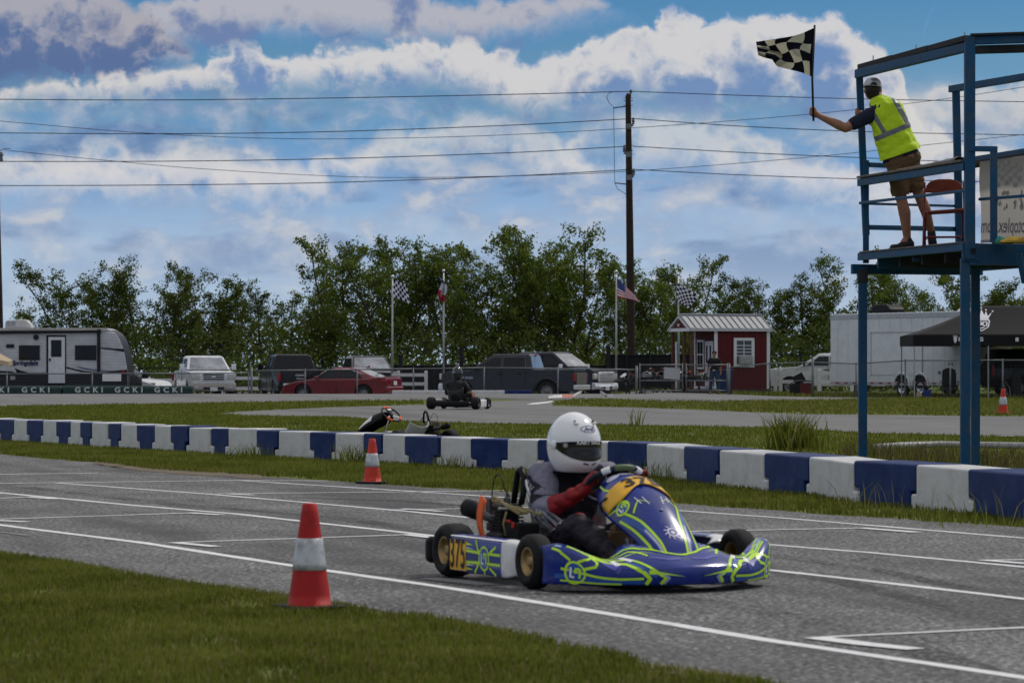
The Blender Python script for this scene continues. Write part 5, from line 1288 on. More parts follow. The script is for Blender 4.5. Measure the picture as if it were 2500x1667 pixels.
mb = MB(); mb.grid(lambda u, v: Vector((.095*math.cos(-math.pi/2+(u-.5)*.62), .111*math.sin(-math.pi/2+(u-.5)*.62), .030+.026*v))*1.0, 8, 2); mb.build('back_label', INK, cap_o)
mb = MB(); add_text(mb, 'RACE', lambda x, y: Vector((x, -.1125+.9*x*x*5, .043+y)), .02, bold=.0006); mb.build('label_lettering', CAPC, cap_o, recalc=False)['kind'] = 'stuff'
mb = MB(); mb.grid(lambda u, v: Vector((.0945*math.cos(-math.pi/2+(u-.5)*.80), .1105*math.sin(-math.pi/2+(u-.5)*.80), -.016+.030*v*math.sin(math.pi*min(1, max(0, u)))**.5)), 10, 3); mb.build('strap_gap', HAIR, cap_o)
def pxof(c): w = Vector(c)+fm_o; return CX+w.x*F/w.y, HY-(w.z-H)*F/w.y
blob('t_shirt', torso(.004)+[(Lsh, .078, Lsh.lerp(Lel, .66), .067), (Rsh, .078, Rsh.lerp(Rel, .6), .062), (spine[0]+Vector((-.06, 0, -.03)), .128, spine[0]+Vector((.055, 0, .01)), .126)], [NAVY], fm, voxel=.010, smooth=2, cut=lambda c: pxof(c)[1] > 405-(pxof(c)[0]-2141)*.34)
def vest_zone(c):
    w = Vector(c)+fm_o; x, y = CX+w.x*F/w.y, HY-(w.z-H)*F/w.y
    # belt tape square to the spine, two braces over the shoulders
    t = (x-2125)/(2213-2125); yb = 345+(308-345)*t
    if -6.5 < y-yb < 7: return 1
    if y < yb:
        xb = 2122+(2160-2122)*((y-262)/(325-262)) 
        if abs(x-xb) < 6.5: return 1
        xb2 = 2181+(2213-2181)*((y-247)/(305-247))
        if -2 < x-xb2 < 12: return 1
    return 0
vt = [(spine[0]+Vector((-.060, 0, .0)), .152, spine[1]+Vector((-.045, 0, 0)), .150), (spine[0]+Vector((.055, 0, .045)), .148, spine[1]+Vector((.050, 0, 0)), .148), (spine[1]+Vector((-.045, 0, 0)), .150, spine[2]+Vector((-.030, 0, -.01)), .140), (spine[1]+Vector((.050, 0, 0)), .148, spine[2]+Vector((.055, 0, .0)), .138),
      (spine[1], .155, spine[2]+Vector((.01, 0, 0)), .145), (spine[2]+Vector((.0, 0, .01)), .138, spine[3]+Vector((.0, 0, -.03)), .105), (Rsh+Vector((-.02, 0, 0)), .098, spine[3]+Vector((.02, 0, -.02)), .092), (spine[0]+Vector((-.11, 0, -.045)), .112, spine[0]+Vector((.09, 0, .02)), .118), (spine[0]+Vector((-.07, -.02, .01)), .140, spine[0]+Vector((.06, -.02, .05)), .140)]
def below_hem(c): x, y = pxof(c); return y > 397-(x-2141)*.34
vest = blob('safety_vest', vt, [HIVIS, REFL], fm, voxel=.008, smooth=3, mfn=vest_zone, cut=below_hem, wrinkle=.009, wscale=6.5)
sh = [(Lhip, .112, Lhip.lerp(Lkne, .90), .093), (Rhip, .108, Rhip.lerp(Rkne, .86), .090), (Lhip+Vector((0, 0, .02)), .125, Rhip+Vector((.01, 0, .03)), .12)]
def below_legs(c): x, y = pxof(c); return y > (482-(x-2165)*.14 if x < 2220 else 472-(x-2222)*.36)
blob('shorts', sh, [KHAKI], fm, voxel=.010, smooth=2, cut=below_legs, wrinkle=.008, wscale=9.0)
for nm, a, toe, hl in (('l', Lank, Q(2180, 600, -.10), Q(2222, 596, .0)), ('r', Rank, Q(2284, 596, .33), Q(2276, 588, .14))):
    toe.z = max(.03, 0.035); hl.z = .045 if nm == 'l' else .085
    c2 = [(hl, .042, toe, .034), (hl+Vector((0, 0, .03)), .044, hl.lerp(toe, .55)+Vector((0, 0, .015)), .036), (a+Vector((0, 0, -.01)), .043, hl+Vector((0, 0, .02)), .045)]
    blob('shoe', c2, [SHOE], fm, voxel=.008, smooth=2)
# the flag he waves
FBLACK = leaf_mat('flag_black_cloth', (.008, .008, .014), (.014, .014, .022), .12); FCREAM = leaf_mat('flag_cream_cloth', (.40, .38, .28), (.50, .48, .37), .35)
flag = thing('checkered_flag', 'black and cream checkered flag on a stick, waved by the flagman', 'flag', P(1986, 296, D0-.10))
fo = P(1986, 296, D0-.10)
mb = MB(); mb.tube([P(1986, 296, D0-.10)-fo, P(1983, 190, D0-.10)-fo, P(1989, 62, D0-.08)-fo], .011, 8); mb.build('stick', mat('dark_flag_stick', (.02, .014, .012), .6), flag, smooth=True)
def fl(u, v):
    top = (1988-142*u-2*math.sin(u*3), 69+34*u+6*math.sin(u*3.2)); bot_u = [(0, (1982, 188)), (.30, (1946, 176)), (.55, (1905, 163)), (.68, (1894, 146)), (.85, (1866, 141)), (1, (1851, 136))]
    bx, by = interp(u, [(a, b[0]) for a, b in bot_u]), interp(u, [(a, b[1]) for a, b in bot_u])
    vv = v+.10*math.sin(u*8+v*5)*math.sin(math.pi*v)
    x = top[0]+(bx-top[0])*vv + 10*math.sin(v*7+u*6)*math.sin(math.pi*u); y = top[1]+(by-top[1])*vv
    return P(x, y, D0-.09+.15*u*math.sin(u*8+v*5.5)+.09*math.sin(v*9-u*4)*u)-fo
NU, NV = 5, 4; mb = MB(); mb.grid(fl, NU*7, NV*7, mfn=lambda i, j: 0 if (i//7+j//7) % 2 == 0 else 1); mb.build('cloth', [FBLACK, FCREAM], flag, smooth=True)
mb = MB(); mb.grid(lambda u, v: fl(u*.05, v)+Vector((0, -.004, 0)), 3, 12); mb.build('sleeve', FBLACK, flag, smooth=True)

# ------------------------------------------------------------------ two more karts
def plain_kart(label, loc, ang, bodym, podm, panelm, seatm, ringm, grips=None, nosem=None, tread=RUBBER):
    k = thing('racing_kart', label, 'kart', loc, ang)
    frame(k, DARKSTEEL)
    for x, y, r, w, s in ((.50, -.56, .130, .12, -1), (.50, .56, .130, .12, 1), (-.50, -.57, .140, .19, -1), (-.50, .57, .140, .19, 1)): wheel(k, x, y, r, w, s, DARKSTEEL, .068, n=24)
    mb = MB(); mb.grid(bumper_fn, 40, 14, u=(-1, 1)); mb.build('front_bumper', bodym, k, smooth=True, solid=.006)
    mb = MB(); mb.grid(panel_fn, 24, 24, u=(-1.05, 1.05), v=(-.05, 1.02)); mb.build('front_panel', panelm, k, smooth=True, solid=.005)
    if nosem:
        mb = MB(); mb.grid(lambda a, b: PS.lift(a, .30+.42*b, .006), 12, 6, u=(-.85, .85)); mb.build('panel_plate', nosem, k, smooth=True)
    for s in (1, -1):
        mb = MB(); mb.grid(lambda u, v: (pod_fn(u, v)[0], s*pod_fn(u, v)[1], pod_fn(u, v)[2]), 20, 10); mb.build('side_pod', podm, k, smooth=True, solid=.006)
    mb = MB(); mb.box((-.72, 0, .125), (.075, .92, .11))
    mb.build('rear_bumper', BLACK, k, bevel=.03, seg=3)
    seat(k, seatm); engine(k)
    mb = MB(); mb.tube([(.40, 0, .10), (.22, 0, .49)], .011, 8); mb.build('steering_column', ALU, k, smooth=True)
    mb = MB(); mb.box((.30, -.02, .17), (.12, .16, .16)); mb.build('fuel_tank', mat('pale_tank', (.35, .34, .30), .4), k, bevel=.02)
    steering_wheel(k, (.20, 0, .50), .155, math.radians(40), 0, ringm, grips)
    return k
c2 = G(1112, 1000.5)
k2 = plain_kart('distant black kart with a white side pod, driving away on the far track', (c2.x+.1, c2.y+.5, .02), math.radians(74), BLACK, BLACK, BLACK, mat('dark_seat', (.05, .055, .05), .6), BLACK, nosem=None); k2.scale = (1.10, 1.10, 1.18)
for ch_ in k2.children:
    if ch_.name.startswith('side_pod'): ch_.data.materials[0] = WHITEGLOSS
BLKSUIT = mat('black_race_suit', (.010, .010, .012), .7, var=.4, bump=.4, bscale=12); BLKHEL = mat('black_helmet_shell', (.010, .010, .012), .12, var=.2, coat=.8)
d2 = thing('person', 'driver in black suit and black helmet, seen from behind in the distant kart', 'person', k2.location, math.radians(74))
def seated(parent, suit, helm, gl, sc=1.0, voxel=.014):
    S = lambda p: Vector(p)*sc
    c = [(S((-.26, 0, .16)), .14, S((-.31, 0, .34)), .155), (S((-.30, -.05, .36)), .14, S((-.27, -.07, .50)), .125), (S((-.30, .05, .36)), .14, S((-.27, .07, .50)), .125), (S((-.26, -.13, .52)), .10, S((-.26, .13, .52)), .10), (S((-.24, 0, .56)), .08, S((-.20, 0, .66)), .07)]
    for s in (-1, 1):
        c += [(S((-.25, s*.20, .52)), .090, S((-.10, s*.29, .36)), .068), (S((-.10, s*.29, .36)), .066, S((.14, s*.16, .48)), .042), (S((.14, s*.16, .48)), .045, S((.19, s*.145, .51)), .04),
              (S((-.22, s*.10, .16)), .10, S((.22, s*.20, .30)), .075), (S((.22, s*.20, .30)), .07, S((.56, s*.14, .12)), .05), (S((.56, s*.14, .12)), .05, S((.68, s*.14, .16)), .035)]
        for k in range(4): a = S((.17+.014*k, s*(.14+.0), .50+.006*k)); c += [(a, .013, a+Vector((.01, -s*.03, .028)), .012), (a+Vector((.01, -s*.03, .028)), .012, a+Vector((.012, -s*.045, .0)), .01)]
        c += [(S((.16, s*.13, .50)), .015, S((.20, s*.10, .53)), .012)]
    blob('body', c, [suit], parent, voxel=voxel, smooth=2, wrinkle=.008, wscale=11.0)
    h = bpy.data.objects.new('helmet', None); COL.objects.link(h); h.parent = parent; h.location = S((-.17, 0, .77)); 
    mb = MB(); mb.grid(hel_fn, 28, 20, u=(-math.pi, math.pi), v=(-.98, math.pi/2-.0005)); mb.build('shell', helm, h, smooth=True)
    mb = MB(); mb.grid(lambda a, t: hel_fn(a, vis_bot(a)+(vis_top(a)-vis_bot(a))*t, .0035), 20, 6, u=(-1.5, 1.5)); mb.build('visor', VIS, h, smooth=True)
    mb = MB(); mb.add([hel_fn(a, e, .003) for a, e in ((2.75, .10), (2.95, .10), (2.95, .22), (2.75, .22))], [(0,1,2,3)]); mb.build('sticker', WHITE, h, recalc=False)
    return h
d2.scale = (1.10, 1.10, 1.25)
seated(d2, BLKSUIT, BLKHEL, BLKSUIT, voxel=.018)
c3 = G(978, 1096)
ORG = mat('orange_wheel_grip', (.72, .085, .02), .6, var=.1)
k3_ = plain_kart('empty black kart with orange steering wheel grips, parked behind the barrier', (c3.x, c3.y, .012), math.radians(138), BLACK, BLACK, BLACK, mat('silver_seat', (.40, .40, .38), .4, var=.2), BLACK, [(ORG, [(-30, 25), (115, 150), (215, 250)])], nosem=WHITEGLOSS)
k3_.scale = (.88, .88, .90)
for ch_ in k3_.children:
    if ch_.name.startswith('seat'): ch_.scale = (1, .95, .80)

# ------------------------------------------------------------------ vehicles in the paddock
def paint(name, col, rough=.25, dirt=None):
    dark = max(col) < .06
    return mat(name, col, rough, var=.15, scale=3, coat=.16 if dark else .5, spec=.2 if dark else .4, dirt=dirt)
AMBER = mat('amber_lens', (.45, .16, .02), .25); REDLENS = mat('red_lens', (.28, .010, .012), .2, var=.2); CLEARLENS = mat('clear_headlamp', (.52, .52, .48), .15, .3, var=.3, scale=20)
PLATEW = mat('licence_plate', (.62, .64, .66), .5, var=.1); ARCHBLK = mat('underbody_black', (.008, .008, .009), .9)
def arc_pts(cx, r, z0, a0=math.pi, a1=0.0, n=10):
    return [(cx+r*math.cos(a0+(a1-a0)*i/n), z0+r*math.sin(a0+(a1-a0)*i/n)) for i in range(n+1)]
def vehicle(name, label, cat, loc, ang, S):
    """S: sizes of the vehicle; x forward from the middle, y left"""
    t = thing(name, label, cat, loc, ang); L, W = S['L'], S['W']; pm = S['paint']
    def part(n, fn, m, parent=t, **kw): mb = MB(); fn(mb); return mb.build(n, m, parent, **kw)
    zb, R, xf, xr = S['zb'], S['R'], S['xf'], S['xr']; ra = R+.07
    h0 = max(0.0, R-zb+.0); a = math.asin(max(-1, min(1, (zb-R)/ra)))
    prof = [(-L/2+.06, zb+.12), (-L/2+.12, zb)]
    prof += [(xr+ra*math.cos(th), R+ra*math.sin(th)) for th in [math.pi-a-(math.pi-2*a)*i/10 for i in range(11)]]
    prof += [(xf+ra*math.cos(th), R+ra*math.sin(th)) for th in [math.pi-a-(math.pi-2*a)*i/10 for i in range(11)]]
    prof += [(L/2-.12, zb), (L/2-.03, zb+.12)] + S['top']
    zbelt = S['belt']
    def tum(x, y, z):
        k = 1-.05*max(0.0, (z-.85)/.5)-.035*max(0.0, (.75-z)/.45); e = max(0.0, (abs(x)-(L/2-.5))/.5); return (x-(.06*e*e*(1 if x > 0 else -1) if False else 0), y*k*(1-.10*e*e), z)
    yc = W/2
    mb = MB(); n = len(prof); rows = [-yc, -yc*.93, -yc*.5, 0, yc*.5, yc*.93, yc]
    for y in rows:
        e = abs(y)/yc; sh = .025*max(0, e-.9)*10
        mb.v += [tum(x*(1-.0), y, z-(.02*e**6 if z > zbelt-.25 else 0)) for x, z in prof]
    mb.f += [tuple(range(n)), tuple(range(len(rows)*n-1, (len(rows)-1)*n-1, -1))]
    for r in range(len(rows)-1): mb.f += [(r*n+i, (r+1)*n+i, (r+1)*n+(i+1) % n, r*n+(i+1) % n) for i in range(n)]
    mb.m = [0]*len(mb.f)
    body = mb.build('body', pm, t, bevel=S.get('bev', .055), seg=3)
    part('underbody', lambda mb: mb.box((0, 0, (zb+.30)), (L*.86, W*.72, .42)), ARCHBLK, body)
    # cab
    (b0, t0, t1, b1), wb, wt, zr = S['cab'], S.get('wb', W/2*.93), S.get('wt', W/2*.76), S['roof']
    cv = [(b0, -wb, zbelt), (b1, -wb, zbelt), (b1, wb, zbelt), (b0, wb, zbelt), (t0, -wt, zr-.05), (t1, -wt, zr-.05), (t1, wt, zr-.05), (t0, wt, zr-.05), (t0+.12, -wt*.85, zr), (t1-.12, -wt*.85, zr), (t1-.12, wt*.85, zr), (t0+.12, wt*.85, zr)]
    part('cab', lambda mb: mb.add(cv, [(0,1,5,4), (1,2,6,5), (2,3,7,6), (3,0,4,7), (4,5,9,8), (5,6,10,9), (6,7,11,10), (7,4,8,11), (8,9,10,11)]), S.get('cabpaint', pm), bevel=.08, seg=3)
    zt_ = zr-.05
    def side_pt(x, z, s, off=.006):
        k = (z-zbelt)/(zt_-zbelt); return (x, s*(wb+(wt-wb)*k+off), z)
    for s in (-1, 1):
        for (xa, xb, xc, xd, z0, z1) in S['side']:
            w_ = part('side_window', lambda mb: mb.poly([side_pt(xa, z0, s), side_pt(xb, z0, s), side_pt(xc, z1, s), side_pt(xd, z1, s)]), GLASS)
            part('window_seal', lambda mb: mb.tube([side_pt(*q, s, .008) for q in ((xa, z0), (xb, z0), (xc, z1), (xd, z1), (xa, z0))], .016, 5, caps=False), S.get('seal', BLACK), w_)
            if 'door' not in S: part('door_seam', lambda mb: mb.bar((xa, s*W/2*.985, zb+.15), (xa, s*W/2*.985, zbelt-.05), .018, .012), ARCHBLK, body)
    def end_pts(bx, tx, e0, e1, m, off):
        out = []
        for z, sgn in ((zbelt+e0, -1), (zbelt+e0, 1), (zt_-e1, 1), (zt_-e1, -1)):
            k = (z-zbelt)/(zt_-zbelt); out.append((bx+(tx-bx)*k+off, sgn*(wb+(wt-wb)*k-m), z+.004))
        return out
    part('windscreen', lambda mb: mb.poly(end_pts(b1, t1, .02, .03, .10, .008)), S.get('wsm', MIRRORGLASS))
    part('rear_window', lambda mb: mb.poly(end_pts(b0, t0, S.get('rw0', .05), .05, .10, -.008)), S.get('rwm', GLASS))
    for x in (xf, xr):
        for s in (-1, 1): wheel(t, x, s*(W/2-.14), R, .26, s, S.get('rim', mat('dull_alloy_rim', (.20, .20, .21), .45, .4, var=.3, scale=14)), R*.62, n=24)
    f = L/2
    S['extra'](part, t, f, W)
    return t
def lamp_pair(part, name, m, x, y, z, s):
    for k in (-1, 1): part(name, lambda mb: mb.box((x, k*y, z), s), m, bevel=min(s)*.25)
def mirrors(part, m, x, y, z, s=(.10, .20, .26)):
    for k in (-1, 1):
        part('mirror', lambda mb: (mb.box((x, k*(y+s[1]/2+.06), z), s), mb.bar((x, k*(y-.05), z-.05), (x, k*(y+.1), z-.03), .04)), m, bevel=.03)
def pickup(paintm, L=5.85, W=2.02, R=.40, roof=1.93, belt=1.34, bedrail=1.28, hood=1.24, zb=.42, **k):
    f = L/2
    S = dict(L=L, W=W, R=R, zb=zb, roof=roof, belt=belt, paint=paintm, xf=f-.98, xr=-f+1.22,
             top=[(f, zb+.35), (f-.01, hood-.22), (f-.10, hood-.06), (f-.35, hood+.0), (f-1.35, hood+.05), (f-1.5, belt), (-f+1.85, belt), (-f+1.85, bedrail), (-f+.05, bedrail+.01), (-f+.02, bedrail-.05), (-f+.03, zb+.3)],
             cab=(-f+1.88, -f+2.02, f-2.25, f-1.38), side=[(f-2.72, f-1.72, f-2.32, f-2.72, belt+.05, roof-.15), (-f+2.16, f-2.80, f-2.80, -f+2.22, belt+.05, roof-.15)])
    S.update(k); return S
def truck_details(col_bumper, grille, face=True, lampm=CLEARLENS, tail=True, mirror=BLACK, plate=True, text=None):
    def ex(part, t, f, W):
        part('front_bumper', lambda mb: mb.extrude([(f-.12, .44), (f+.08, .46), (f+.10, .58), (f+.06, .74), (f-.10, .76)], -W/2*.95, W/2*.95), col_bumper, bevel=.03)
        part('bumper_grille', lambda mb: mb.box((f+.105, 0, .54), (.03, W*.44, .09)), BLACK)
        g = part('grille', lambda mb: mb.box((f+.01, 0, 1.02), (.06, W*.50, .34)), grille, bevel=.02)
        part('grille_opening', lambda mb: [mb.box((f+.045, 0, .92+.095*i), (.02, W*.44, .055)) for i in range(3)], ARCHBLK, g)['kind'] = 'stuff'
        part('emblem', lambda mb: mb.ball((f+.06, 0, 1.02), (.015, .10, .045)), ALU, g, smooth=True)
        lamp_pair(part, 'headlamp', lampm, f-.015, W*.385, 1.03, (.10, W*.19, .25))
        lamp_pair(part, 'fog_lamp', CLEARLENS, f+.09, W*.36, .58, (.04, .12, .10))
        if plate: part('front_plate', lambda mb: mb.box((f+.12, 0, .50), (.01, .32, .16)), PLATEW)
        part('rear_bumper', lambda mb: mb.box((-f-.04, 0, .58), (.20, W*.97, .20)), CHROME if tail == 'chrome' else col_bumper, bevel=.03)
        lamp_pair(part, 'tail_lamp', REDLENS, -f+.02, W*.455, 1.00, (.09, .15, .34))
        part('tailgate', lambda mb: mb.box((-f+.0, 0, .94), (.05, W*.78, .50)), t.children[0].data.materials[0], bevel=.02)
        part('bed_floor', lambda mb: mb.box((-f+.95, 0, 1.285), (1.66, W*.80, .03)), ARCHBLK)
        for s in (-1, 1):
            for x in (f-2.62, f-3.55): part('door_handle', lambda mb: mb.box((x, s*(W/2*.985), 1.16), (.20, .05, .035)), mirror, bevel=.01)
        mirrors(part, mirror, f-1.62, W/2*.95, 1.44)
        if text: part('tailgate_lettering', lambda mb: [add_text(mb, body, lambda x, y, zz=zz: (-f-.03, -x, zz+y), sz, bold=.004, width=w) for body, zz, sz, w in text], ALU, recalc=False)['kind'] = 'stuff'
    return ex
zp = -.22
def on(px_, d, z=zp): return ((px_-CX)*d/F, d, z)
WPAINT = paint('white_car_paint', (.62, .63, .66)); TANB = mat('beige_bumper', (.36, .33, .30), .4)
vehicle('pickup_truck', 'white pickup truck facing the camera beside the green sponsor barrier', 'pickup truck', on(497, 133.6), math.radians(-76), pickup(WPAINT, extra=truck_details(TANB, CHROME, mirror=CHROME)))
BPAINT = paint('black_car_paint', (.008, .009, .011), .18)
vehicle('pickup_truck', 'black pickup truck seen from its tailgate, left of the red sedan', 'pickup truck', on(708, 135.2), math.radians(103), pickup(BPAINT, L=5.9, W=2.06, R=.42, roof=2.0, belt=1.36, bedrail=1.34, hood=1.28, extra=truck_details(BLACK, BLACK, mirror=BLACK, text=[('GMC', 1.08, .11, .46), ('DENALI', .94, .055, .36)])))
DGREY = paint('dark_grey_car_paint', (.030, .032, .038), .2)
vehicle('pickup_truck', 'dark grey pickup with cloud reflecting in its windscreen, behind the red sedan', 'pickup truck', on(893, 139.5), math.radians(-76), pickup(DGREY, W=2.0, roof=1.96, belt=1.36, hood=1.26, extra=truck_details(DGREY, BLACK, mirror=BLACK)))
RAMP = paint('charcoal_car_paint', (.024, .027, .034), .25); PEWTER = mat('pewter_tailgate', (.16, .15, .14), .35, .3, var=.1)
def ram_extra(part, t, f, W):
    truck_details(CHROME, CHROME, tail='chrome', mirror=BLACK)(part, t, f, W)
    part('tailgate_panel', lambda mb: mb.box((-f-.028, 0, .96), (.02, W*.76, .46)), PEWTER, bevel=.01)
    for s in (-1, 1):
        mb = MB(); 
        for x in (t['xr_'],):
            q = [(x+.56*math.cos(a), .40+.56*math.sin(a)) for a in [math.radians(5+i*17) for i in range(11)]]
            mb.tube([(x_, s*(W/2+.0), z_) for x_, z_ in q], .045, 6)
        mb.build('wheel_arch_trim', RAMP, t, smooth=True)
    for s in (-1, 1): part('door_lettering', lambda mb: add_text(mb, '1500', lambda x, y: (f-1.25-x*s, s*(W/2*1.0), .98+y), .13, bold=.002, width=.42), ALU, recalc=False)['kind'] = 'stuff'
    part('brake_lamp', lambda mb: mb.box((-f+2.0, 0, 1.93), (.05, .30, .05)), REDLENS)
SR = pickup(RAMP, L=5.95, W=2.04, R=.42, roof=2.0, belt=1.36, bedrail=1.34, hood=1.26, extra=None, rwm=MIRRORGLASS, seal=mat('grey_window_seal', (.12, .125, .13), .4)); 
def _ex(part, t, f, W): t['xr_'] = SR['xr']; ram_extra(part, t, f, W); del t['xr_']
SR['extra'] = _ex
vehicle('pickup_truck', 'charcoal pickup truck parked sideways, its tailgate to the right', 'pickup truck', on(1254, 130.6), math.radians(163), SR)
NAVYP = paint('navy_car_paint', (.006, .008, .020), .15)
def hd_extra(part, t, f, W):
    truck_details(CHROME, CHROME, mirror=CHROME)(part, t, f, W)
    g = part('chrome_grille', lambda mb: mb.box((f+.05, 0, 1.00), (.05, W*.66, .46)), CHROME, bevel=.04)
    part('grille_slots', lambda mb: [mb.box((f+.08, (j-3)*.17+(.08 if i % 2 else 0), .83+i*.065), (.012, .10, .03)) for i in range(6) for j in range(7)], ARCHBLK, g)['kind'] = 'stuff'
    for s in (-1, 1): part('tow_hook', lambda mb: mb.box((f+.12, s*.45, .48), (.05, .10, .06)), CHROME, bevel=.01)
    part('hood_scoop', lambda mb: mb.box((f-.7, 0, 1.34), (.6, .7, .05)), NAVYP, bevel=.02)
vehicle('pickup_truck', 'navy pickup with a large chrome grille, parked behind the charcoal pickup', 'pickup truck', on(1336, 138.0), math.radians(-33), pickup(NAVYP, L=6.1, W=2.08, R=.43, roof=2.12, belt=1.46, bedrail=1.44, hood=1.38, extra=hd_extra))
# red sedan
REDP = paint('dark_red_car_paint', (.15, .004, .010), .18)
def sedan_extra(part, t, f, W):
    part('front_bumper', lambda mb: mb.box((f-.02, 0, .42), (.14, W*.9, .26)), REDP, bevel=.06, seg=3)
    part('rear_bumper', lambda mb: mb.box((-f+.02, 0, .50), (.16, W*.93, .26)), REDP, bevel=.06, seg=3)
    lamp_pair(part, 'headlamp', CLEARLENS, f-.18, W*.40, .70, (.34, .16, .12)); lamp_pair(part, 'tail_lamp', REDLENS, -f+.14, W*.385, .86, (.20, .36, .13))
    part('rear_plate', lambda mb: mb.box((-f-.02, 0, .78), (.02, .34, .17)), PLATEW); part('boot_spoiler', lambda mb: mb.box((-f+.16, 0, 1.055), (.16, W*.74, .03)), REDP, bevel=.01)
    part('aerial_fin', lambda mb: mb.extrude([(-1.06, 1.44), (-1.30, 1.43), (-1.28, 1.53)], -.02, .02), REDP)
    for s in (-1, 1):
        for x in (-.15, -1.0): part('door_handle', lambda mb: mb.box((x, s*W/2*.99, .86), (.18, .04, .03)), REDP, bevel=.01)
    mirrors(part, REDP, .78, W/2*.93, 1.0, (.14, .16, .13))
    for s in (-1, 1): part('window_trim', lambda mb: mb.tube([(.92, s*.855, .985), (.32, s*.74, 1.345), (-.6, s*.72, 1.375), (-1.36, s*.80, 1.14)], .012, 6), CHROME, smooth=True)
SED = dict(L=4.88, W=1.84, R=.34, zb=.20, roof=1.445, belt=.96, paint=REDP, xf=1.46, xr=-1.36, bev=.05, top=[(2.44, .45), (2.41, .62), (2.25, .74), (1.75, .86), (1.10, .945), (.9, .96), (-1.55, .98), (-2.05, 1.045), (-2.38, 1.03), (-2.42, .80)],
           cab=(-1.98, -.88, .22, 1.08), wb=.83, wt=.62, side=[(-.08, .88, .30, -.10, 1.00, 1.34), (-.14, -1.28, -.80, -.16, 1.00, 1.35)], wsm=GLASS, rwm=MIRRORGLASS, rw0=.07, extra=sedan_extra)
vehicle('sedan', 'dark red sedan parked sideways behind the chain link fence', 'car', on(836, 131.5, -.24), math.radians(159), SED)
# pale car mostly hidden behind the travel trailer
vehicle('sedan', 'white car nose showing behind the right end of the travel trailer', 'car', on(297, 139.0), math.radians(-30), dict(SED, paint=WPAINT, extra=lambda part, t, f, W: (lamp_pair(part, 'headlamp', CLEARLENS, f-.18, W*.40, .70, (.3, .16, .12)), part('front_bumper', lambda mb: mb.box((f-.02, 0, .42), (.14, W*.9, .26)), WPAINT, bevel=.06))))
def suvtop(L, belt, hood): f = L/2; return [(f, .75), (f-.02, hood-.15), (f-.2, hood), (f-1.3, hood+.06), (f-1.45, belt), (-f+.06, belt), (-f+.0, belt-.1), (-f+.02, .7)]
def suv_extra(b):
    def ex(part, t, f, W):
        lamp_pair(part, 'tail_lamp', REDLENS, -f+.02, W*.44, 1.05, (.09, .14, .42)); lamp_pair(part, 'headlamp', CLEARLENS, f-.04, W*.38, .95, (.10, .26, .18))
        part('front_bumper', lambda mb: mb.box((f+.02, 0, .6), (.18, W*.95, .22)), b, bevel=.03); part('rear_bumper', lambda mb: mb.box((-f-.02, 0, .6), (.18, W*.95, .22)), b, bevel=.03); mirrors(part, BLACK, f-1.55, W/2*.95, 1.3, (.1, .16, .2))
    return ex
OLDW = paint('old_white_paint', (.48, .50, .49), .4)
vehicle('pickup_truck', 'old white pickup behind the white rail fence, between red shed and cargo trailer', 'pickup truck', on(2020, 140, -.05), math.radians(176), pickup(OLDW, L=5.4, W=1.95, R=.40, roof=1.90, belt=1.30, extra=truck_details(BLACK, OLDW, mirror=BLACK)))
Ls, fs_ = 5.1, 2.55
vehicle('suv', 'black utility vehicle with red tail lamp at the right edge under the black canopy', 'car', on(2560, 121.5, 0), math.radians(8), dict(L=Ls, W=2.0, R=.40, zb=.40, roof=1.92, belt=1.22, paint=BPAINT, xf=1.6, xr=-1.55, top=suvtop(Ls, 1.22, 1.12), cab=(-fs_+.06, -fs_+.28, .45, 1.18), side=[(-.2, .95, .40, -.2, 1.28, 1.78), (-2.2, -.3, -.3, -2.1, 1.28, 1.78)], extra=suv_extra(BLACK)))
rk = thing('roof_boards', 'stack of white boards lying on the roof of the black utility vehicle', 'boards', on(2560, 121.5, 1.92), math.radians(8))
for i in range(3):
    mb = MB(); mb.extrude([(-2.45, .08+.15*i), (-2.3, .04+.15*i), (2.2, .04+.15*i), (2.35, .09+.15*i), (-2.3, .115+.15*i)], -.75+.1*i, .7-.1*i); mb.build('board', WHITE, rk, bevel=.015)

# ------------------------------------------------------------------ travel trailer (front-on to its door side, parallel to the picture)
DR = 134.0
RVW = mat('trailer_siding_white', (.56, .57, .60), .38, .05, var=.05, dirt=((.34, .34, .34), .5, 2)); RVD = mat('trailer_skirt_navy', (.012, .014, .024), .45, var=.2); RVBLK = mat('trailer_black_trim', (.010, .010, .014), .5); RVBLUE = mat('trailer_blue_swoosh', (.02, .05, .12), .4); RVNAVY = mat('trailer_navy_print', (.012, .02, .07), .45)
rv0 = P(100, 942, DR); rv = thing('travel_trailer', 'white ribbed travel trailer with black windows, cut by the left photo edge', 'trailer', rv0)
def rp(x, y, off=0.0): return P(x, y, DR-off)-rv0
def rpart(n, fn, m, parent=rv, **k): mb = MB(); fn(mb); return mb.build(n, m, parent, **k)
nose = [(312, 942), (312.5, 925), (310.5, 900), (306, 872), (300, 848), (291, 825), (282, 813), (270, 805), (256, 801)]
prof = [(rp(x, y).x, rp(x, y).z) for x, y in nose]+[(rp(-190, 803).x, rp(-190, 803).z), (rp(-190, 942).x, rp(-190, 942).z)]
sh_ = rpart('shell', lambda mb: mb.extrude(prof, .03, 2.45), [RVW, RVBLK], bevel=.02)
for p_ in sh_.data.polygons:
    if p_.normal.x > .35: p_.material_index = 1
def nose_x(y): return interp(y, sorted([(b, a) for a, b in nose]))
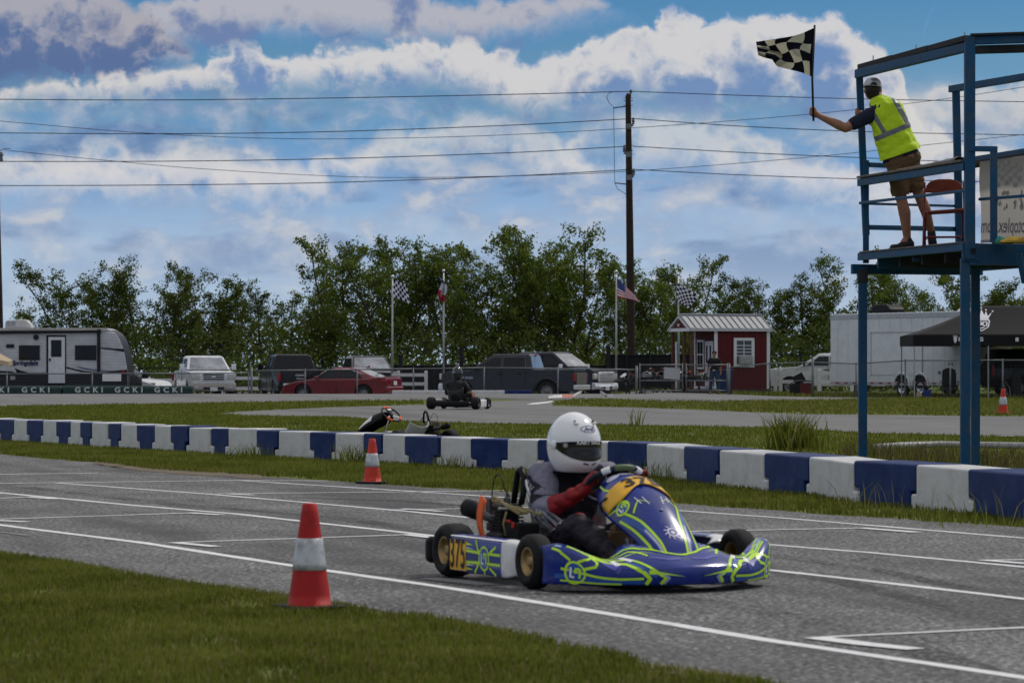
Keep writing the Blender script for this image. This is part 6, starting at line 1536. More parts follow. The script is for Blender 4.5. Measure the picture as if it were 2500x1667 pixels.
def siding(mb):
    n = 27; y0, y1 = 812.0, 910.0
    for i in range(n):
        a = y0+(y1-y0)*i/n; b = y0+(y1-y0)*(i+1)/n; m1 = a+(b-a)*.55
        xa, xb, xm = nose_x(a)-1, nose_x(b)-1, nose_x(m1)-1
        mb.add([rp(-190, a, .0), rp(xa, a, .0), rp(xm, m1, .030), rp(-190, m1, .030), rp(-190, b, .0), rp(xb, b, .0)], [(0,1,2,3), (3,2,5,4)])
rpart('siding', siding, RVW)['kind'] = 'stuff'
def skirt(mb):
    n = 8; y0, y1 = 910.0, 941.0
    for i in range(n):
        a = y0+(y1-y0)*i/n; b = y0+(y1-y0)*(i+1)/n; m1 = a+(b-a)*.55
        mb.add([rp(-190, a, .0), rp(311, a, .0), rp(311, m1, .022), rp(-190, m1, .022), rp(-190, b, .0), rp(311, b, .0)], [(0,1,2,3), (3,2,5,4)])
rpart('skirt', skirt, RVD)['kind'] = 'stuff'
def rbox(x0, y0, x1, y1, th, off=.0): return lambda mb: mb.add([rp(x0, y1, off), rp(x1, y1, off), rp(x1, y0, off), rp(x0, y0, off), rp(x0, y1, off+th), rp(x1, y1, off+th), rp(x1, y0, off+th), rp(x0, y0, off+th)], [(0,1,2,3), (7,6,5,4), (0,4,5,1), (1,5,6,2), (2,6,7,3), (3,7,4,0)])
rpart('awning_roll', lambda mb: mb.tube([rp(-190, 813, .10), rp(240, 808, .10)], .075, 10), RVBLK, smooth=True)
rpart('roof_edge', rbox(-190, 800.5, 262, 807, .05), mat('trailer_roof_cream', (.46, .44, .40), .6))
rpart('awning_arm', rbox(237, 806, 245, 907, .07, .03), RVBLK, bevel=.02)
rpart('awning_end', rbox(236, 803.5, 246.5, 815, .12, .03), RVBLK, bevel=.03)
d_ = rpart('door_frame', rbox(113, 818, 161.5, 938, .045, .0), RVBLK, bevel=.08, seg=4)
dr_ = rpart('door', rbox(118, 822.5, 158.5, 935, .03, .045), mat('trailer_door_white', (.60, .61, .64), .35), bevel=.05, seg=3)
rpart('door_window', rbox(124.5, 830, 150, 871, .012, .075), GLASS, dr_, bevel=.004); rpart('handle', rbox(119.5, 874.5, 124, 881, .04, .075), RVBLK, dr_, bevel=.01)
for x0, x1 in ((46, 97), (183, 235)):
    w = rpart('window', rbox(x0, 842.5, x1, 879, .03, .03), RVBLK, bevel=.08, seg=4)
    rpart('pane', rbox(x0+3, 845.5, (x0+x1)/2-.6, 876, .008, .06), GLASS, w); rpart('pane', rbox((x0+x1)/2+.6, 845.5, x1-3, 876, .008, .06), GLASS, w)
rpart('speaker', lambda mb: mb.lathe([(.12, 0), (.12, .05), (.001, .06)], Matrix.Translation(rp(88, 823, .03)) @ Matrix.Rotation(math.radians(90), 4, 'X'), 16), RVBLK)
rpart('vent', rbox(15, 840.5, 34.5, 849, .03, .03), RVBLK); rpart('socket_cover', rbox(25, 918, 37, 927, .02, .03), STEEL)
rpart('hatch', rbox(250, 910, 296, 930.5, .02, .026), WHITE, bevel=.03, seg=3); rpart('marker_lamp', rbox(297, 904, 305.5, 909.5, .03, .03), REDLENS, bevel=.01)
def sw(name, pts, m, off=.034): return rpart(name, lambda mb: mb.poly([rp(x, y, off) for x, y in pts]), m, recalc=False)
sw('swoosh', [(162, 895), (185, 901), (215, 906.5), (245, 908.5), (310, 902), (311, 911), (240, 912), (200, 908), (162, 899)], RVBLK); sw('swoosh', [(183, 893), (210, 899), (240, 903), (280, 904.5), (240, 905.5), (205, 901)], RVBLUE, .036)
sw('swoosh', [(245, 848.5), (270, 849.5), (302, 852), (304, 859), (280, 855), (245, 850.5)], RVBLK); sw('swoosh', [(35, 898), (50, 904), (72, 910), (41, 911), (39, 905)], RVBLK)
sw('swoosh', [(-20, 904), (30, 907), (41, 910), (-20, 914)], RVD)
rpart('lettering', lambda mb: add_text(mb, 'Springdale', lambda x, y: rp(59.5, 886, .036)+Vector((x, 0, y)), .27, bold=.010, shear=.35, width=1.17), RVNAVY, recalc=False)['kind'] = 'stuff'
rpart('small_lettering', lambda mb: add_text(mb, 'summerland mini', lambda x, y: rp(79, 893, .036)+Vector((x, 0, y)), .075, shear=.3, width=.55), RVNAVY, recalc=False)['kind'] = 'stuff'
ac = rpart('air_conditioner', lambda mb: mb.extrude([(rp(6, 800).x, rp(6, 800.5).z), (rp(72, 800).x, rp(72, 800.5).z), (rp(70, 792).x, rp(70, 792).z), (rp(60, 781).x, rp(60, 781).z), (rp(52, 779).x, 0*0+rp(52, 779).z), (rp(12, 781).x, rp(12, 781).z), (rp(7, 787).x, rp(7, 787).z)], .55, 1.35), mat('grey_white_plastic', (.47, .47, .47), .5), bevel=.05)
for i in range(2):
    rpart('grille_slot', lambda mb: mb.box(rp(20+i*12.5, 790, -.545), (.19, .02, .20)), STEEL, ac)
tb = thing('propane_cover', 'round dark cover at the nose of the travel trailer', 'cover', P(332, 955, 133.5)); mb = MB(); mb.lathe([(.001, .72), (.15, .72), (.26, .62), (.27, .2), (.25, 0)], n=16); mb.build('shell', RVBLK, tb, smooth=True)
mb = MB(); mb.box((.36, .3, .70), (.28, .2, .30)); mb.build('jack_head', BLACK, tb, bevel=.06)
# beige patio umbrella at the left edge
um = thing('patio_umbrella', 'beige half open patio umbrella cut by the left photo edge', 'umbrella', P(-12, 955, 131.0)); uo = P(-12, 955, 131)
mb = MB(); cn = P(-14, 855, 131)-uo
ring = [cn+Vector((.78*math.cos(a), .78*math.sin(a), -.42-.30*(k % 2)*.25)) for k, a in enumerate([2*math.pi*i/12 for i in range(12)])]; low = [p+Vector((0, 0, -.20)) for p in ring]
mb.add([cn]+ring+low, [(0, 1+k, 1+(k+1) % 12) for k in range(12)]+[(1+k, 13+k, 13+(k+1) % 12, 1+(k+1) % 12) for k in range(12)]); mb.build('canopy', mat('beige_canvas', (.42, .33, .22), .85, var=.1), um)
mb = MB(); mb.tube([(0, 0, 0), cn], .025, 8); mb.build('pole', STEEL, um)

# ------------------------------------------------------------------ enclosed cargo trailer
CT = mat('cargo_trailer_white', (.60, .62, .65), .35, .05, var=.05, dirt=((.42, .43, .44), .4, 1.5)); CTG = mat('trailer_seam_grey', (.40, .41, .43), .5); CREAM = mat('trailer_door_cream', (.42, .40, .37), .5, var=.06); RVEDGE = mat('trailer_edge_alu', (.40, .41, .43), .4, .4)
cang = math.radians(121)                                             # nose points away to the left
Lc, Wc, zc0, zc1 = 8.6, 2.55, .48, 3.42
cl = Vector((G(2275, 966).x, 121.5, 0)); hd = Vector((math.cos(cang), math.sin(cang), 0)); lf = Vector((-hd.y, hd.x, 0))
co = cl+hd*(Lc/2)-lf*(Wc/2)                                          # rear left corner of the trailer stands at cl
ct = thing('cargo_trailer', 'large white enclosed cargo trailer with two wheels, right of the red shed', 'trailer', co, cang)
def cpart(n, fn, m, parent=ct, **k): mb = MB(); fn(mb); return mb.build(n, m, parent, **k)
hx, hy_ = Lc/2, Wc/2
cpart('body', lambda mb: mb.box((0, 0, (zc0+zc1)/2), (Lc, Wc, zc1-zc0)), CT, bevel=.07, seg=3)
for i in range(12): cpart('panel_seam', lambda mb: mb.box((-hx+.35+i*.70, hy_+.002, (zc0+zc1)/2), (.010, .008, zc1-zc0-.3)), CTG)
cpart('top_rail', lambda mb: mb.box((0, hy_+.008, zc1-.12), (Lc-.1, .03, .20)), RVEDGE); cpart('bottom_rail', lambda mb: mb.box((0, hy_+.006, zc0+.06), (Lc-.1, .03, .14)), RVEDGE)
dc = cpart('side_door', lambda mb: mb.box((-hx+4.1, hy_+.012, 1.75), (3.3, .02, 1.72)), CT)
for q in (((-hx+4.1, hy_+.024, 2.63), (3.36, .03, .05)), ((-hx+2.43, hy_+.024, 1.75), (.05, .03, 1.78)), ((-hx+5.77, hy_+.024, 1.75), (.05, .03, 1.78))): cpart('door_trim', lambda mb, q=q: mb.box(*q), CTG, dc)
for i in range(14): cpart('side_marker', lambda mb, i=i: mb.box((-hx+.5+i*.58, hy_+.024, zc0+.07), (.22, .012, .05)), REDLENS)
for x in (-hx+2.55, -hx+3.75):
    cpart('wheel_arch', lambda mb, x=x: (mb.add([(x+.50*math.cos(a), hy_+.014, .36+.56*max(0, math.sin(a))) for a in [math.pi*i/14 for i in range(15)]], [tuple(range(15))])), ARCHBLK)
    cpart('arch_flare', lambda mb, x=x: mb.tube([(x+.53*math.cos(a), hy_+.02, .36+.60*max(0, math.sin(a))) for a in [math.pi*i/14 for i in range(15)]], .05, 6), CT, smooth=True)
    wheel(ct, x, hy_-.06, .36, .22, 1, ALU, .22, n=24); wheel(ct, x, -hy_+.06, .36, .22, -1, ALU, .22, n=24)
cpart('roof_unit', lambda mb: mb.extrude([(1.3, zc1), (2.55, zc1), (2.55, zc1+.30), (2.4, zc1+.38), (1.6, zc1+.38), (1.3, zc1+.18)], -.35, .45), BLACK, bevel=.06)
cpart('roof_vent', lambda mb: mb.extrude([(-3.9, zc1), (-2.9, zc1), (-3.1, zc1+.14), (-3.7, zc1+.14)], -.3, .4), WHITE, bevel=.03)
cpart('rear_door', lambda mb: mb.box((-hx-.012, 0, 1.75), (.02, Wc-.34, 2.2)), CREAM)
for s in (-1, 1):
    cpart('rear_post', lambda mb: mb.box((-hx-.02, s*(hy_-.09), (zc0+zc1)/2), (.04, .16, zc1-zc0-.1)), CT)
    for z in (.75, 1.2, 1.75, 2.3): cpart('rear_lamp', lambda mb: mb.ball((-hx-.045, s*(hy_-.09), z), (.02, .055, .075), n=8), REDLENS, smooth=True)
cpart('rear_bar', lambda mb: mb.box((-hx-.05, 0, .62), (.10, Wc-.05, .22)), RVEDGE)
for i in range(4): cpart('bar_lamp', lambda mb, i=i: mb.box((-hx-.105, -1.0+.66*i, .68), (.012, .22, .05)), REDLENS)
cpart('rear_header', lambda mb: mb.box((-hx-.02, 0, 3.08), (.04, Wc-.06, .42)), CT)
cpart('rear_awning', lambda mb: mb.extrude([(-hx-.05, 2.98), (-hx-.75, 2.82), (-hx-.75, 2.76), (-hx-.05, 2.90)], -hy_+.05, hy_-.05), BLACK)
for nm, x, z, w, h in (('decal', -hx+.65, 1.32, .34, .12), ('decal', -hx+.65, 1.08, .40, .12), ('decal', -hx+1.35, .98, .20, .14)): cpart(nm, lambda mb: [mb.box((x+dx*w/3, hy_+.010, z), (w/4.2, .008, h*hh)) for dx, hh in ((-1, .8), (0, 1), (1, .7))], mat('grey_decal', (.16, .17, .18), .6))['kind'] = 'stuff'
cpart('coupler', lambda mb: (mb.bar((hx, .5, .5), (hx+1.1, 0, .5), .10), mb.bar((hx, -.5, .5), (hx+1.1, 0, .5), .10)), BLACK)

# ------------------------------------------------------------------ black canopy tent
TENTM = mat('black_tent_fabric', (.008, .008, .010), .85, var=.25, bump=.4, bscale=4); TX0, TD = (2229-CX)*118/F, 118.0
tent = thing('canopy_tent', 'black pop-up canopy tent with a white crown and shield emblem at the right edge', 'tent', (TX0, TD, 0))
def tpart(n, fn, m, parent=tent, **k): mb = MB(); fn(mb); return mb.build(n, m, parent, **k)
TWd, TDp, ZV, ZL, ZPK = 8.4, 4.0, 2.42, 2.02, 3.60
def roofz(x, y):
    """hip roof, sagging slightly"""
    k = min(x/2.9, (TWd-x)/2.9, y/2.0, (TDp-y)/2.0, 1.0); k = max(0.0, k); return ZV+(ZPK-ZV)*(.72*k+.28*k**1.9)
tpart('roof', lambda mb: mb.grid(lambda u, v: (TWd*u, TDp*v, roofz(TWd*u, TDp*v)), 48, 26), TENTM, smooth=True, solid=.01)
def val(mb):
    for (ax, ay), (bx, by) in (((0, 0), (TWd, 0)), ((TWd, 0), (TWd, TDp)), ((TWd, TDp), (0, TDp)), ((0, TDp), (0, 0))):
        mb.grid(lambda u, v: (ax+(bx-ax)*u+.02*math.sin(u*23)*(1-v)*(1 if ay == by == 0 else .3)*0, ay+(by-ay)*u+.03*math.sin(u*19)*(1-v), ZL+(ZV-ZL)*v), 30, 3)
tpart('valance', val, TENTM, smooth=True)
for x, y in ((.06, .06), (2.9, .06), (5.6, .06), (TWd-.06, .06), (.06, TDp-.06), (2.9, TDp-.06)): tpart('leg', lambda mb, x=x, y=y: mb.bar((x, y, 0), (x, y, ZV), .045), STEEL)
EMB = mat('white_print', (.62, .62, .66), .6, var=.06)
def rf(x, y, h=.02): return Vector((x, y, roofz(x, y)+h))
def emb(a, b): return rf(2.72+a*1.0+.12*b, .72+b*.95, .025)
def crest(mb):
    mb.poly([emb(-.30, .42), emb(.34, .42), emb(.30, .52), emb(-.26, .52)])                       # crown band
    for pts in ([(-.26, .54), (-.36, .92), (-.14, .66)], [(-.17, .54), (-.11, 1.0), (.02, .66), (-.02, .54)], [(-.05, .54), (.04, 1.12), (.16, .66), (.14, .54)], [(.10, .54), (.22, 1.0), (.28, .66), (.26, .54)], [(.20, .54), (.46, .94), (.31, .54)], [(-.26, .53), (.31, .53), (.28, .70), (-.20, .70)]):
        mb.poly([emb(*p) for p in pts])
    for a, b in ((-.37, .97), (-.11, 1.06), (.04, 1.18), (.22, 1.06), (.48, .98)): mb.poly([emb(a+.035*math.cos(t), b+.045*math.sin(t)) for t in [2*math.pi*k/8 for k in range(8)]])
    def strip(pts, w):
        for (a, b), (c, d) in zip(pts, pts[1:]):
            L_ = math.hypot(c-a, d-b); nx_, ny_ = -(d-b)/L_*w, (c-a)/L_*w; mb.poly([emb(a-nx_, b-ny_), emb(c-nx_, d-ny_), emb(c+nx_, d+ny_), emb(a+nx_, b+ny_)])
    strip([(-.30, .38), (.34, .38), (.28, -.10), (.02, -.42), (-.26, -.10), (-.30, .38)], .022)
    strip([(-.20, .26), (.02, .26), (.02, .05), (-.18, .05), (-.2, .26)], .025); strip([(.08, .26), (.24, .26), (.22, -.02), (.08, .04), (.08, .26)], .025); strip([(-.14, -.08), (.0, -.22), (.14, -.08)], .025)
tpart('emblem', crest, EMB, recalc=False)['kind'] = 'stuff'
def vq(x0, x1, z0, z1): return lambda mb: mb.poly([(x0, -.036, z0), (x1, -.036, z0), (x1, -.036, z1), (x0, -.036, z1)])
tpart('valance_emblem', lambda mb: (mb.poly([(1.55, -.036, 2.36), (1.69, -.036, 2.36), (1.68, -.036, 2.2), (1.62, -.036, 2.10), (1.56, -.036, 2.2)]), mb.poly([(1.54, -.036, 2.38), (1.70, -.036, 2.38), (1.71, -.036, 2.41), (1.53, -.036, 2.41)])), EMB, recalc=False)
tpart('valance_lettering', lambda mb: add_text(mb, 'KARTING', lambda x, y: (2.22+x, -.036, 2.26+y), .20, bold=.012, width=.95), EMB, recalc=False)['kind'] = 'stuff'
tpart('valance_tag', vq(3.93, 4.05, 2.18, 2.33), EMB, recalc=False)

# things under and near the tent
def small(name, label, cat, loc, parts, rz=0.0):
    t = thing(name, label, cat, loc, rz)
    for n, fn, m, kw in parts:
        mb = MB(); fn(mb); mb.build(n, m, t, **kw)
    return t
gp = lambda x, d: ((x-CX)*d/F, d, 0.0)
FAB = mat('black_chair_fabric', (.012, .012, .014), .8, var=.3)
small('camping_chair', 'black folding camping chair under the canopy, seen from behind', 'chair', gp(2318, 119.6), [
    ('backrest', lambda mb: mb.grid(lambda u, v: ((u-.5)*.56*(1-.25*max(0, v-.6)), -.1-.05*v-.05*(1-(2*u-1)**2), .45+.72*v-.10*max(0, v-.7)*(2*u-1)**2*3), 10, 10), FAB, dict(smooth=True, solid=.02)),
    ('seat', lambda mb: mb.grid(lambda u, v: ((u-.5)*.58, -.1+.5*v, .42+.04*(2*u-1)**2+.05*v), 8, 6), FAB, dict(smooth=True, solid=.02)),
    ('leg', lambda mb: mb.bar((-.30, -.12, 0), (.28, -.05, .45), .03), DARKSTEEL, {}), ('leg', lambda mb: mb.bar((.30, -.12, 0), (-.28, -.05, .45), .03), DARKSTEEL, {}), ('leg', lambda mb: mb.bar((-.30, .4, 0), (-.30, .3, .62), .03), DARKSTEEL, {}), ('leg', lambda mb: mb.bar((.30, .4, 0), (.30, .3, .62), .03), DARKSTEEL, {}),
    ('armrest', lambda mb: mb.bar((-.32, -.15, .64), (-.32, .35, .64), .06, .03), FAB, {}), ('armrest', lambda mb: mb.bar((.32, -.15, .64), (.32, .35, .64), .06, .03), FAB, {})], math.radians(-14))
small('folding_table', 'dark folding table under the canopy right of the tower legs', 'table', gp(2418, 119.8), [
    ('table_top', lambda mb: mb.box((0, 0, .73), (1.75, .7, .04)), BLACK, dict(bevel=.01)), ('leg', lambda mb: mb.tube([(-.75, -.25, 0), (-.70, -.25, .4), (-.5, -.25, .71)], .015, 6), STEEL, {}), ('leg', lambda mb: mb.tube([(.75, -.25, 0), (.70, -.25, .4), (.5, -.25, .71)], .015, 6), STEEL, {}),
    ('leg', lambda mb: mb.tube([(-.75, .25, 0), (-.5, .25, .71)], .015, 6), STEEL, {}), ('leg', lambda mb: mb.tube([(.75, .25, 0), (.5, .25, .71)], .015, 6), STEEL, {})])
small('fuel_jug', 'blue plastic fuel jug standing by the trailer rear wheel side', 'fuel jug', gp(2263, 118.4), [('jug', lambda mb: mb.box((0, 0, .16), (.30, .2, .32)), mat('blue_jug', (.010, .025, .16), .4), dict(bevel=.04)), ('spout', lambda mb: mb.tube([(.02, 0, .32), (.04, 0, .40), (.05, 0, .46)], .03, 8), BLACK, {}), ('handle', lambda mb: mb.tube([(-.10, 0, .32), (-.08, 0, .38), (0, 0, .38), (.02, 0, .33)], .015, 6), BLACK, {})])
small('fuel_jug', 'pale yellow jug lying low beside the blue fuel jug', 'fuel jug', gp(2244, 118.4), [('jug', lambda mb: mb.box((0, 0, .11), (.20, .2, .22)), mat('pale_jug', (.40, .36, .20), .5), dict(bevel=.04)), ('cap', lambda mb: mb.tube([(.0, 0, .22), (.0, 0, .27)], .03, 8), BLACK, {})])
small('bar_stool', 'dark rider gear bag hanging by a pole at the right edge under the canopy', 'gear bag', gp(2482, 119.0), [('bag', lambda mb: mb.box((0, 0, .55), (.35, .25, 1.1)), FAB, dict(bevel=.10, seg=3)), ('strap', lambda mb: mb.tube([(-.1, 0, 1.08), (0, 0, 1.3), (.1, 0, 1.08)], .02, 6), FAB, {})]).name = 'gear_bag'
small('garbage_cart', 'dark bin with a dull red side standing by the fence left of the cargo trailer', 'bin', G(1957, 967.5), [('red_side', lambda mb: mb.box((.14, 0, .30), (.50, .5, .52)), mat('dull_red_panel', (.10, .012, .014), .6, var=.3), dict(bevel=.03)), ('tub', lambda mb: mb.extrude([(-.45, .02), (-.12, .02), (-.12, .56), (-.50, .50)], -.28, .28), BLACK, dict(bevel=.03)), ('lid', lambda mb: mb.extrude([(-.52, .52), (-.2, .60), (.42, .60), (.40, .66), (-.2, .68)], -.3, .3), mat('dark_grey_lid', (.05, .05, .055), .5), dict(bevel=.02)), ('flap', lambda mb: mb.bar((-.3, 0, .60), (.1, 0, .82), .4, .03, up=(0, 1, 0)), BLACK, {})])

# ------------------------------------------------------------------ red shed
RED = mat('barn_red_siding', (.085, .006, .010), .65, var=.15, scale=4, bump=.25, bscale=30); TRIM = mat('white_trim', (.60, .61, .66), .5, var=.06); ROOFM = mat('grey_metal_roof', (.38, .385, .39), .42, .25, var=.06); WOOD = mat('brown_post_wood', (.10, .045, .030), .8, var=.3); DARKW = mat('dark_floor_wood', (.06, .045, .04), .85, var=.3)
sang = math.radians(19); so = Vector(((1686-CX)*133/F, 133.0, .02))
shed = thing('shed', 'small dark red shed with white trim, metal roof and a porch on its left end', 'shed', so, sang)
def hp(n, fn, m, parent=shed, **k): mb = MB(); fn(mb); return mb.build(n, m, parent, **k)
SX0, SX1, SW, SF, SE, SRD = 1.12, 3.72, 2.25, .25, 2.80, 3.34
hp('side_wall', lambda mb: mb.box(((SX0+SX1)/2, .04, (SF+SE)/2), (SX1-SX0, .08, SE-SF)), RED); hp('back_wall', lambda mb: mb.box(((SX0+SX1)/2, SW-.04, (SF+SE)/2), (SX1-SX0, .08, SE-SF)), RED)
hp('porch_wall', lambda mb: mb.box((SX0+.04, SW/2, (SF+SE)/2), (.08, SW-.17, SE-SF)), RED); hp('end_wall', lambda mb: mb.box((SX1-.04, SW/2, (SF+SE)/2), (.08, SW-.17, SE-SF)), RED)
for i in range(9): hp('siding_groove', lambda mb, i=i: mb.box((SX0+.3+i*.27, -.001, (SF+SE)/2), (.012, .006, SE-SF-.1)), mat('groove_dark_red', (.03, .002, .004), .8))
hp('floor', lambda mb: mb.box((SX1/2, SW/2, .17), (SX1, SW, .15)), DARKW)
for y in (.2, SW-.2): hp('skid', lambda mb, y=y: mb.box((SX1/2, y, .05), (SX1-.1, .12, .10)), DARKW)
for x, y in ((.06, .06), (.06, SW-.06), (.06, SW*.38)): hp('porch_post', lambda mb, x=x, y=y: mb.box((x, y, (SF+SE)/2), (.10, .10, SE-SF)), WOOD)
for x in (SX0+.06, SX1-.06): hp('corner_trim', lambda mb, x=x: mb.box((x, -.012, (SF+SE)/2), (.15, .03, SE-SF)), TRIM)
hp('corner_trim', lambda mb: mb.box((SX0-.012, SW-.06, (SF+SE)/2), (.03, .12, SE-SF)), TRIM)
hp('fascia', lambda mb: mb.box((SX1/2, -.13, SE+.03), (SX1+.16, .03, .14)), TRIM); hp('fascia', lambda mb: mb.box((SX1/2, SW+.13, SE+.03), (SX1+.16, .03, .14)), TRIM)
ov = .12
def roof_z(y): return SRD-(SRD-SE)*abs(y-SW/2)/(SW/2)
for x0 in (-.05, SX1+.02):
    hp('gable', lambda mb: mb.add([(x0+dx, y, z) for dx in (0, .03) for y, z in ((.05, SE), (SW-.05, SE), (SW/2, SRD-.03))], [(0,1,2), (5,4,3), (0,3,4,1), (1,4,5,2), (2,5,3,0)]), RED)
hp('gable_beam', lambda mb: mb.box((-.065, SW/2, SE+.02), (.05, SW+.2, .14)), TRIM)
for y0, y1 in ((-.13, SW/2), (SW+.13, SW/2)): hp('gable_trim', lambda mb: mb.bar((-.07, y0, roof_z(y0)+.05), (-.07, y1, SRD+.05), .05, .13, up=(1, 0, 0)), TRIM)
for y0 in (-.15, SW+.15):
    rp_ = hp('roof_slope', lambda mb: mb.add([(x, y, z) for x in (-.10, SX1+.10) for y, z in ((y0, roof_z(y0)+.08), (SW/2, SRD+.11), (SW/2, SRD+.15), (y0, roof_z(y0)+.12))], [(0,1,2,3), (7,6,5,4), (0,4,5,1), (1,5,6,2), (2,6,7,3), (3,7,4,0)]), ROOFM)
    for i in range(14): hp('standing_seam', lambda mb, i=i: mb.bar((-.06+i*.294, y0, roof_z(y0)+.135), (-.06+i*.294, SW/2, SRD+.165), .035, .035), mat('seam_grey', (.13, .135, .14), .5), rp_)
hp('ridge_cap', lambda mb: mb.bar((-.10, SW/2, SRD+.17), (SX1+.10, SW/2, SRD+.17), .22, .04), TRIM)
wf = hp('window', lambda mb: (mb.box((2.50, -.03, 2.41), (.96, .05, .12)), mb.box((2.50, -.03, 1.26), (.96, .05, .14)), mb.box((2.08, -.03, 1.83), (.13, .05, 1.05)), mb.box((2.92, -.03, 1.83), (.13, .05, 1.05))), TRIM)
hp('pane', lambda mb: mb.box((2.5, -.008, 1.85), (.72, .012, 1.06)), mat('pale_blue_pane', (.06, .075, .10), .1, spec=.7), wf)
for z in (2.14, 1.99, 1.85, 1.70): hp('muntin', lambda mb, z=z: mb.box((2.5, -.024, z), (.72, .02, .03)), TRIM, wf)
hp('muntin', lambda mb: mb.box((2.5, -.026, 1.95), (.03, .02, .86)), TRIM, wf)
acu = hp('air_conditioner', lambda mb: mb.box((2.52, -.16, 1.50), (.56, .34, .34)), mat('beige_grey_plastic', (.34, .33, .31), .5), bevel=.015); hp('front_grille', lambda mb: mb.box((2.52, -.335, 1.50), (.44, .014, .25)), STEEL, acu)
dw = hp('door', lambda mb: mb.box((SX0-.02, .55, 1.30), (.05, .82, 2.05)), TRIM); hp('door_pane', lambda mb: [mb.box((SX0-.05, .55+dy, 1.75), (.012, .16, .75)) for dy in (-.2, .2)], GLASS, dw); hp('handle', lambda mb: mb.ball((SX0-.06, .88, 1.25), .03, n=8), STEEL, dw)
pw = hp('window', lambda mb: mb.box((SX0-.02, 1.52, 1.75), (.05, .75, 1.28)), TRIM); hp('pane', lambda mb: [mb.box((SX0-.05, 1.52+dy, 1.75+dz), (.012, .26, .52)) for dy in (-.16, .16) for dz in (-.29, .29)], GLASS, pw)
hp('sill_trim', lambda mb: mb.box((SX0-.03, SW/2, .30), (.03, SW, .12)), TRIM)
hp('lamp', lambda mb: mb.ball((-.10, SW/2, 3.02), .07, n=8), TRIM, smooth=True)
hp('downpipe', lambda mb: mb.tube([(.02, SW*.75, .26), (.02, SW*.75, 2.3)], .05, 8), TRIM)

# person by the shed
JEANS = mat('blue_jeans', (.025, .05, .10), .85, var=.35, scale=9, bump=.3, bscale=20); TEE = mat('black_polo', (.010, .010, .012), .85, var=.3, bump=.3, bscale=16)
gpz = lambda px_, d: Vector(((px_-CX)*d/F, d, terrain((px_-CX)*d/F, d)))
def standing(label, loc, rz, shirt, trousers, h=1.76):
    t = thing('person', label, 'person', loc, rz); k = h/1.76; V3 = lambda x, y, z: Vector((x, y, z))*k
    c = [(V3(0, 0, 1.63), (.078*k, .095*k, .115*k)), (V3(0, 0, 1.46), .055*k, V3(0, 0, 1.56), .05*k), (V3(0, -.095, 1.61), .016*k),
         (V3(-.06, 0, 1.30), .125*k, V3(.06, 0, 1.30), .125*k), (V3(-.05, 0, 1.05), .115*k, V3(.05, 0, 1.05), .115*k), (V3(0, 0, 1.02), .12*k, V3(0, 0, 1.32), .13*k), (V3(-.15, 0, 1.40), .07*k, V3(.15, 0, 1.40), .07*k)]
    for s, kx in ((-1, .30), (1, .28)):
        c += [(V3(s*.18, 0, 1.38), .06*k, V3(s*.24, .03, 1.12), .045*k), (V3(s*.24, .03, 1.12), .045*k, V3(s*kx*.92, -.04, .90), .032*k), (V3(s*kx*.92, -.04, .90), .036*k, V3(s*.26, -.07, .82), .03*k)]
        for j in range(4): a = V3(s*.26, -.05-.014*j, .81); c += [(a, .011*k, a+V3(-s*.01, -.005, -.04), .0105*k), (a+V3(-s*.01, -.005, -.04), .0105*k, a+V3(-s*.03, -.012, -.065), .009*k)]
        c += [(V3(s*.25, -.085, .84), .013*k, V3(s*.235, -.11, .79), .011*k)]
        c += [(V3(s*.09, 0, .93), .10*k, V3(s*.13, -.02, .50), .065*k), (V3(s*.13, -.02, .50), .063*k, V3(s*.17, .02, .08), .042*k), (V3(s*.17, .02, .07), .045*k, V3(s*.18, -.14, .045), .035*k)]
    blob('body', c, [SKIN], t, voxel=.016, smooth=2)
    blob('shirt', [(V3(-.06, 0, 1.30), .142*k, V3(.06, 0, 1.30), .142*k), (V3(-.06, 0, 1.0), .132*k, V3(.06, 0, 1.0), .132*k), (V3(0, 0, 1.0), .14*k, V3(0, 0, 1.34), .145*k), (V3(-.16, 0, 1.39), .085*k, V3(.16, 0, 1.39), .085*k)]+[(V3(s*.18, 0, 1.38), .08*k, V3(s*.225, .02, 1.18), .075*k) for s in (-1, 1)], [shirt], t, voxel=.016, smooth=2)
    blob('jeans', [q for s in (-1, 1) for q in ((V3(s*.085, 0, .93), .118*k, V3(s*.13, -.02, .50), .082*k), (V3(s*.13, -.02, .50), .080*k, V3(s*.17, .02, .09), .068*k))], [trousers], t, voxel=.016, smooth=2)
    blob('hair', [(V3(0, .022, 1.675), (.102*k, .112*k, .105*k))], [HAIR], t, voxel=.014, smooth=2)
    for s in (-1, 1): blob('shoe', [(V3(s*.17, .03, .04), .048*k, V3(s*.19, -.17, .035), .04*k)], [SHOE], t, voxel=.014, smooth=1)
    mb = MB(); mb.box(V3(0, -.145, .965), (.10, .02, .05)); mb.build('belt_buckle', ALU, t)
    return t
standing('man in black shirt and blue jeans standing in front of the red shed', gpz(1744, 127.5), math.radians(-8), TEE, JEANS, 1.80)
bin_ = thing('wheelie_bin', 'dark blue wheeled rubbish bin between the standing man and the gate post', 'bin', gpz(1769, 129.5))
mb = MB(); mb.add([(x*k, y*k*.9, z) for z, k in ((.08, .25), (.95, .33)) for x, y in ((-1, -1), (1, -1), (1, 1), (-1, 1))], [(0,1,2,3), (7,6,5,4), (0,4,5,1), (1,5,6,2), (2,6,7,3), (3,7,4,0)]); mb.build('bin_body', mat('bin_blue', (.008, .025, .10), .5, var=.2), bin_, bevel=.03)
mb = MB(); mb.box((0, 0, 1.0), (.72, .68, .08)); mb.build('lid', mat('bin_blue', (0, 0, 0)), bin_, bevel=.03)
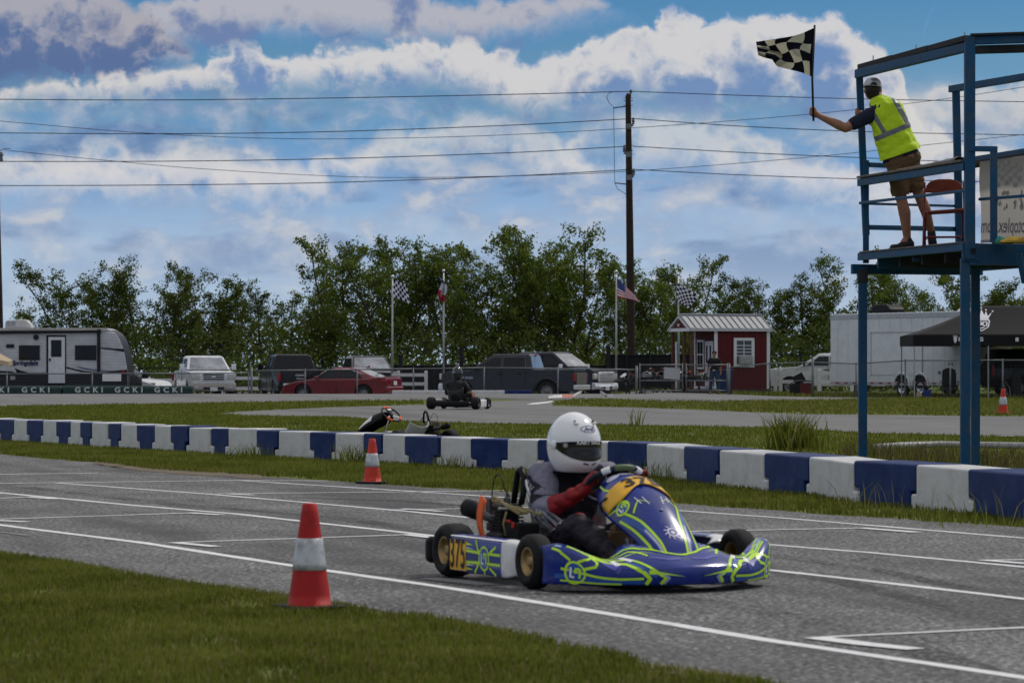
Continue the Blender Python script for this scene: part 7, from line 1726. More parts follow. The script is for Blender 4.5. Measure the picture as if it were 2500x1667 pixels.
for s in (-1, 1): mb = MB(); mb.lathe([(.001, -.03), (.10, -.03), (.10, .03), (.001, .03)], Matrix.Translation((s*.28, .22, .10)) @ Matrix.Rotation(math.radians(90), 4, 'Y'), 12); mb.build('bin_wheel', BLACK, bin_)

# ------------------------------------------------------------------ chain link fences and gates
GALV = mat('dull_fence_pipe', (.16, .17, .18), .5, .4, var=.2); WIRE = mat('fence_wire', (.085, .09, .095), .5, .4, var=.1)
def mesh_wires(mb, a, b, za0, za1, zb0, zb1, step=.10, w=.0042):
    """diamond mesh between two posts, each wire a thin strand"""
    a, b = Vector(a), Vector(b); L = (b-a).length; t = (b-a)/L; n = Vector((t.y, -t.x, 0))
    def pt(s, k): 
        f = s/L; return a+t*s+Vector((0, 0, (za0+(zb0-za0)*f)+((za1-za0)+((zb1-zb0)-(za1-za0))*f)*k))
    hgt = za1-za0; cnt = int((L+hgt)/step)+1
    for sg in (1, -1):
        for i in range(cnt):
            s0 = -hgt+i*step if sg == 1 else i*step
            s1 = s0+hgt*sg; k0, k1 = 0.0, 1.0; q0, q1 = s0, s1
            lo, hi = min(q0, q1), max(q0, q1)
            if hi <= 0 or lo >= L: continue
            def clip(q, qo, k, ko):
                if q < 0: k += (0-q)/(qo-q)*(ko-k); q = 0
                elif q > L: k += (L-q)/(qo-q)*(ko-k); q = L
                return q, k
            c0, d0 = clip(q0, q1, k0, k1); c1, d1 = clip(q1, q0, k1, k0)
            p0, p1 = pt(c0, d0), pt(c1, d1)
            if (p1-p0).length < .02: continue
            o = Vector((0, 0, w*.7)); sd = n*(.004*sg)
            mb.add([p0-o+sd, p1-o+sd, p1+o+sd, p0+o+sd], [(0,1,2,3)])
def fence(label, pts, base, thick=None, rail_r=.024, post_r=.030, mesh=True, top_only=False, step=.10):
    """pts: (px, depth, photo row of the top)"""
    P3 = []
    for x, d, yt in pts:
        X = (x-CX)*d/F; P3.append((Vector((X, d, 0)), terrain(X, d)+base, H+(HY-yt)*d/F))
    o = P3[len(P3)//2][0]; t = thing('chain_link_fence', label, 'fence', o)
    for i, (p, z0, z1) in enumerate(P3):
        mb = MB(); r = post_r*(1.7 if thick and i in thick else 1); ex = .12 if thick and i in thick else .03
        mb.tube([p-o+Vector((0, 0, z0-.15)), p-o+Vector((0, 0, z1+ex))], r, 8); mb.ball(p-o+Vector((0, 0, z1+ex)), r*1.1, n=8); mb.build('post', GALV, t, smooth=True)
    for (p, z0, z1), (q, y0, y1) in zip(P3, P3[1:]):
        mb = MB(); mb.tube([p-o+Vector((0, 0, z1)), q-o+Vector((0, 0, y1))], rail_r, 8); mb.build('top_rail', GALV, t, smooth=True)
        if mesh:
            mb = MB(); mesh_wires(mb, p-o+Vector((0, -.03, 0)), q-o+Vector((0, -.03, 0)), z0+.03, z1, y0+.03, y1, step); mb.build('wire_mesh', WIRE, t, recalc=False)['kind'] = 'stuff'
    return t
FD = 127.6
fence('low chain link fence in front of the travel trailer and the white pickup', [(-60, FD, 913), (17, FD, 912.5), (225, FD, 911.5), (430, FD, 911.5), (607, FD, 910)], .0)
fence('chain link fence from the thick double post to the charcoal pickup and the gate', [(614, FD, 905), (745, FD, 903.5), (872, FD, 902), (1009, FD, 900), (1182, FD, 897.5), (1362, FD, 899), (1554, FD, 902.5)], .0, thick=(0, 6))
def gate(label, x0, x1, y0, y1, d):
    A0, B0 = P(x0, y0, d), P(x1, y0, d); zt = A0.z; zb_ = H+(HY-y1)*d/F; t = thing('gate', label, 'gate', Vector((A0.x, d, zb_)))
    o = Vector((A0.x, d, zb_)); W_ = B0.x-A0.x; h = zt-zb_
    for a, b in (((0, 0), (0, h+.06)), ((W_, 0), (W_, h+.06)), ((0, h), (W_, h)), ((0, h*.42), (W_, h*.42)), ((0, .06), (W_, .06))):
        mb = MB(); mb.tube([(a[0], 0, a[1]), (b[0], 0, b[1])], .026, 8); mb.build('frame_tube', GALV, t, smooth=True)
    mb = MB(); mesh_wires(mb, (0, -.03, 0), (W_, -.03, 0), .06, h, .06, h, .10); mb.build('wire_mesh', WIRE, t, recalc=False)['kind'] = 'stuff'
    return t
gate('left leaf of the wire gate, carrying a blank white board', 1562, 1666, 890.5, 957, 127.3)
gate('right leaf of the wire gate in front of the shed porch', 1675.5, 1775, 890.5, 957, 127.3)
sb = thing('notice_board', 'blank white board hung on the left gate leaf', 'sign', P(1641, 912, 127.45)); mb = MB(); so_ = P(1641, 912, 127.45)
mb.add([P(x, y, 127.45+dy)-so_ for dy in (0, .02) for x, y in ((1622, 896), (1661, 898.5), (1660, 926.5), (1620.5, 924))], [(0,1,2,3), (7,6,5,4), (0,4,5,1), (1,5,6,2), (2,6,7,3), (3,7,4,0)]); mb.build('panel', mat('pale_blank_board', (.50, .52, .53), .6, var=.08), sb)
fence('chain link fence from the gate past shed and cargo trailer to the right edge', [(1780, 126.6, 897), (1879, 125, 887), (1984, 123, 884.5), (2090, 121, 887.5), (2210, 118.5, 880), (2320, 116.8, 879.5), (2448, 115.5, 879), (2580, 114.5, 879)], .0, thick=(0, 2))
# stored karts behind the gate
for i, (x, d, a, lb) in enumerate(((1549, 131.5, 200, 'dark stored kart beside the chrome grille of the navy pickup'), (1585, 130.5, 75, 'dark stored kart with pale hoops behind the middle of the left gate leaf'), (1625, 132.5, 110, 'dark stored kart behind the blank white board'), (1690, 131.5, 160, 'dark stored kart behind the right gate leaf left of the shed window'))):
    c = copy_tree(k3_); X = (x-CX)*d/F; c.location = (X, d, terrain(X, d)+.52); c.rotation_euler = (0, 0, math.radians(a)); tag(c, lb, 'kart', 'dark karts stored behind the gate'); c.name = 'stored_kart'
    st = thing('kart_stand', 'low dark stand carrying the '+lb[:34].rstrip()+(' hoops' if i == 1 else ''), 'stand', (X, d, terrain(X, d)), math.radians(a), 'stands under the stored karts')
    st['label'] = ['dark stand under the kart beside the chrome grille', 'dark stand under the kart behind the middle of the gate leaf', 'dark stand under the kart behind the white board', 'dark stand under the kart behind the right gate leaf'][i]
    for s in (-1, 1):
        mb = MB(); mb.bar((s*.3, -.3, 0), (s*.3, .3, .52), .05); mb.build('leg', BLACK, st); mb = MB(); mb.bar((s*.3, .3, 0), (s*.3, -.3, .52), .05); mb.build('leg', BLACK, st)
    for s in (-1, 1):
        mb = MB(); mb.tube([(s*.62, .24*math.cos(a_), .20+.22*math.sin(a_)) for a_ in [i_*math.pi/8 for i_ in range(9)]], .014, 6); b_ = mb.build('nerf_bar', ALU, c, smooth=True)

# ------------------------------------------------------------------ dark perimeter fence, white rail fences
SCREEN = mat('black_windscreen_mesh', (.010, .012, .013), .9, var=.3, scale=2); BPOST = mat('black_square_post', (.012, .012, .014), .7)
def screen(label, x0, x1, d, yt, yb, posts, panel=True):
    A0 = P((x0+x1)/2, yb, d); t = thing('screen_fence', label, 'fence', A0)
    for x in posts:
        mb = MB(); mb.bar(P(x, yb+4, d)-A0, P(x, yt-2, d)-A0, .10); mb.build('post', BPOST, t)
    mb = MB(); mb.tube([P(x0, yt, d)-A0, P(x1, yt, d)-A0], .03, 6); mb.build('top_rail', BPOST, t)
    if panel:
        for a, b in zip([x0]+posts[1:], posts[1:]+[x1]):
            if b-a < 4: continue
            mb = MB(); mb.add([P(x, y, d+.05+dy)-A0 for dy in (0, .03) for x, y in ((a+.6, yb), (b-.6, yb), (b-.6, yt+.8), (a+.6, yt+.8))], [(0,1,2,3), (7,6,5,4), (0,4,5,1), (1,5,6,2), (2,6,7,3), (3,7,4,0)]); mb.build('screen_panel', SCREEN, t)
    return t
screen('long black screened fence behind the gate and the red shed', 1480, 1722, 146, 866.5, 955, [1480, 1530, 1588, 1645, 1700, 1722])
screen('low dark fence behind the charcoal pickup and the flagpoles', 960, 1480, 146, 893, 955, [978, 1060, 1127, 1200, 1300, 1400, 1480])
screen('dark fence rail behind the old white pickup', 1722, 2010, 148, 866, 950, [1722, 1800, 1880, 1955, 2010], panel=False)
screen('dark fence behind the parked trucks on the left', 340, 960, 148, 898, 952, [340, 440, 550, 660, 780, 880, 960], panel=False)
for x, yt in ((1127, 850), (978, 868), (1485, 845)):
    A0 = P(x, 955, 145.5); t = thing('dark_post', {1127: 'tall black square post left of the charcoal pickup cab', 978: 'black square post beside the first flagpole', 1485: 'tall black square post above the chrome grille pickup'}[x], 'post', A0, group='black square posts behind the trucks')
    mb = MB(); mb.bar((0, 0, -.2), P(x, yt, 145.5)-A0, .20); mb.build('shaft', BPOST, t, bevel=.02); mb = MB(); mb.box(P(x, yt, 145.5)-A0, (.24, .24, .04)); mb.build('cap', BPOST, t)
VINYL = mat('white_vinyl_rail', (.60, .61, .63), .5, var=.06)
def rail_fence(label, posts, d, y0, y1, yp, yb):
    A0 = P(posts[len(posts)//2], yb, d); t = thing('rail_fence', label, 'fence', A0, group='white ranch rail fences')
    for x in posts:
        mb = MB(); mb.bar(P(x, yb+3, d)-A0, P(x, yp, d)-A0, .15); mb.ball(P(x, yp-.6, d)-A0, (.08, .08, .03), n=8); mb.build('post', VINYL, t)
    for a, b in zip(posts, posts[1:]):
        for y in (y0, y1):
            mb = MB(); mb.bar(P(a, y, d+.0)-A0+Vector((.07, 0, 0)), P(b, y, d)-A0-Vector((.07, 0, 0)), .04, .15); mb.build('rail', VINYL, t)
rail_fence('white two rail fence between the travel trailer and the white pickup', [348, 470], 141, 928, 952, 922, 962)
rail_fence('white two rail fence between the white and the black pickups', [540, 640], 141, 923, 948, 916, 962)
rail_fence('white two rail fence left of the charcoal pickup', [905, 972, 1040], 142.5, 915, 937, 907, 956)
rail_fence('white two rail fence right of the red shed', [1893, 1906, 2000, 2080], 137, 911, 931.5, 903, 952)

# ------------------------------------------------------------------ green sponsor barriers, low kerb wall
GREEN = mat('dark_green_barrier_vinyl', (.006, .030, .026), .5, var=.25, scale=3, bump=.15, bscale=8, dirt=((.05, .06, .05), .4, 4)); LETTER = mat('pale_lettering', (.50, .53, .54), .6, var=.08)
def sponsor(label, x0, x1, words):
    d = 126.9; zt_ = H+(HY-941.5)*d/F; o = P((x0+x1)/2, 962, d); o.z = terrain(o.x, d)+.02; t = thing('sponsor_barrier', label, 'barrier', o, group='green foam sponsor barriers')
    a, b = P(x0, 900, d).x-o.x+.02, P(x1, 900, d).x-o.x-.02; h = zt_-o.z
    mb = MB(); mb.extrude([(0, 0), (.75, 0), (.70, h*.85), (.60, h), (.12, h), (.03, h*.85)], a, b, fn=lambda x, y, z: (y, x, z+.015*math.sin(y*2.1))); mb.build('foam_block', GREEN, t, bevel=.03)
    for wx, wd, body in words:
        mb = MB(); zc = (H+(HY-952)*d/F)-o.z; add_text(mb, body, lambda x, y: ((wx-CX)*d/F-o.x+x, .012-.004*0, zc+y), .30, bold=.009, spacing=1.75, width=wd*d/F)
        mb.v = [(x, .03*(z/(h*.85))-.006, z) for x, y, z in mb.v]; mb.build('lettering', LETTER, t, recalc=False)['kind'] = 'stuff'
    return t, o, h
s1 = sponsor('dark green sponsor barrier reading GCKI, left one cut by the photo edge', -130, 150.5, [(87, 68, 'GCKI'), (-12, 68, 'GCKI')])
for cx_, w_ in ((87, 66), (-12, 66)):
    mb = MB(); d = 126.9; zc = (H+(HY-964.6)*d/F)-s1[1].z; add_text(mb, 'ronekarts.com', lambda x, y: ((cx_-CX)*d/F-s1[1].x+x, -.012, zc+y), .15, bold=.002, width=w_*d/F); mb.build('web_lettering', mat('grey_lettering', (.30, .32, .33), .6), s1[0], recalc=False)['kind'] = 'stuff'
sponsor('dark green sponsor barrier with GCKI three times, next to the white pickup', 152.5, 470, [(217, 68, 'GCKI'), (314, 68, 'GCKI'), (411, 68, 'GCKI')])
kw = thing('low_kerb_wall', 'low white wall with a blue end along the far road below the charcoal pickup', 'kerb', P(1130, 960, 124.2))
ko = P(1130, 960, 124.2)
for a, b, m in ((958, 1040, WHITEBLOCK), (1040.5, 1130, WHITEBLOCK), (1130.5, 1232, WHITEBLOCK), (1232.5, 1298, BLUEBLOCK)):
    mb = MB(); mb.bar(P(a, 957.5, 124.2)-ko, P(b, 957.5, 124.2)-ko, .35, .16); mb.build('wall_segment', m, kw, bevel=.02)
pipe = [G(x, y) for x, y in ((2136, 1111), (2200, 1106), (2300, 1103), (2420, 1105), (2560, 1108))]
mb = MB(); mb.tube([p+Vector((0, 0, .10)) for p in pipe], .042, 10); tag(mb.build('drain_pipe', mat('pale_grey_pipe', (.33, .33, .32), .5, var=.12), smooth=True), 'pale pipe lying in dry weeds between the tower legs', 'pipe')

# ------------------------------------------------------------------ flagpoles and flags
CW = leaf_mat('flag_white', (.52, .53, .58), (.60, .60, .64), .35); CB = leaf_mat('flag_navy_black', (.010, .014, .05), (.016, .022, .075), .2); CR = leaf_mat('flag_red', (.30, .020, .035), (.38, .03, .05), .35); CBL = leaf_mat('flag_blue', (.018, .035, .17), (.03, .055, .24), .35)
def flagpole(label, x, ytop, d, r=.045, lean=0):
    b = P(x+lean, 960, d); o = Vector((b.x, d, terrain(b.x, d))); t = thing('flagpole', label, 'flagpole', o, group='aluminium flagpoles in the paddock'); tp_ = P(x, ytop, d)-o
    mb = MB(); mb.tube([(0, 0, -.1), (0, 0, 2.5), tp_], [r*1.15, r*1.05, r*.7], 10); mb.build('shaft', STEEL, t, smooth=True)
    mb = MB(); mb.ball(tp_+Vector((0, 0, .05)), .075, n=10); mb.build('finial', ALU, t, smooth=True); return t
flagpole('flagpole with a checkered flag behind the red sedan', 958, 678, 137.5); flagpole('flagpole with the limp red white and blue Texas flag', 1083, 664, 141)
flagpole('flagpole with the American flag left of the wooden utility pole', 1504.5, 666, 141); flagpole('flagpole with a checkered flag above the shed porch', 1655, 672, 141, lean=2)
def cloth_flag(label, cat, fn, nu, nv, mats, mfn, sub=3):
    o = fn(0, 0); t = thing('flag', label, cat, o); mb = MB(); mb.grid(lambda u, v: fn(u, v)-o, nu*sub, nv*sub, mfn=lambda i, j: mfn(i//sub, j//sub)); mb.build('cloth', mats, t, smooth=True)
    for v in (.04, .96): mb = MB(); p = fn(0, v)-o; mb.tube([p+Vector((-.05, 0, 0)), p+Vector((.02, 0, 0))], .02, 6); mb.build('grommet', STEEL, t)
    return t
def flagfn(tl, tr, br, bl, d, amp=.10, fr=9.0):
    def f(u, v):
        x = (tl[0]*(1-u)+tr[0]*u)*(1-v)+(bl[0]*(1-u)+br[0]*u)*v; y = (tl[1]*(1-u)+tr[1]*u)*(1-v)+(bl[1]*(1-u)+br[1]*u)*v
        y += 3.0*math.sin(u*6+v)*u*.6; x += 1.6*math.sin(v*5+u*4)*u
        return P(x, y, d+amp*math.sin(u*fr+v*3)*min(1, u*3))
    return f
cloth_flag('navy and white checkered flag on the flagpole behind the red sedan', 'flag', flagfn((960, 683), (996, 697), (998, 741), (959.5, 724), 137.4), 7, 6, [CB, CW], lambda i, j: (i+j) % 2)
cloth_flag('navy and white checkered flag flying above the red shed', 'flag', flagfn((1653, 690), (1707, 727), (1678, 752), (1652, 733), 140.9), 8, 7, [CB, CW], lambda i, j: (i+j) % 2)
usf = flagfn((1506, 677), (1556, 728), (1560, 737), (1507, 724), 140.9, .12)
us = cloth_flag('American flag drooping on the flagpole beside the wooden utility pole', 'flag', usf, 10, 13, [CR, CW, CBL], lambda i, j: 2 if (i < 4 and j < 7) else (0 if j % 2 == 0 else 1), 2)
mb = MB()
for i in range(5):
    for j in range(4):
        p = usf(.05+.075*i, .06+.125*j)-usf(0, 0)+Vector((0, -.03, 0)); mb.add([p+Vector((.03*math.cos(a), 0, .03*math.sin(a))) for a in [math.pi/2+2*math.pi*k/5*2 for k in range(5)]], [(0,1,2,3,4)])
mb.build('stars', CW, us, recalc=False)['kind'] = 'stuff'
txf = lambda u, v: P(1082+ (-8+14*u)*(.3+1.1*math.sin(min(1, v*1.2)*2.4))+3*math.sin(v*6), 681+52*v+5*u, 140.9+.22*math.sin(u*11+v*2))
cloth_flag('limp Texas flag hanging in folds, blue on top, white then red', 'flag', txf, 6, 6, [CBL, CW, CR], lambda i, j: 0 if j < 1 else (1 if j < (5-i*.35) and not (j > 2 and i < 2) else 2), 3)

# ------------------------------------------------------------------ utility poles and wires
POLE = mat('creosoted_pole_wood', (.028, .018, .012), .85, var=.45, scale=5, bump=.4, bscale=20); INSUL = mat('grey_insulator', (.10, .12, .14), .4, var=.2); CABLE = mat('black_cable', (.010, .010, .014), .6)
DP = 150.0; po = P(1543, 958, DP); pole = thing('utility_pole', 'tall dark wooden utility pole with insulators, left of the red shed', 'utility pole', po)
def pp(n, fn, m, parent=pole, **k): mb = MB(); fn(mb); return mb.build(n, m, parent, **k)
q = lambda x, y, dd=0.0: P(x, y, DP+dd)-po
pp('shaft', lambda mb: mb.tube([q(1543, 965), q(1541, 850), q(1537, 520), q(1533.5, 234), q(1533.3, 228)], [.225, .21, .175, .135, .05], 14), POLE, smooth=False)
pp('top_insulator', lambda mb: (mb.tube([q(1539.5, 238), q(1539.5, 226)], .03, 8), mb.lathe([(.001, .12), (.06, .10), (.09, .02), (.05, -.06)], Matrix.Translation(q(1540, 225)), 10)), INSUL)
for x, y, s in ((1546, 289, 1), (1524, 357, -1), (1547, 413.5, 1)):
    pp('insulator', lambda mb: (mb.lathe([(.05, -.30), (.085, -.28), (.05, -.2), (.085, -.15), (.05, -.08), (.07, 0), (.02, .03)], Matrix.Translation(q(x, y)), 10)), INSUL)
    pp('insulator_bracket', lambda mb: mb.bar(q(x, y+16), q(x-s*14, y+22), .09, .12), GALV); pp('mounting_plate', lambda mb: mb.box(q(x-s*11, y+20, -.19), (.26, .03, .26)), GALV)
for y, x2, y2 in ((262, 1498, 264), (452, 1501, 447)): pp('standoff_arm', lambda mb: mb.tube([q(1530, y-2), q(x2, y2)], .03, 6), CABLE)
pp('drop_cable', lambda mb: mb.tube([q(1500, 224), q(1486, 228), q(1481, 238), q(1486, 250), q(1498, 262), q(1499, 320), q(1500, 400), q(1501, 447), q(1508, 462), q(1528, 474)], .014, 6), CABLE, smooth=True)
for y in (240, 246, 258, 355, 368, 376): pp('bolt', lambda mb, y=y: mb.tube([q(1533.5-11, y), q(1533.5+12, y)], .02, 6), STEEL)
pl_o = P(-6, 955, 141); lp = thing('utility_pole', 'leaning dark utility pole cut by the left photo edge behind the travel trailer', 'utility pole', pl_o)
mb = MB(); mb.tube([P(1, 960, 141)-pl_o, P(-4, 700, 141)-pl_o, P(-12, 340, 141)-pl_o], [.20, .18, .14], 12); mb.build('shaft', POLE, lp, smooth=True)
mb = MB(); mb.lathe([(.06, -.25), (.10, -.22), (.06, 0), (.12, .05), (.05, .2)], Matrix.Translation(P(3, 382, 141)-pl_o), 10); mb.tube([P(-8, 372, 141)-pl_o, P(10, 364, 141)-pl_o, P(26, 363, 141)-pl_o], .02, 6); mb.build('insulator', INSUL, lp)
def wire(label, pts, d, r=.019):
    o = P(pts[0][0], pts[0][1], d); n = 40; xs_ = [pts[0][0]+(pts[-1][0]-pts[0][0])*i/n for i in range(n+1)]
    mb = MB(); mb.tube([P(x, smooth_interp(x, pts), d)-o for x in xs_], r, 6); return tag(mb.build('power_line', CABLE, smooth=True, loc=o), label, 'power line', 'power lines across the sky')
wire('topmost power line left of the wooden pole', [(-120, 241), (0, 243), (400, 244.5), (800, 240), (1250, 231), (1540, 223.5)], DP, .022)
wire('topmost power line right of the wooden pole', [(1540, 223.5), (1800, 233), (2100, 242), (2500, 249), (2620, 250)], DP, .020)
wire('second power line from the top left of the pole', [(-120, 324), (0, 325), (400, 327), (800, 322), (1250, 306), (1546, 290)], DP, .022)
wire('second power line from the top right of the pole', [(1546, 290), (1800, 308), (2115, 322), (2500, 330), (2620, 332)], DP, .021)
wire('third power line from the top left of the pole', [(-120, 394), (0, 394.5), (400, 394), (800, 388), (1250, 373), (1524, 358)], DP, .022)
wire('third power line from the top right of the pole', [(1545, 357.5), (1800, 372), (2115, 386), (2500, 403), (2620, 407)], DP, .021)
wire('lowest power line left of the pole', [(-120, 453), (0, 453.5), (400, 452), (800, 446), (1250, 430), (1546, 414)], DP, .022)
wire('lowest power line right of the pole', [(1547, 414), (1800, 427), (2090, 437), (2500, 446), (2620, 448)], DP, .021)
wire('thin cable sagging across the upper wires from the left edge to the tower roof', [(-120, 286), (0, 296), (350, 325), (700, 339), (1000, 337), (1250, 329), (1540, 313), (1970, 280), (2300, 243), (2500, 213), (2620, 195)], 144, .014)
wire('thin cable sagging lowest from the left insulator and crossing the lowest wires', [(12, 367), (250, 391), (500, 413), (900, 433), (1250, 430), (1530, 419), (2000, 382), (2300, 350), (2500, 329), (2620, 316)], 144, .014)

# ------------------------------------------------------------------ trees
LEAF_D = leaf_mat('leaf_dark_green', (.034, .052, .010), (.105, .138, .026), .55); LEAF_L = leaf_mat('leaf_spring_green', (.052, .082, .014), (.155, .20, .036), .58); LEAF_U = leaf_mat('leaf_undergrowth', (.034, .048, .014), (.088, .112, .030), .5)
BARK = mat('grey_brown_bark', (.045, .038, .030), .9, var=.35, scale=4, bump=.4, bscale=20)
def leaves_mesh(name, centers, rad, per, size, m, seed, flat=.8):
    r = np.random.default_rng(seed); n = len(centers)*per
    c = np.repeat(np.array(centers), per, 0)+r.normal(0, 1, (n, 3))*np.array([rad, rad, rad*flat])*.55
    a = r.normal(0, 1, (n, 3)); a /= np.linalg.norm(a, axis=1)[:,None]; b = r.normal(0, 1, (n, 3)); b -= a*(a*b).sum(1)[:,None]; b /= np.linalg.norm(b, axis=1)[:,None]
    s = (size*r.uniform(.6, 1.35, n))[:,None]
    V = np.stack([c-a*s*.62, c+b*s*.36, c+a*s*.62, c-b*s*.36], 1)
    me = bpy.data.meshes.new(name); me.vertices.add(n*4); me.vertices.foreach_set('co', V.reshape(-1)); me.loops.add(n*4); me.loops.foreach_set('vertex_index', np.arange(n*4, dtype=np.int32))
    me.polygons.add(n); me.polygons.foreach_set('loop_start', np.arange(n, dtype=np.int32)*4); me.materials.append(m); me.update(calc_edges=True); return me
def make_tree(seed, h, spread, stems, leafm, dens=1.0, low=.18, leaf=.17):
    """tapered stems with rising limbs and twigs; leaf clumps at the twig ends"""
    r = random.Random(seed); mb = MB(); clumps = []
    def branch(p, d, L, rad, lev):
        n = 5; pts = [p]; q = p.copy(); dd = d.normalized()
        for i in range(n):
            dd = (dd+Vector((r.gauss(0, .10), r.gauss(0, .10), r.gauss(.05, .05)))).normalized(); q = q+dd*L/n; pts.append(q.copy())
        mb.tube(pts, [max(.006, rad*(1-.72*i/n)) for i in range(n+1)], 6 if lev < 2 else 4, caps=False)
        if lev >= 2 or L < .7:
            for t in (.45, .7, .88, 1.0):
                if r.random() < (.92 if t == 1.0 else .62*dens): clumps.append(tuple(pts[int(t*n)]+Vector((r.gauss(0, .10), r.gauss(0, .10), r.gauss(0, .08)))))
            return
        k = {0: r.randint(13, 17), 1: r.randint(6, 8)}[lev]
        for i in range(k):
            f = (low+(1-low)*(i+.6*r.random())/k) if lev == 0 else (.25+.75*(i+r.random())/k)
            f = min(f, .98); b = pts[min(n-1, int(f*n))].lerp(pts[min(n, int(f*n)+1)], f*n-int(f*n))
            a = r.uniform(0, 2*math.pi); up = r.uniform(.35, .95) if lev == 0 else r.uniform(-.05, .8)
            nd = (Vector((math.cos(a), math.sin(a), up))+dd*.25).normalized()
            ll = (spread*(1.12-.72*f)*r.uniform(.7, 1.15)) if lev == 0 else L*r.uniform(.35, .6)
            branch(b, nd, ll, max(.008, rad*(1-.7*f)*(.5 if lev == 0 else .55)), lev+1)
        clumps.append(tuple(pts[-1]))
    for s in range(stems):
        a = 2*math.pi*s/stems+r.random(); t = .10+.20*r.random()
        branch(Vector((.12*math.cos(a), .12*math.sin(a), -.2)), Vector((t*math.cos(a), t*math.sin(a), 1)) if stems > 1 else Vector((r.gauss(0, .05), r.gauss(0, .05), 1)), h*(1 if s == 0 else r.uniform(.75, .98)), .13 if stems == 1 else .10, 0)
    base = thing('tree', '', 'tree', (0, 0, 0)); mb.build('trunk', BARK, base, smooth=True)
    me = leaves_mesh('crown', clumps, .25, 15, leaf*.76, leafm, seed); o = bpy.data.objects.new('crown', me); COL.objects.link(o); o.parent = base
    top = max(c[2] for c in clumps)
    return base, top
KINDS = [make_tree(101, 8.6, 3.3, 2, LEAF_D, .75), make_tree(102, 9.0, 3.1, 1, LEAF_D, .7, .22), make_tree(103, 8.2, 3.5, 3, LEAF_D, .8, .12), make_tree(104, 9.0, 2.8, 2, LEAF_L, .5, .25), make_tree(105, 7.6, 3.2, 2, LEAF_L, .8, .10), make_tree(106, 8.8, 3.2, 3, LEAF_L, .65, .15)]
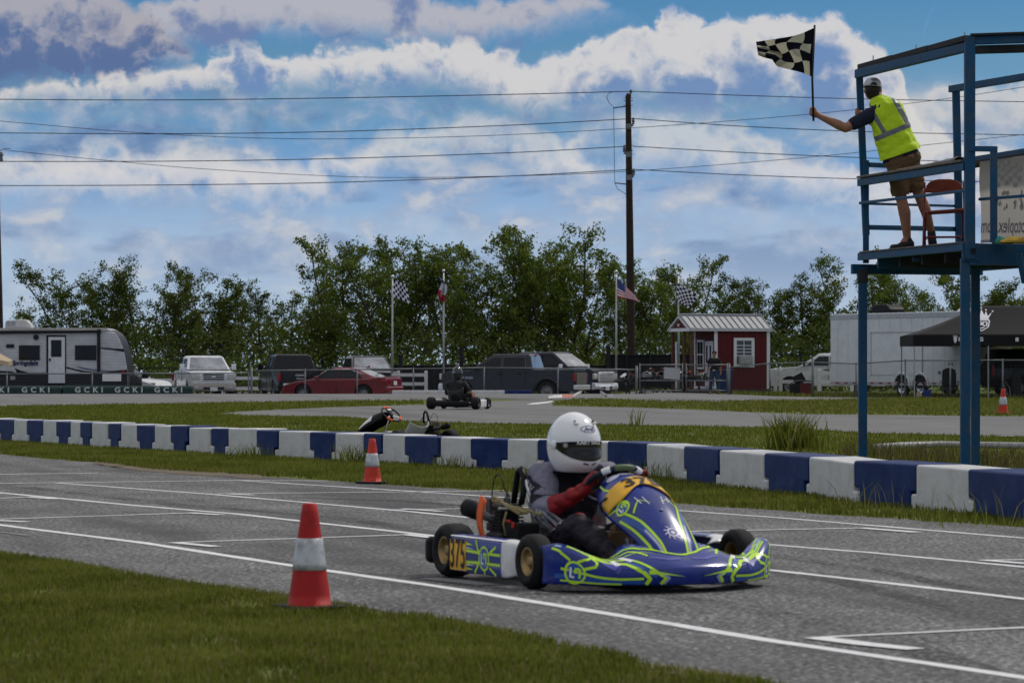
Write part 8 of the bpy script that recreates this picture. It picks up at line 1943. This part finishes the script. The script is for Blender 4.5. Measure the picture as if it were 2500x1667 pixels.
TREES = [  # photo column, photo row of the top, depth, kind, label
 (40, 748, 185, 4, 'small distant tree above the air conditioner of the travel trailer'), (115, 795, 172, 4, 'low bushy tree showing just over the travel trailer roof'),
 (190, 636, 168, 0, 'leftmost tall tree of the row, over the travel trailer roof'), (262, 640, 172, 2, 'dark dense tree above the curved nose of the travel trailer'),
 (338, 622, 170, 1, 'slender tree with a pointed top right of the travel trailer nose'), (425, 668, 166, 2, 'dark round tree left above the white pickup'),
 (505, 632, 169, 0, 'tall dark tree directly above the white pickup'), (575, 688, 172, 2, 'dark tree between the white and the black pickups'),
 (645, 682, 168, 1, 'slim tree above the cab of the black pickup'), (735, 690, 176, 4, 'lower pale tree filling the gap right of the black pickup'),
 (790, 712, 163, 2, 'lower dark tree above the bonnet of the red sedan'), (838, 572, 170, 3, 'airy tall tree left of the first checkered flag'),
 (905, 565, 173, 0, 'tall dark tree behind the first checkered flag, left side'), (968, 580, 170, 5, 'tall loose tree right behind the first checkered flag'),
 (1030, 602, 168, 1, 'slim dark tree between first checkered flag and Texas flag'), (1105, 588, 171, 3, 'airy tree crown right above the Texas flag'),
 (1165, 655, 166, 5, 'lower spring green tree right of the Texas flag'), (1240, 585, 169, 5, 'broad spring green tree left above the charcoal pickup'),
 (1300, 556, 172, 3, 'tall airy tree with several pointed shoots above the charcoal pickup'), (1358, 548, 170, 5, 'tallest tree of the middle group, over the navy pickup'),
 (1412, 668, 174, 4, 'sparse pale tree thinning out towards the gap left of the American flag'), (1465, 760, 180, 4, 'low distant bush in the gap left of the American flag'),
 (1518, 640, 168, 3, 'airy tree just behind the wooden utility pole on its left'), (1580, 630, 170, 5, 'loose tree between utility pole and the flag over the shed'),
 (1662, 625, 172, 3, 'thin open tree with sky showing through, above the red shed'), (1728, 700, 178, 4, 'low pale tree right of the shed flag'),
 (1815, 678, 168, 2, 'dark round tree above the right end of the shed'), (1895, 662, 170, 0, 'dark tree between shed and cargo trailer'), (1968, 665, 169, 2, 'dark tree left of the tower leg above the trailer'),
 (2085, 600, 172, 3, 'thin tree whose tips reach the tower deck'), (2165, 640, 170, 3, 'sparse tree under the tower deck, left part'), (2250, 690, 174, 4, 'pale low tree under the tower deck middle'),
 (2330, 672, 168, 5, 'dense tree just left of the twin tower legs'), (2425, 640, 167, 0, 'dark tree right of the twin tower legs'), (2500, 650, 170, 5, 'dense tree at the right photo edge above the tent')]
used_ = set()
for i, (x, yt, d, k, lb) in enumerate(TREES):
    src, top = KINDS[k]; o = src if k not in used_ else copy_tree(src); used_.add(k)
    X = (x-CX)*d/F; z0 = terrain(X, d); hh = H+(HY-yt)*d/F-z0; s = hh/(top+.15)
    o.location = (X, d, z0); rr = random.Random(i*7+3); o.rotation_euler = (0, 0, rr.uniform(0, 6.28)); w = min(1.15, max(s, .62))*rr.uniform(.88, 1.08); o.scale = (w, w, s)
    tag(o, lb, 'tree', 'trees beyond the paddock')
# scrub along the foot of the trees and a thin far wood behind them
def mass(name, label, x0, x1, d0, d1, hfun, n, per, size, m, seed, rad=.45):
    r = random.Random(seed); cs = []
    while len(cs) < n:
        d = r.uniform(d0, d1); x = r.uniform(x0, x1); X = (x-CX)*d/F; h = hfun(x, r); z = terrain(X, d)+h*r.random()**.8
        cs.append((X, d, z))
    me = leaves_mesh(name, cs, rad, per, size, m, seed); o = bpy.data.objects.new(name, me); COL.objects.link(o); o['kind'] = 'stuff'; return tag(o, label, 'bushes')
def hf(x, r):
    base = 3.3+1.1*mnoise.noise((x*.013, 3.1, 0))+.8*mnoise.noise((x*.045, 7.7, 0))
    gap = 1-.55*math.exp(-((x-1465)/70)**2)-.4*math.exp(-((x-1735)/50)**2)-.75*math.exp(-((x-70)/120)**2)
    return max(.8, base*gap)
mass('undergrowth', 'dark scrub filling the foot of the tree row', -140, 2640, 158, 172, hf, 3000, 12, .17, LEAF_U, 61)
mass('undergrowth', 'lighter scrub and saplings in front of the tree row', -140, 2640, 154, 158, lambda x, r: hf(x, r)*.5, 1200, 10, .20, LEAF_D, 62)
mass('far_wood', 'distant tree belt behind the tree row', -300, 2800, 196, 215, lambda x, r: max(.8, (4.6+1.5*mnoise.noise((x*.02, 1.1, 5)))*(1-.6*math.exp(-((x-1465)/60)**2))*(1-.62*math.exp(-((x-60)/150)**2))), 2400, 11, .24, LEAF_L, 63, .6)  # paler leaf colour puts distance haze into the belt
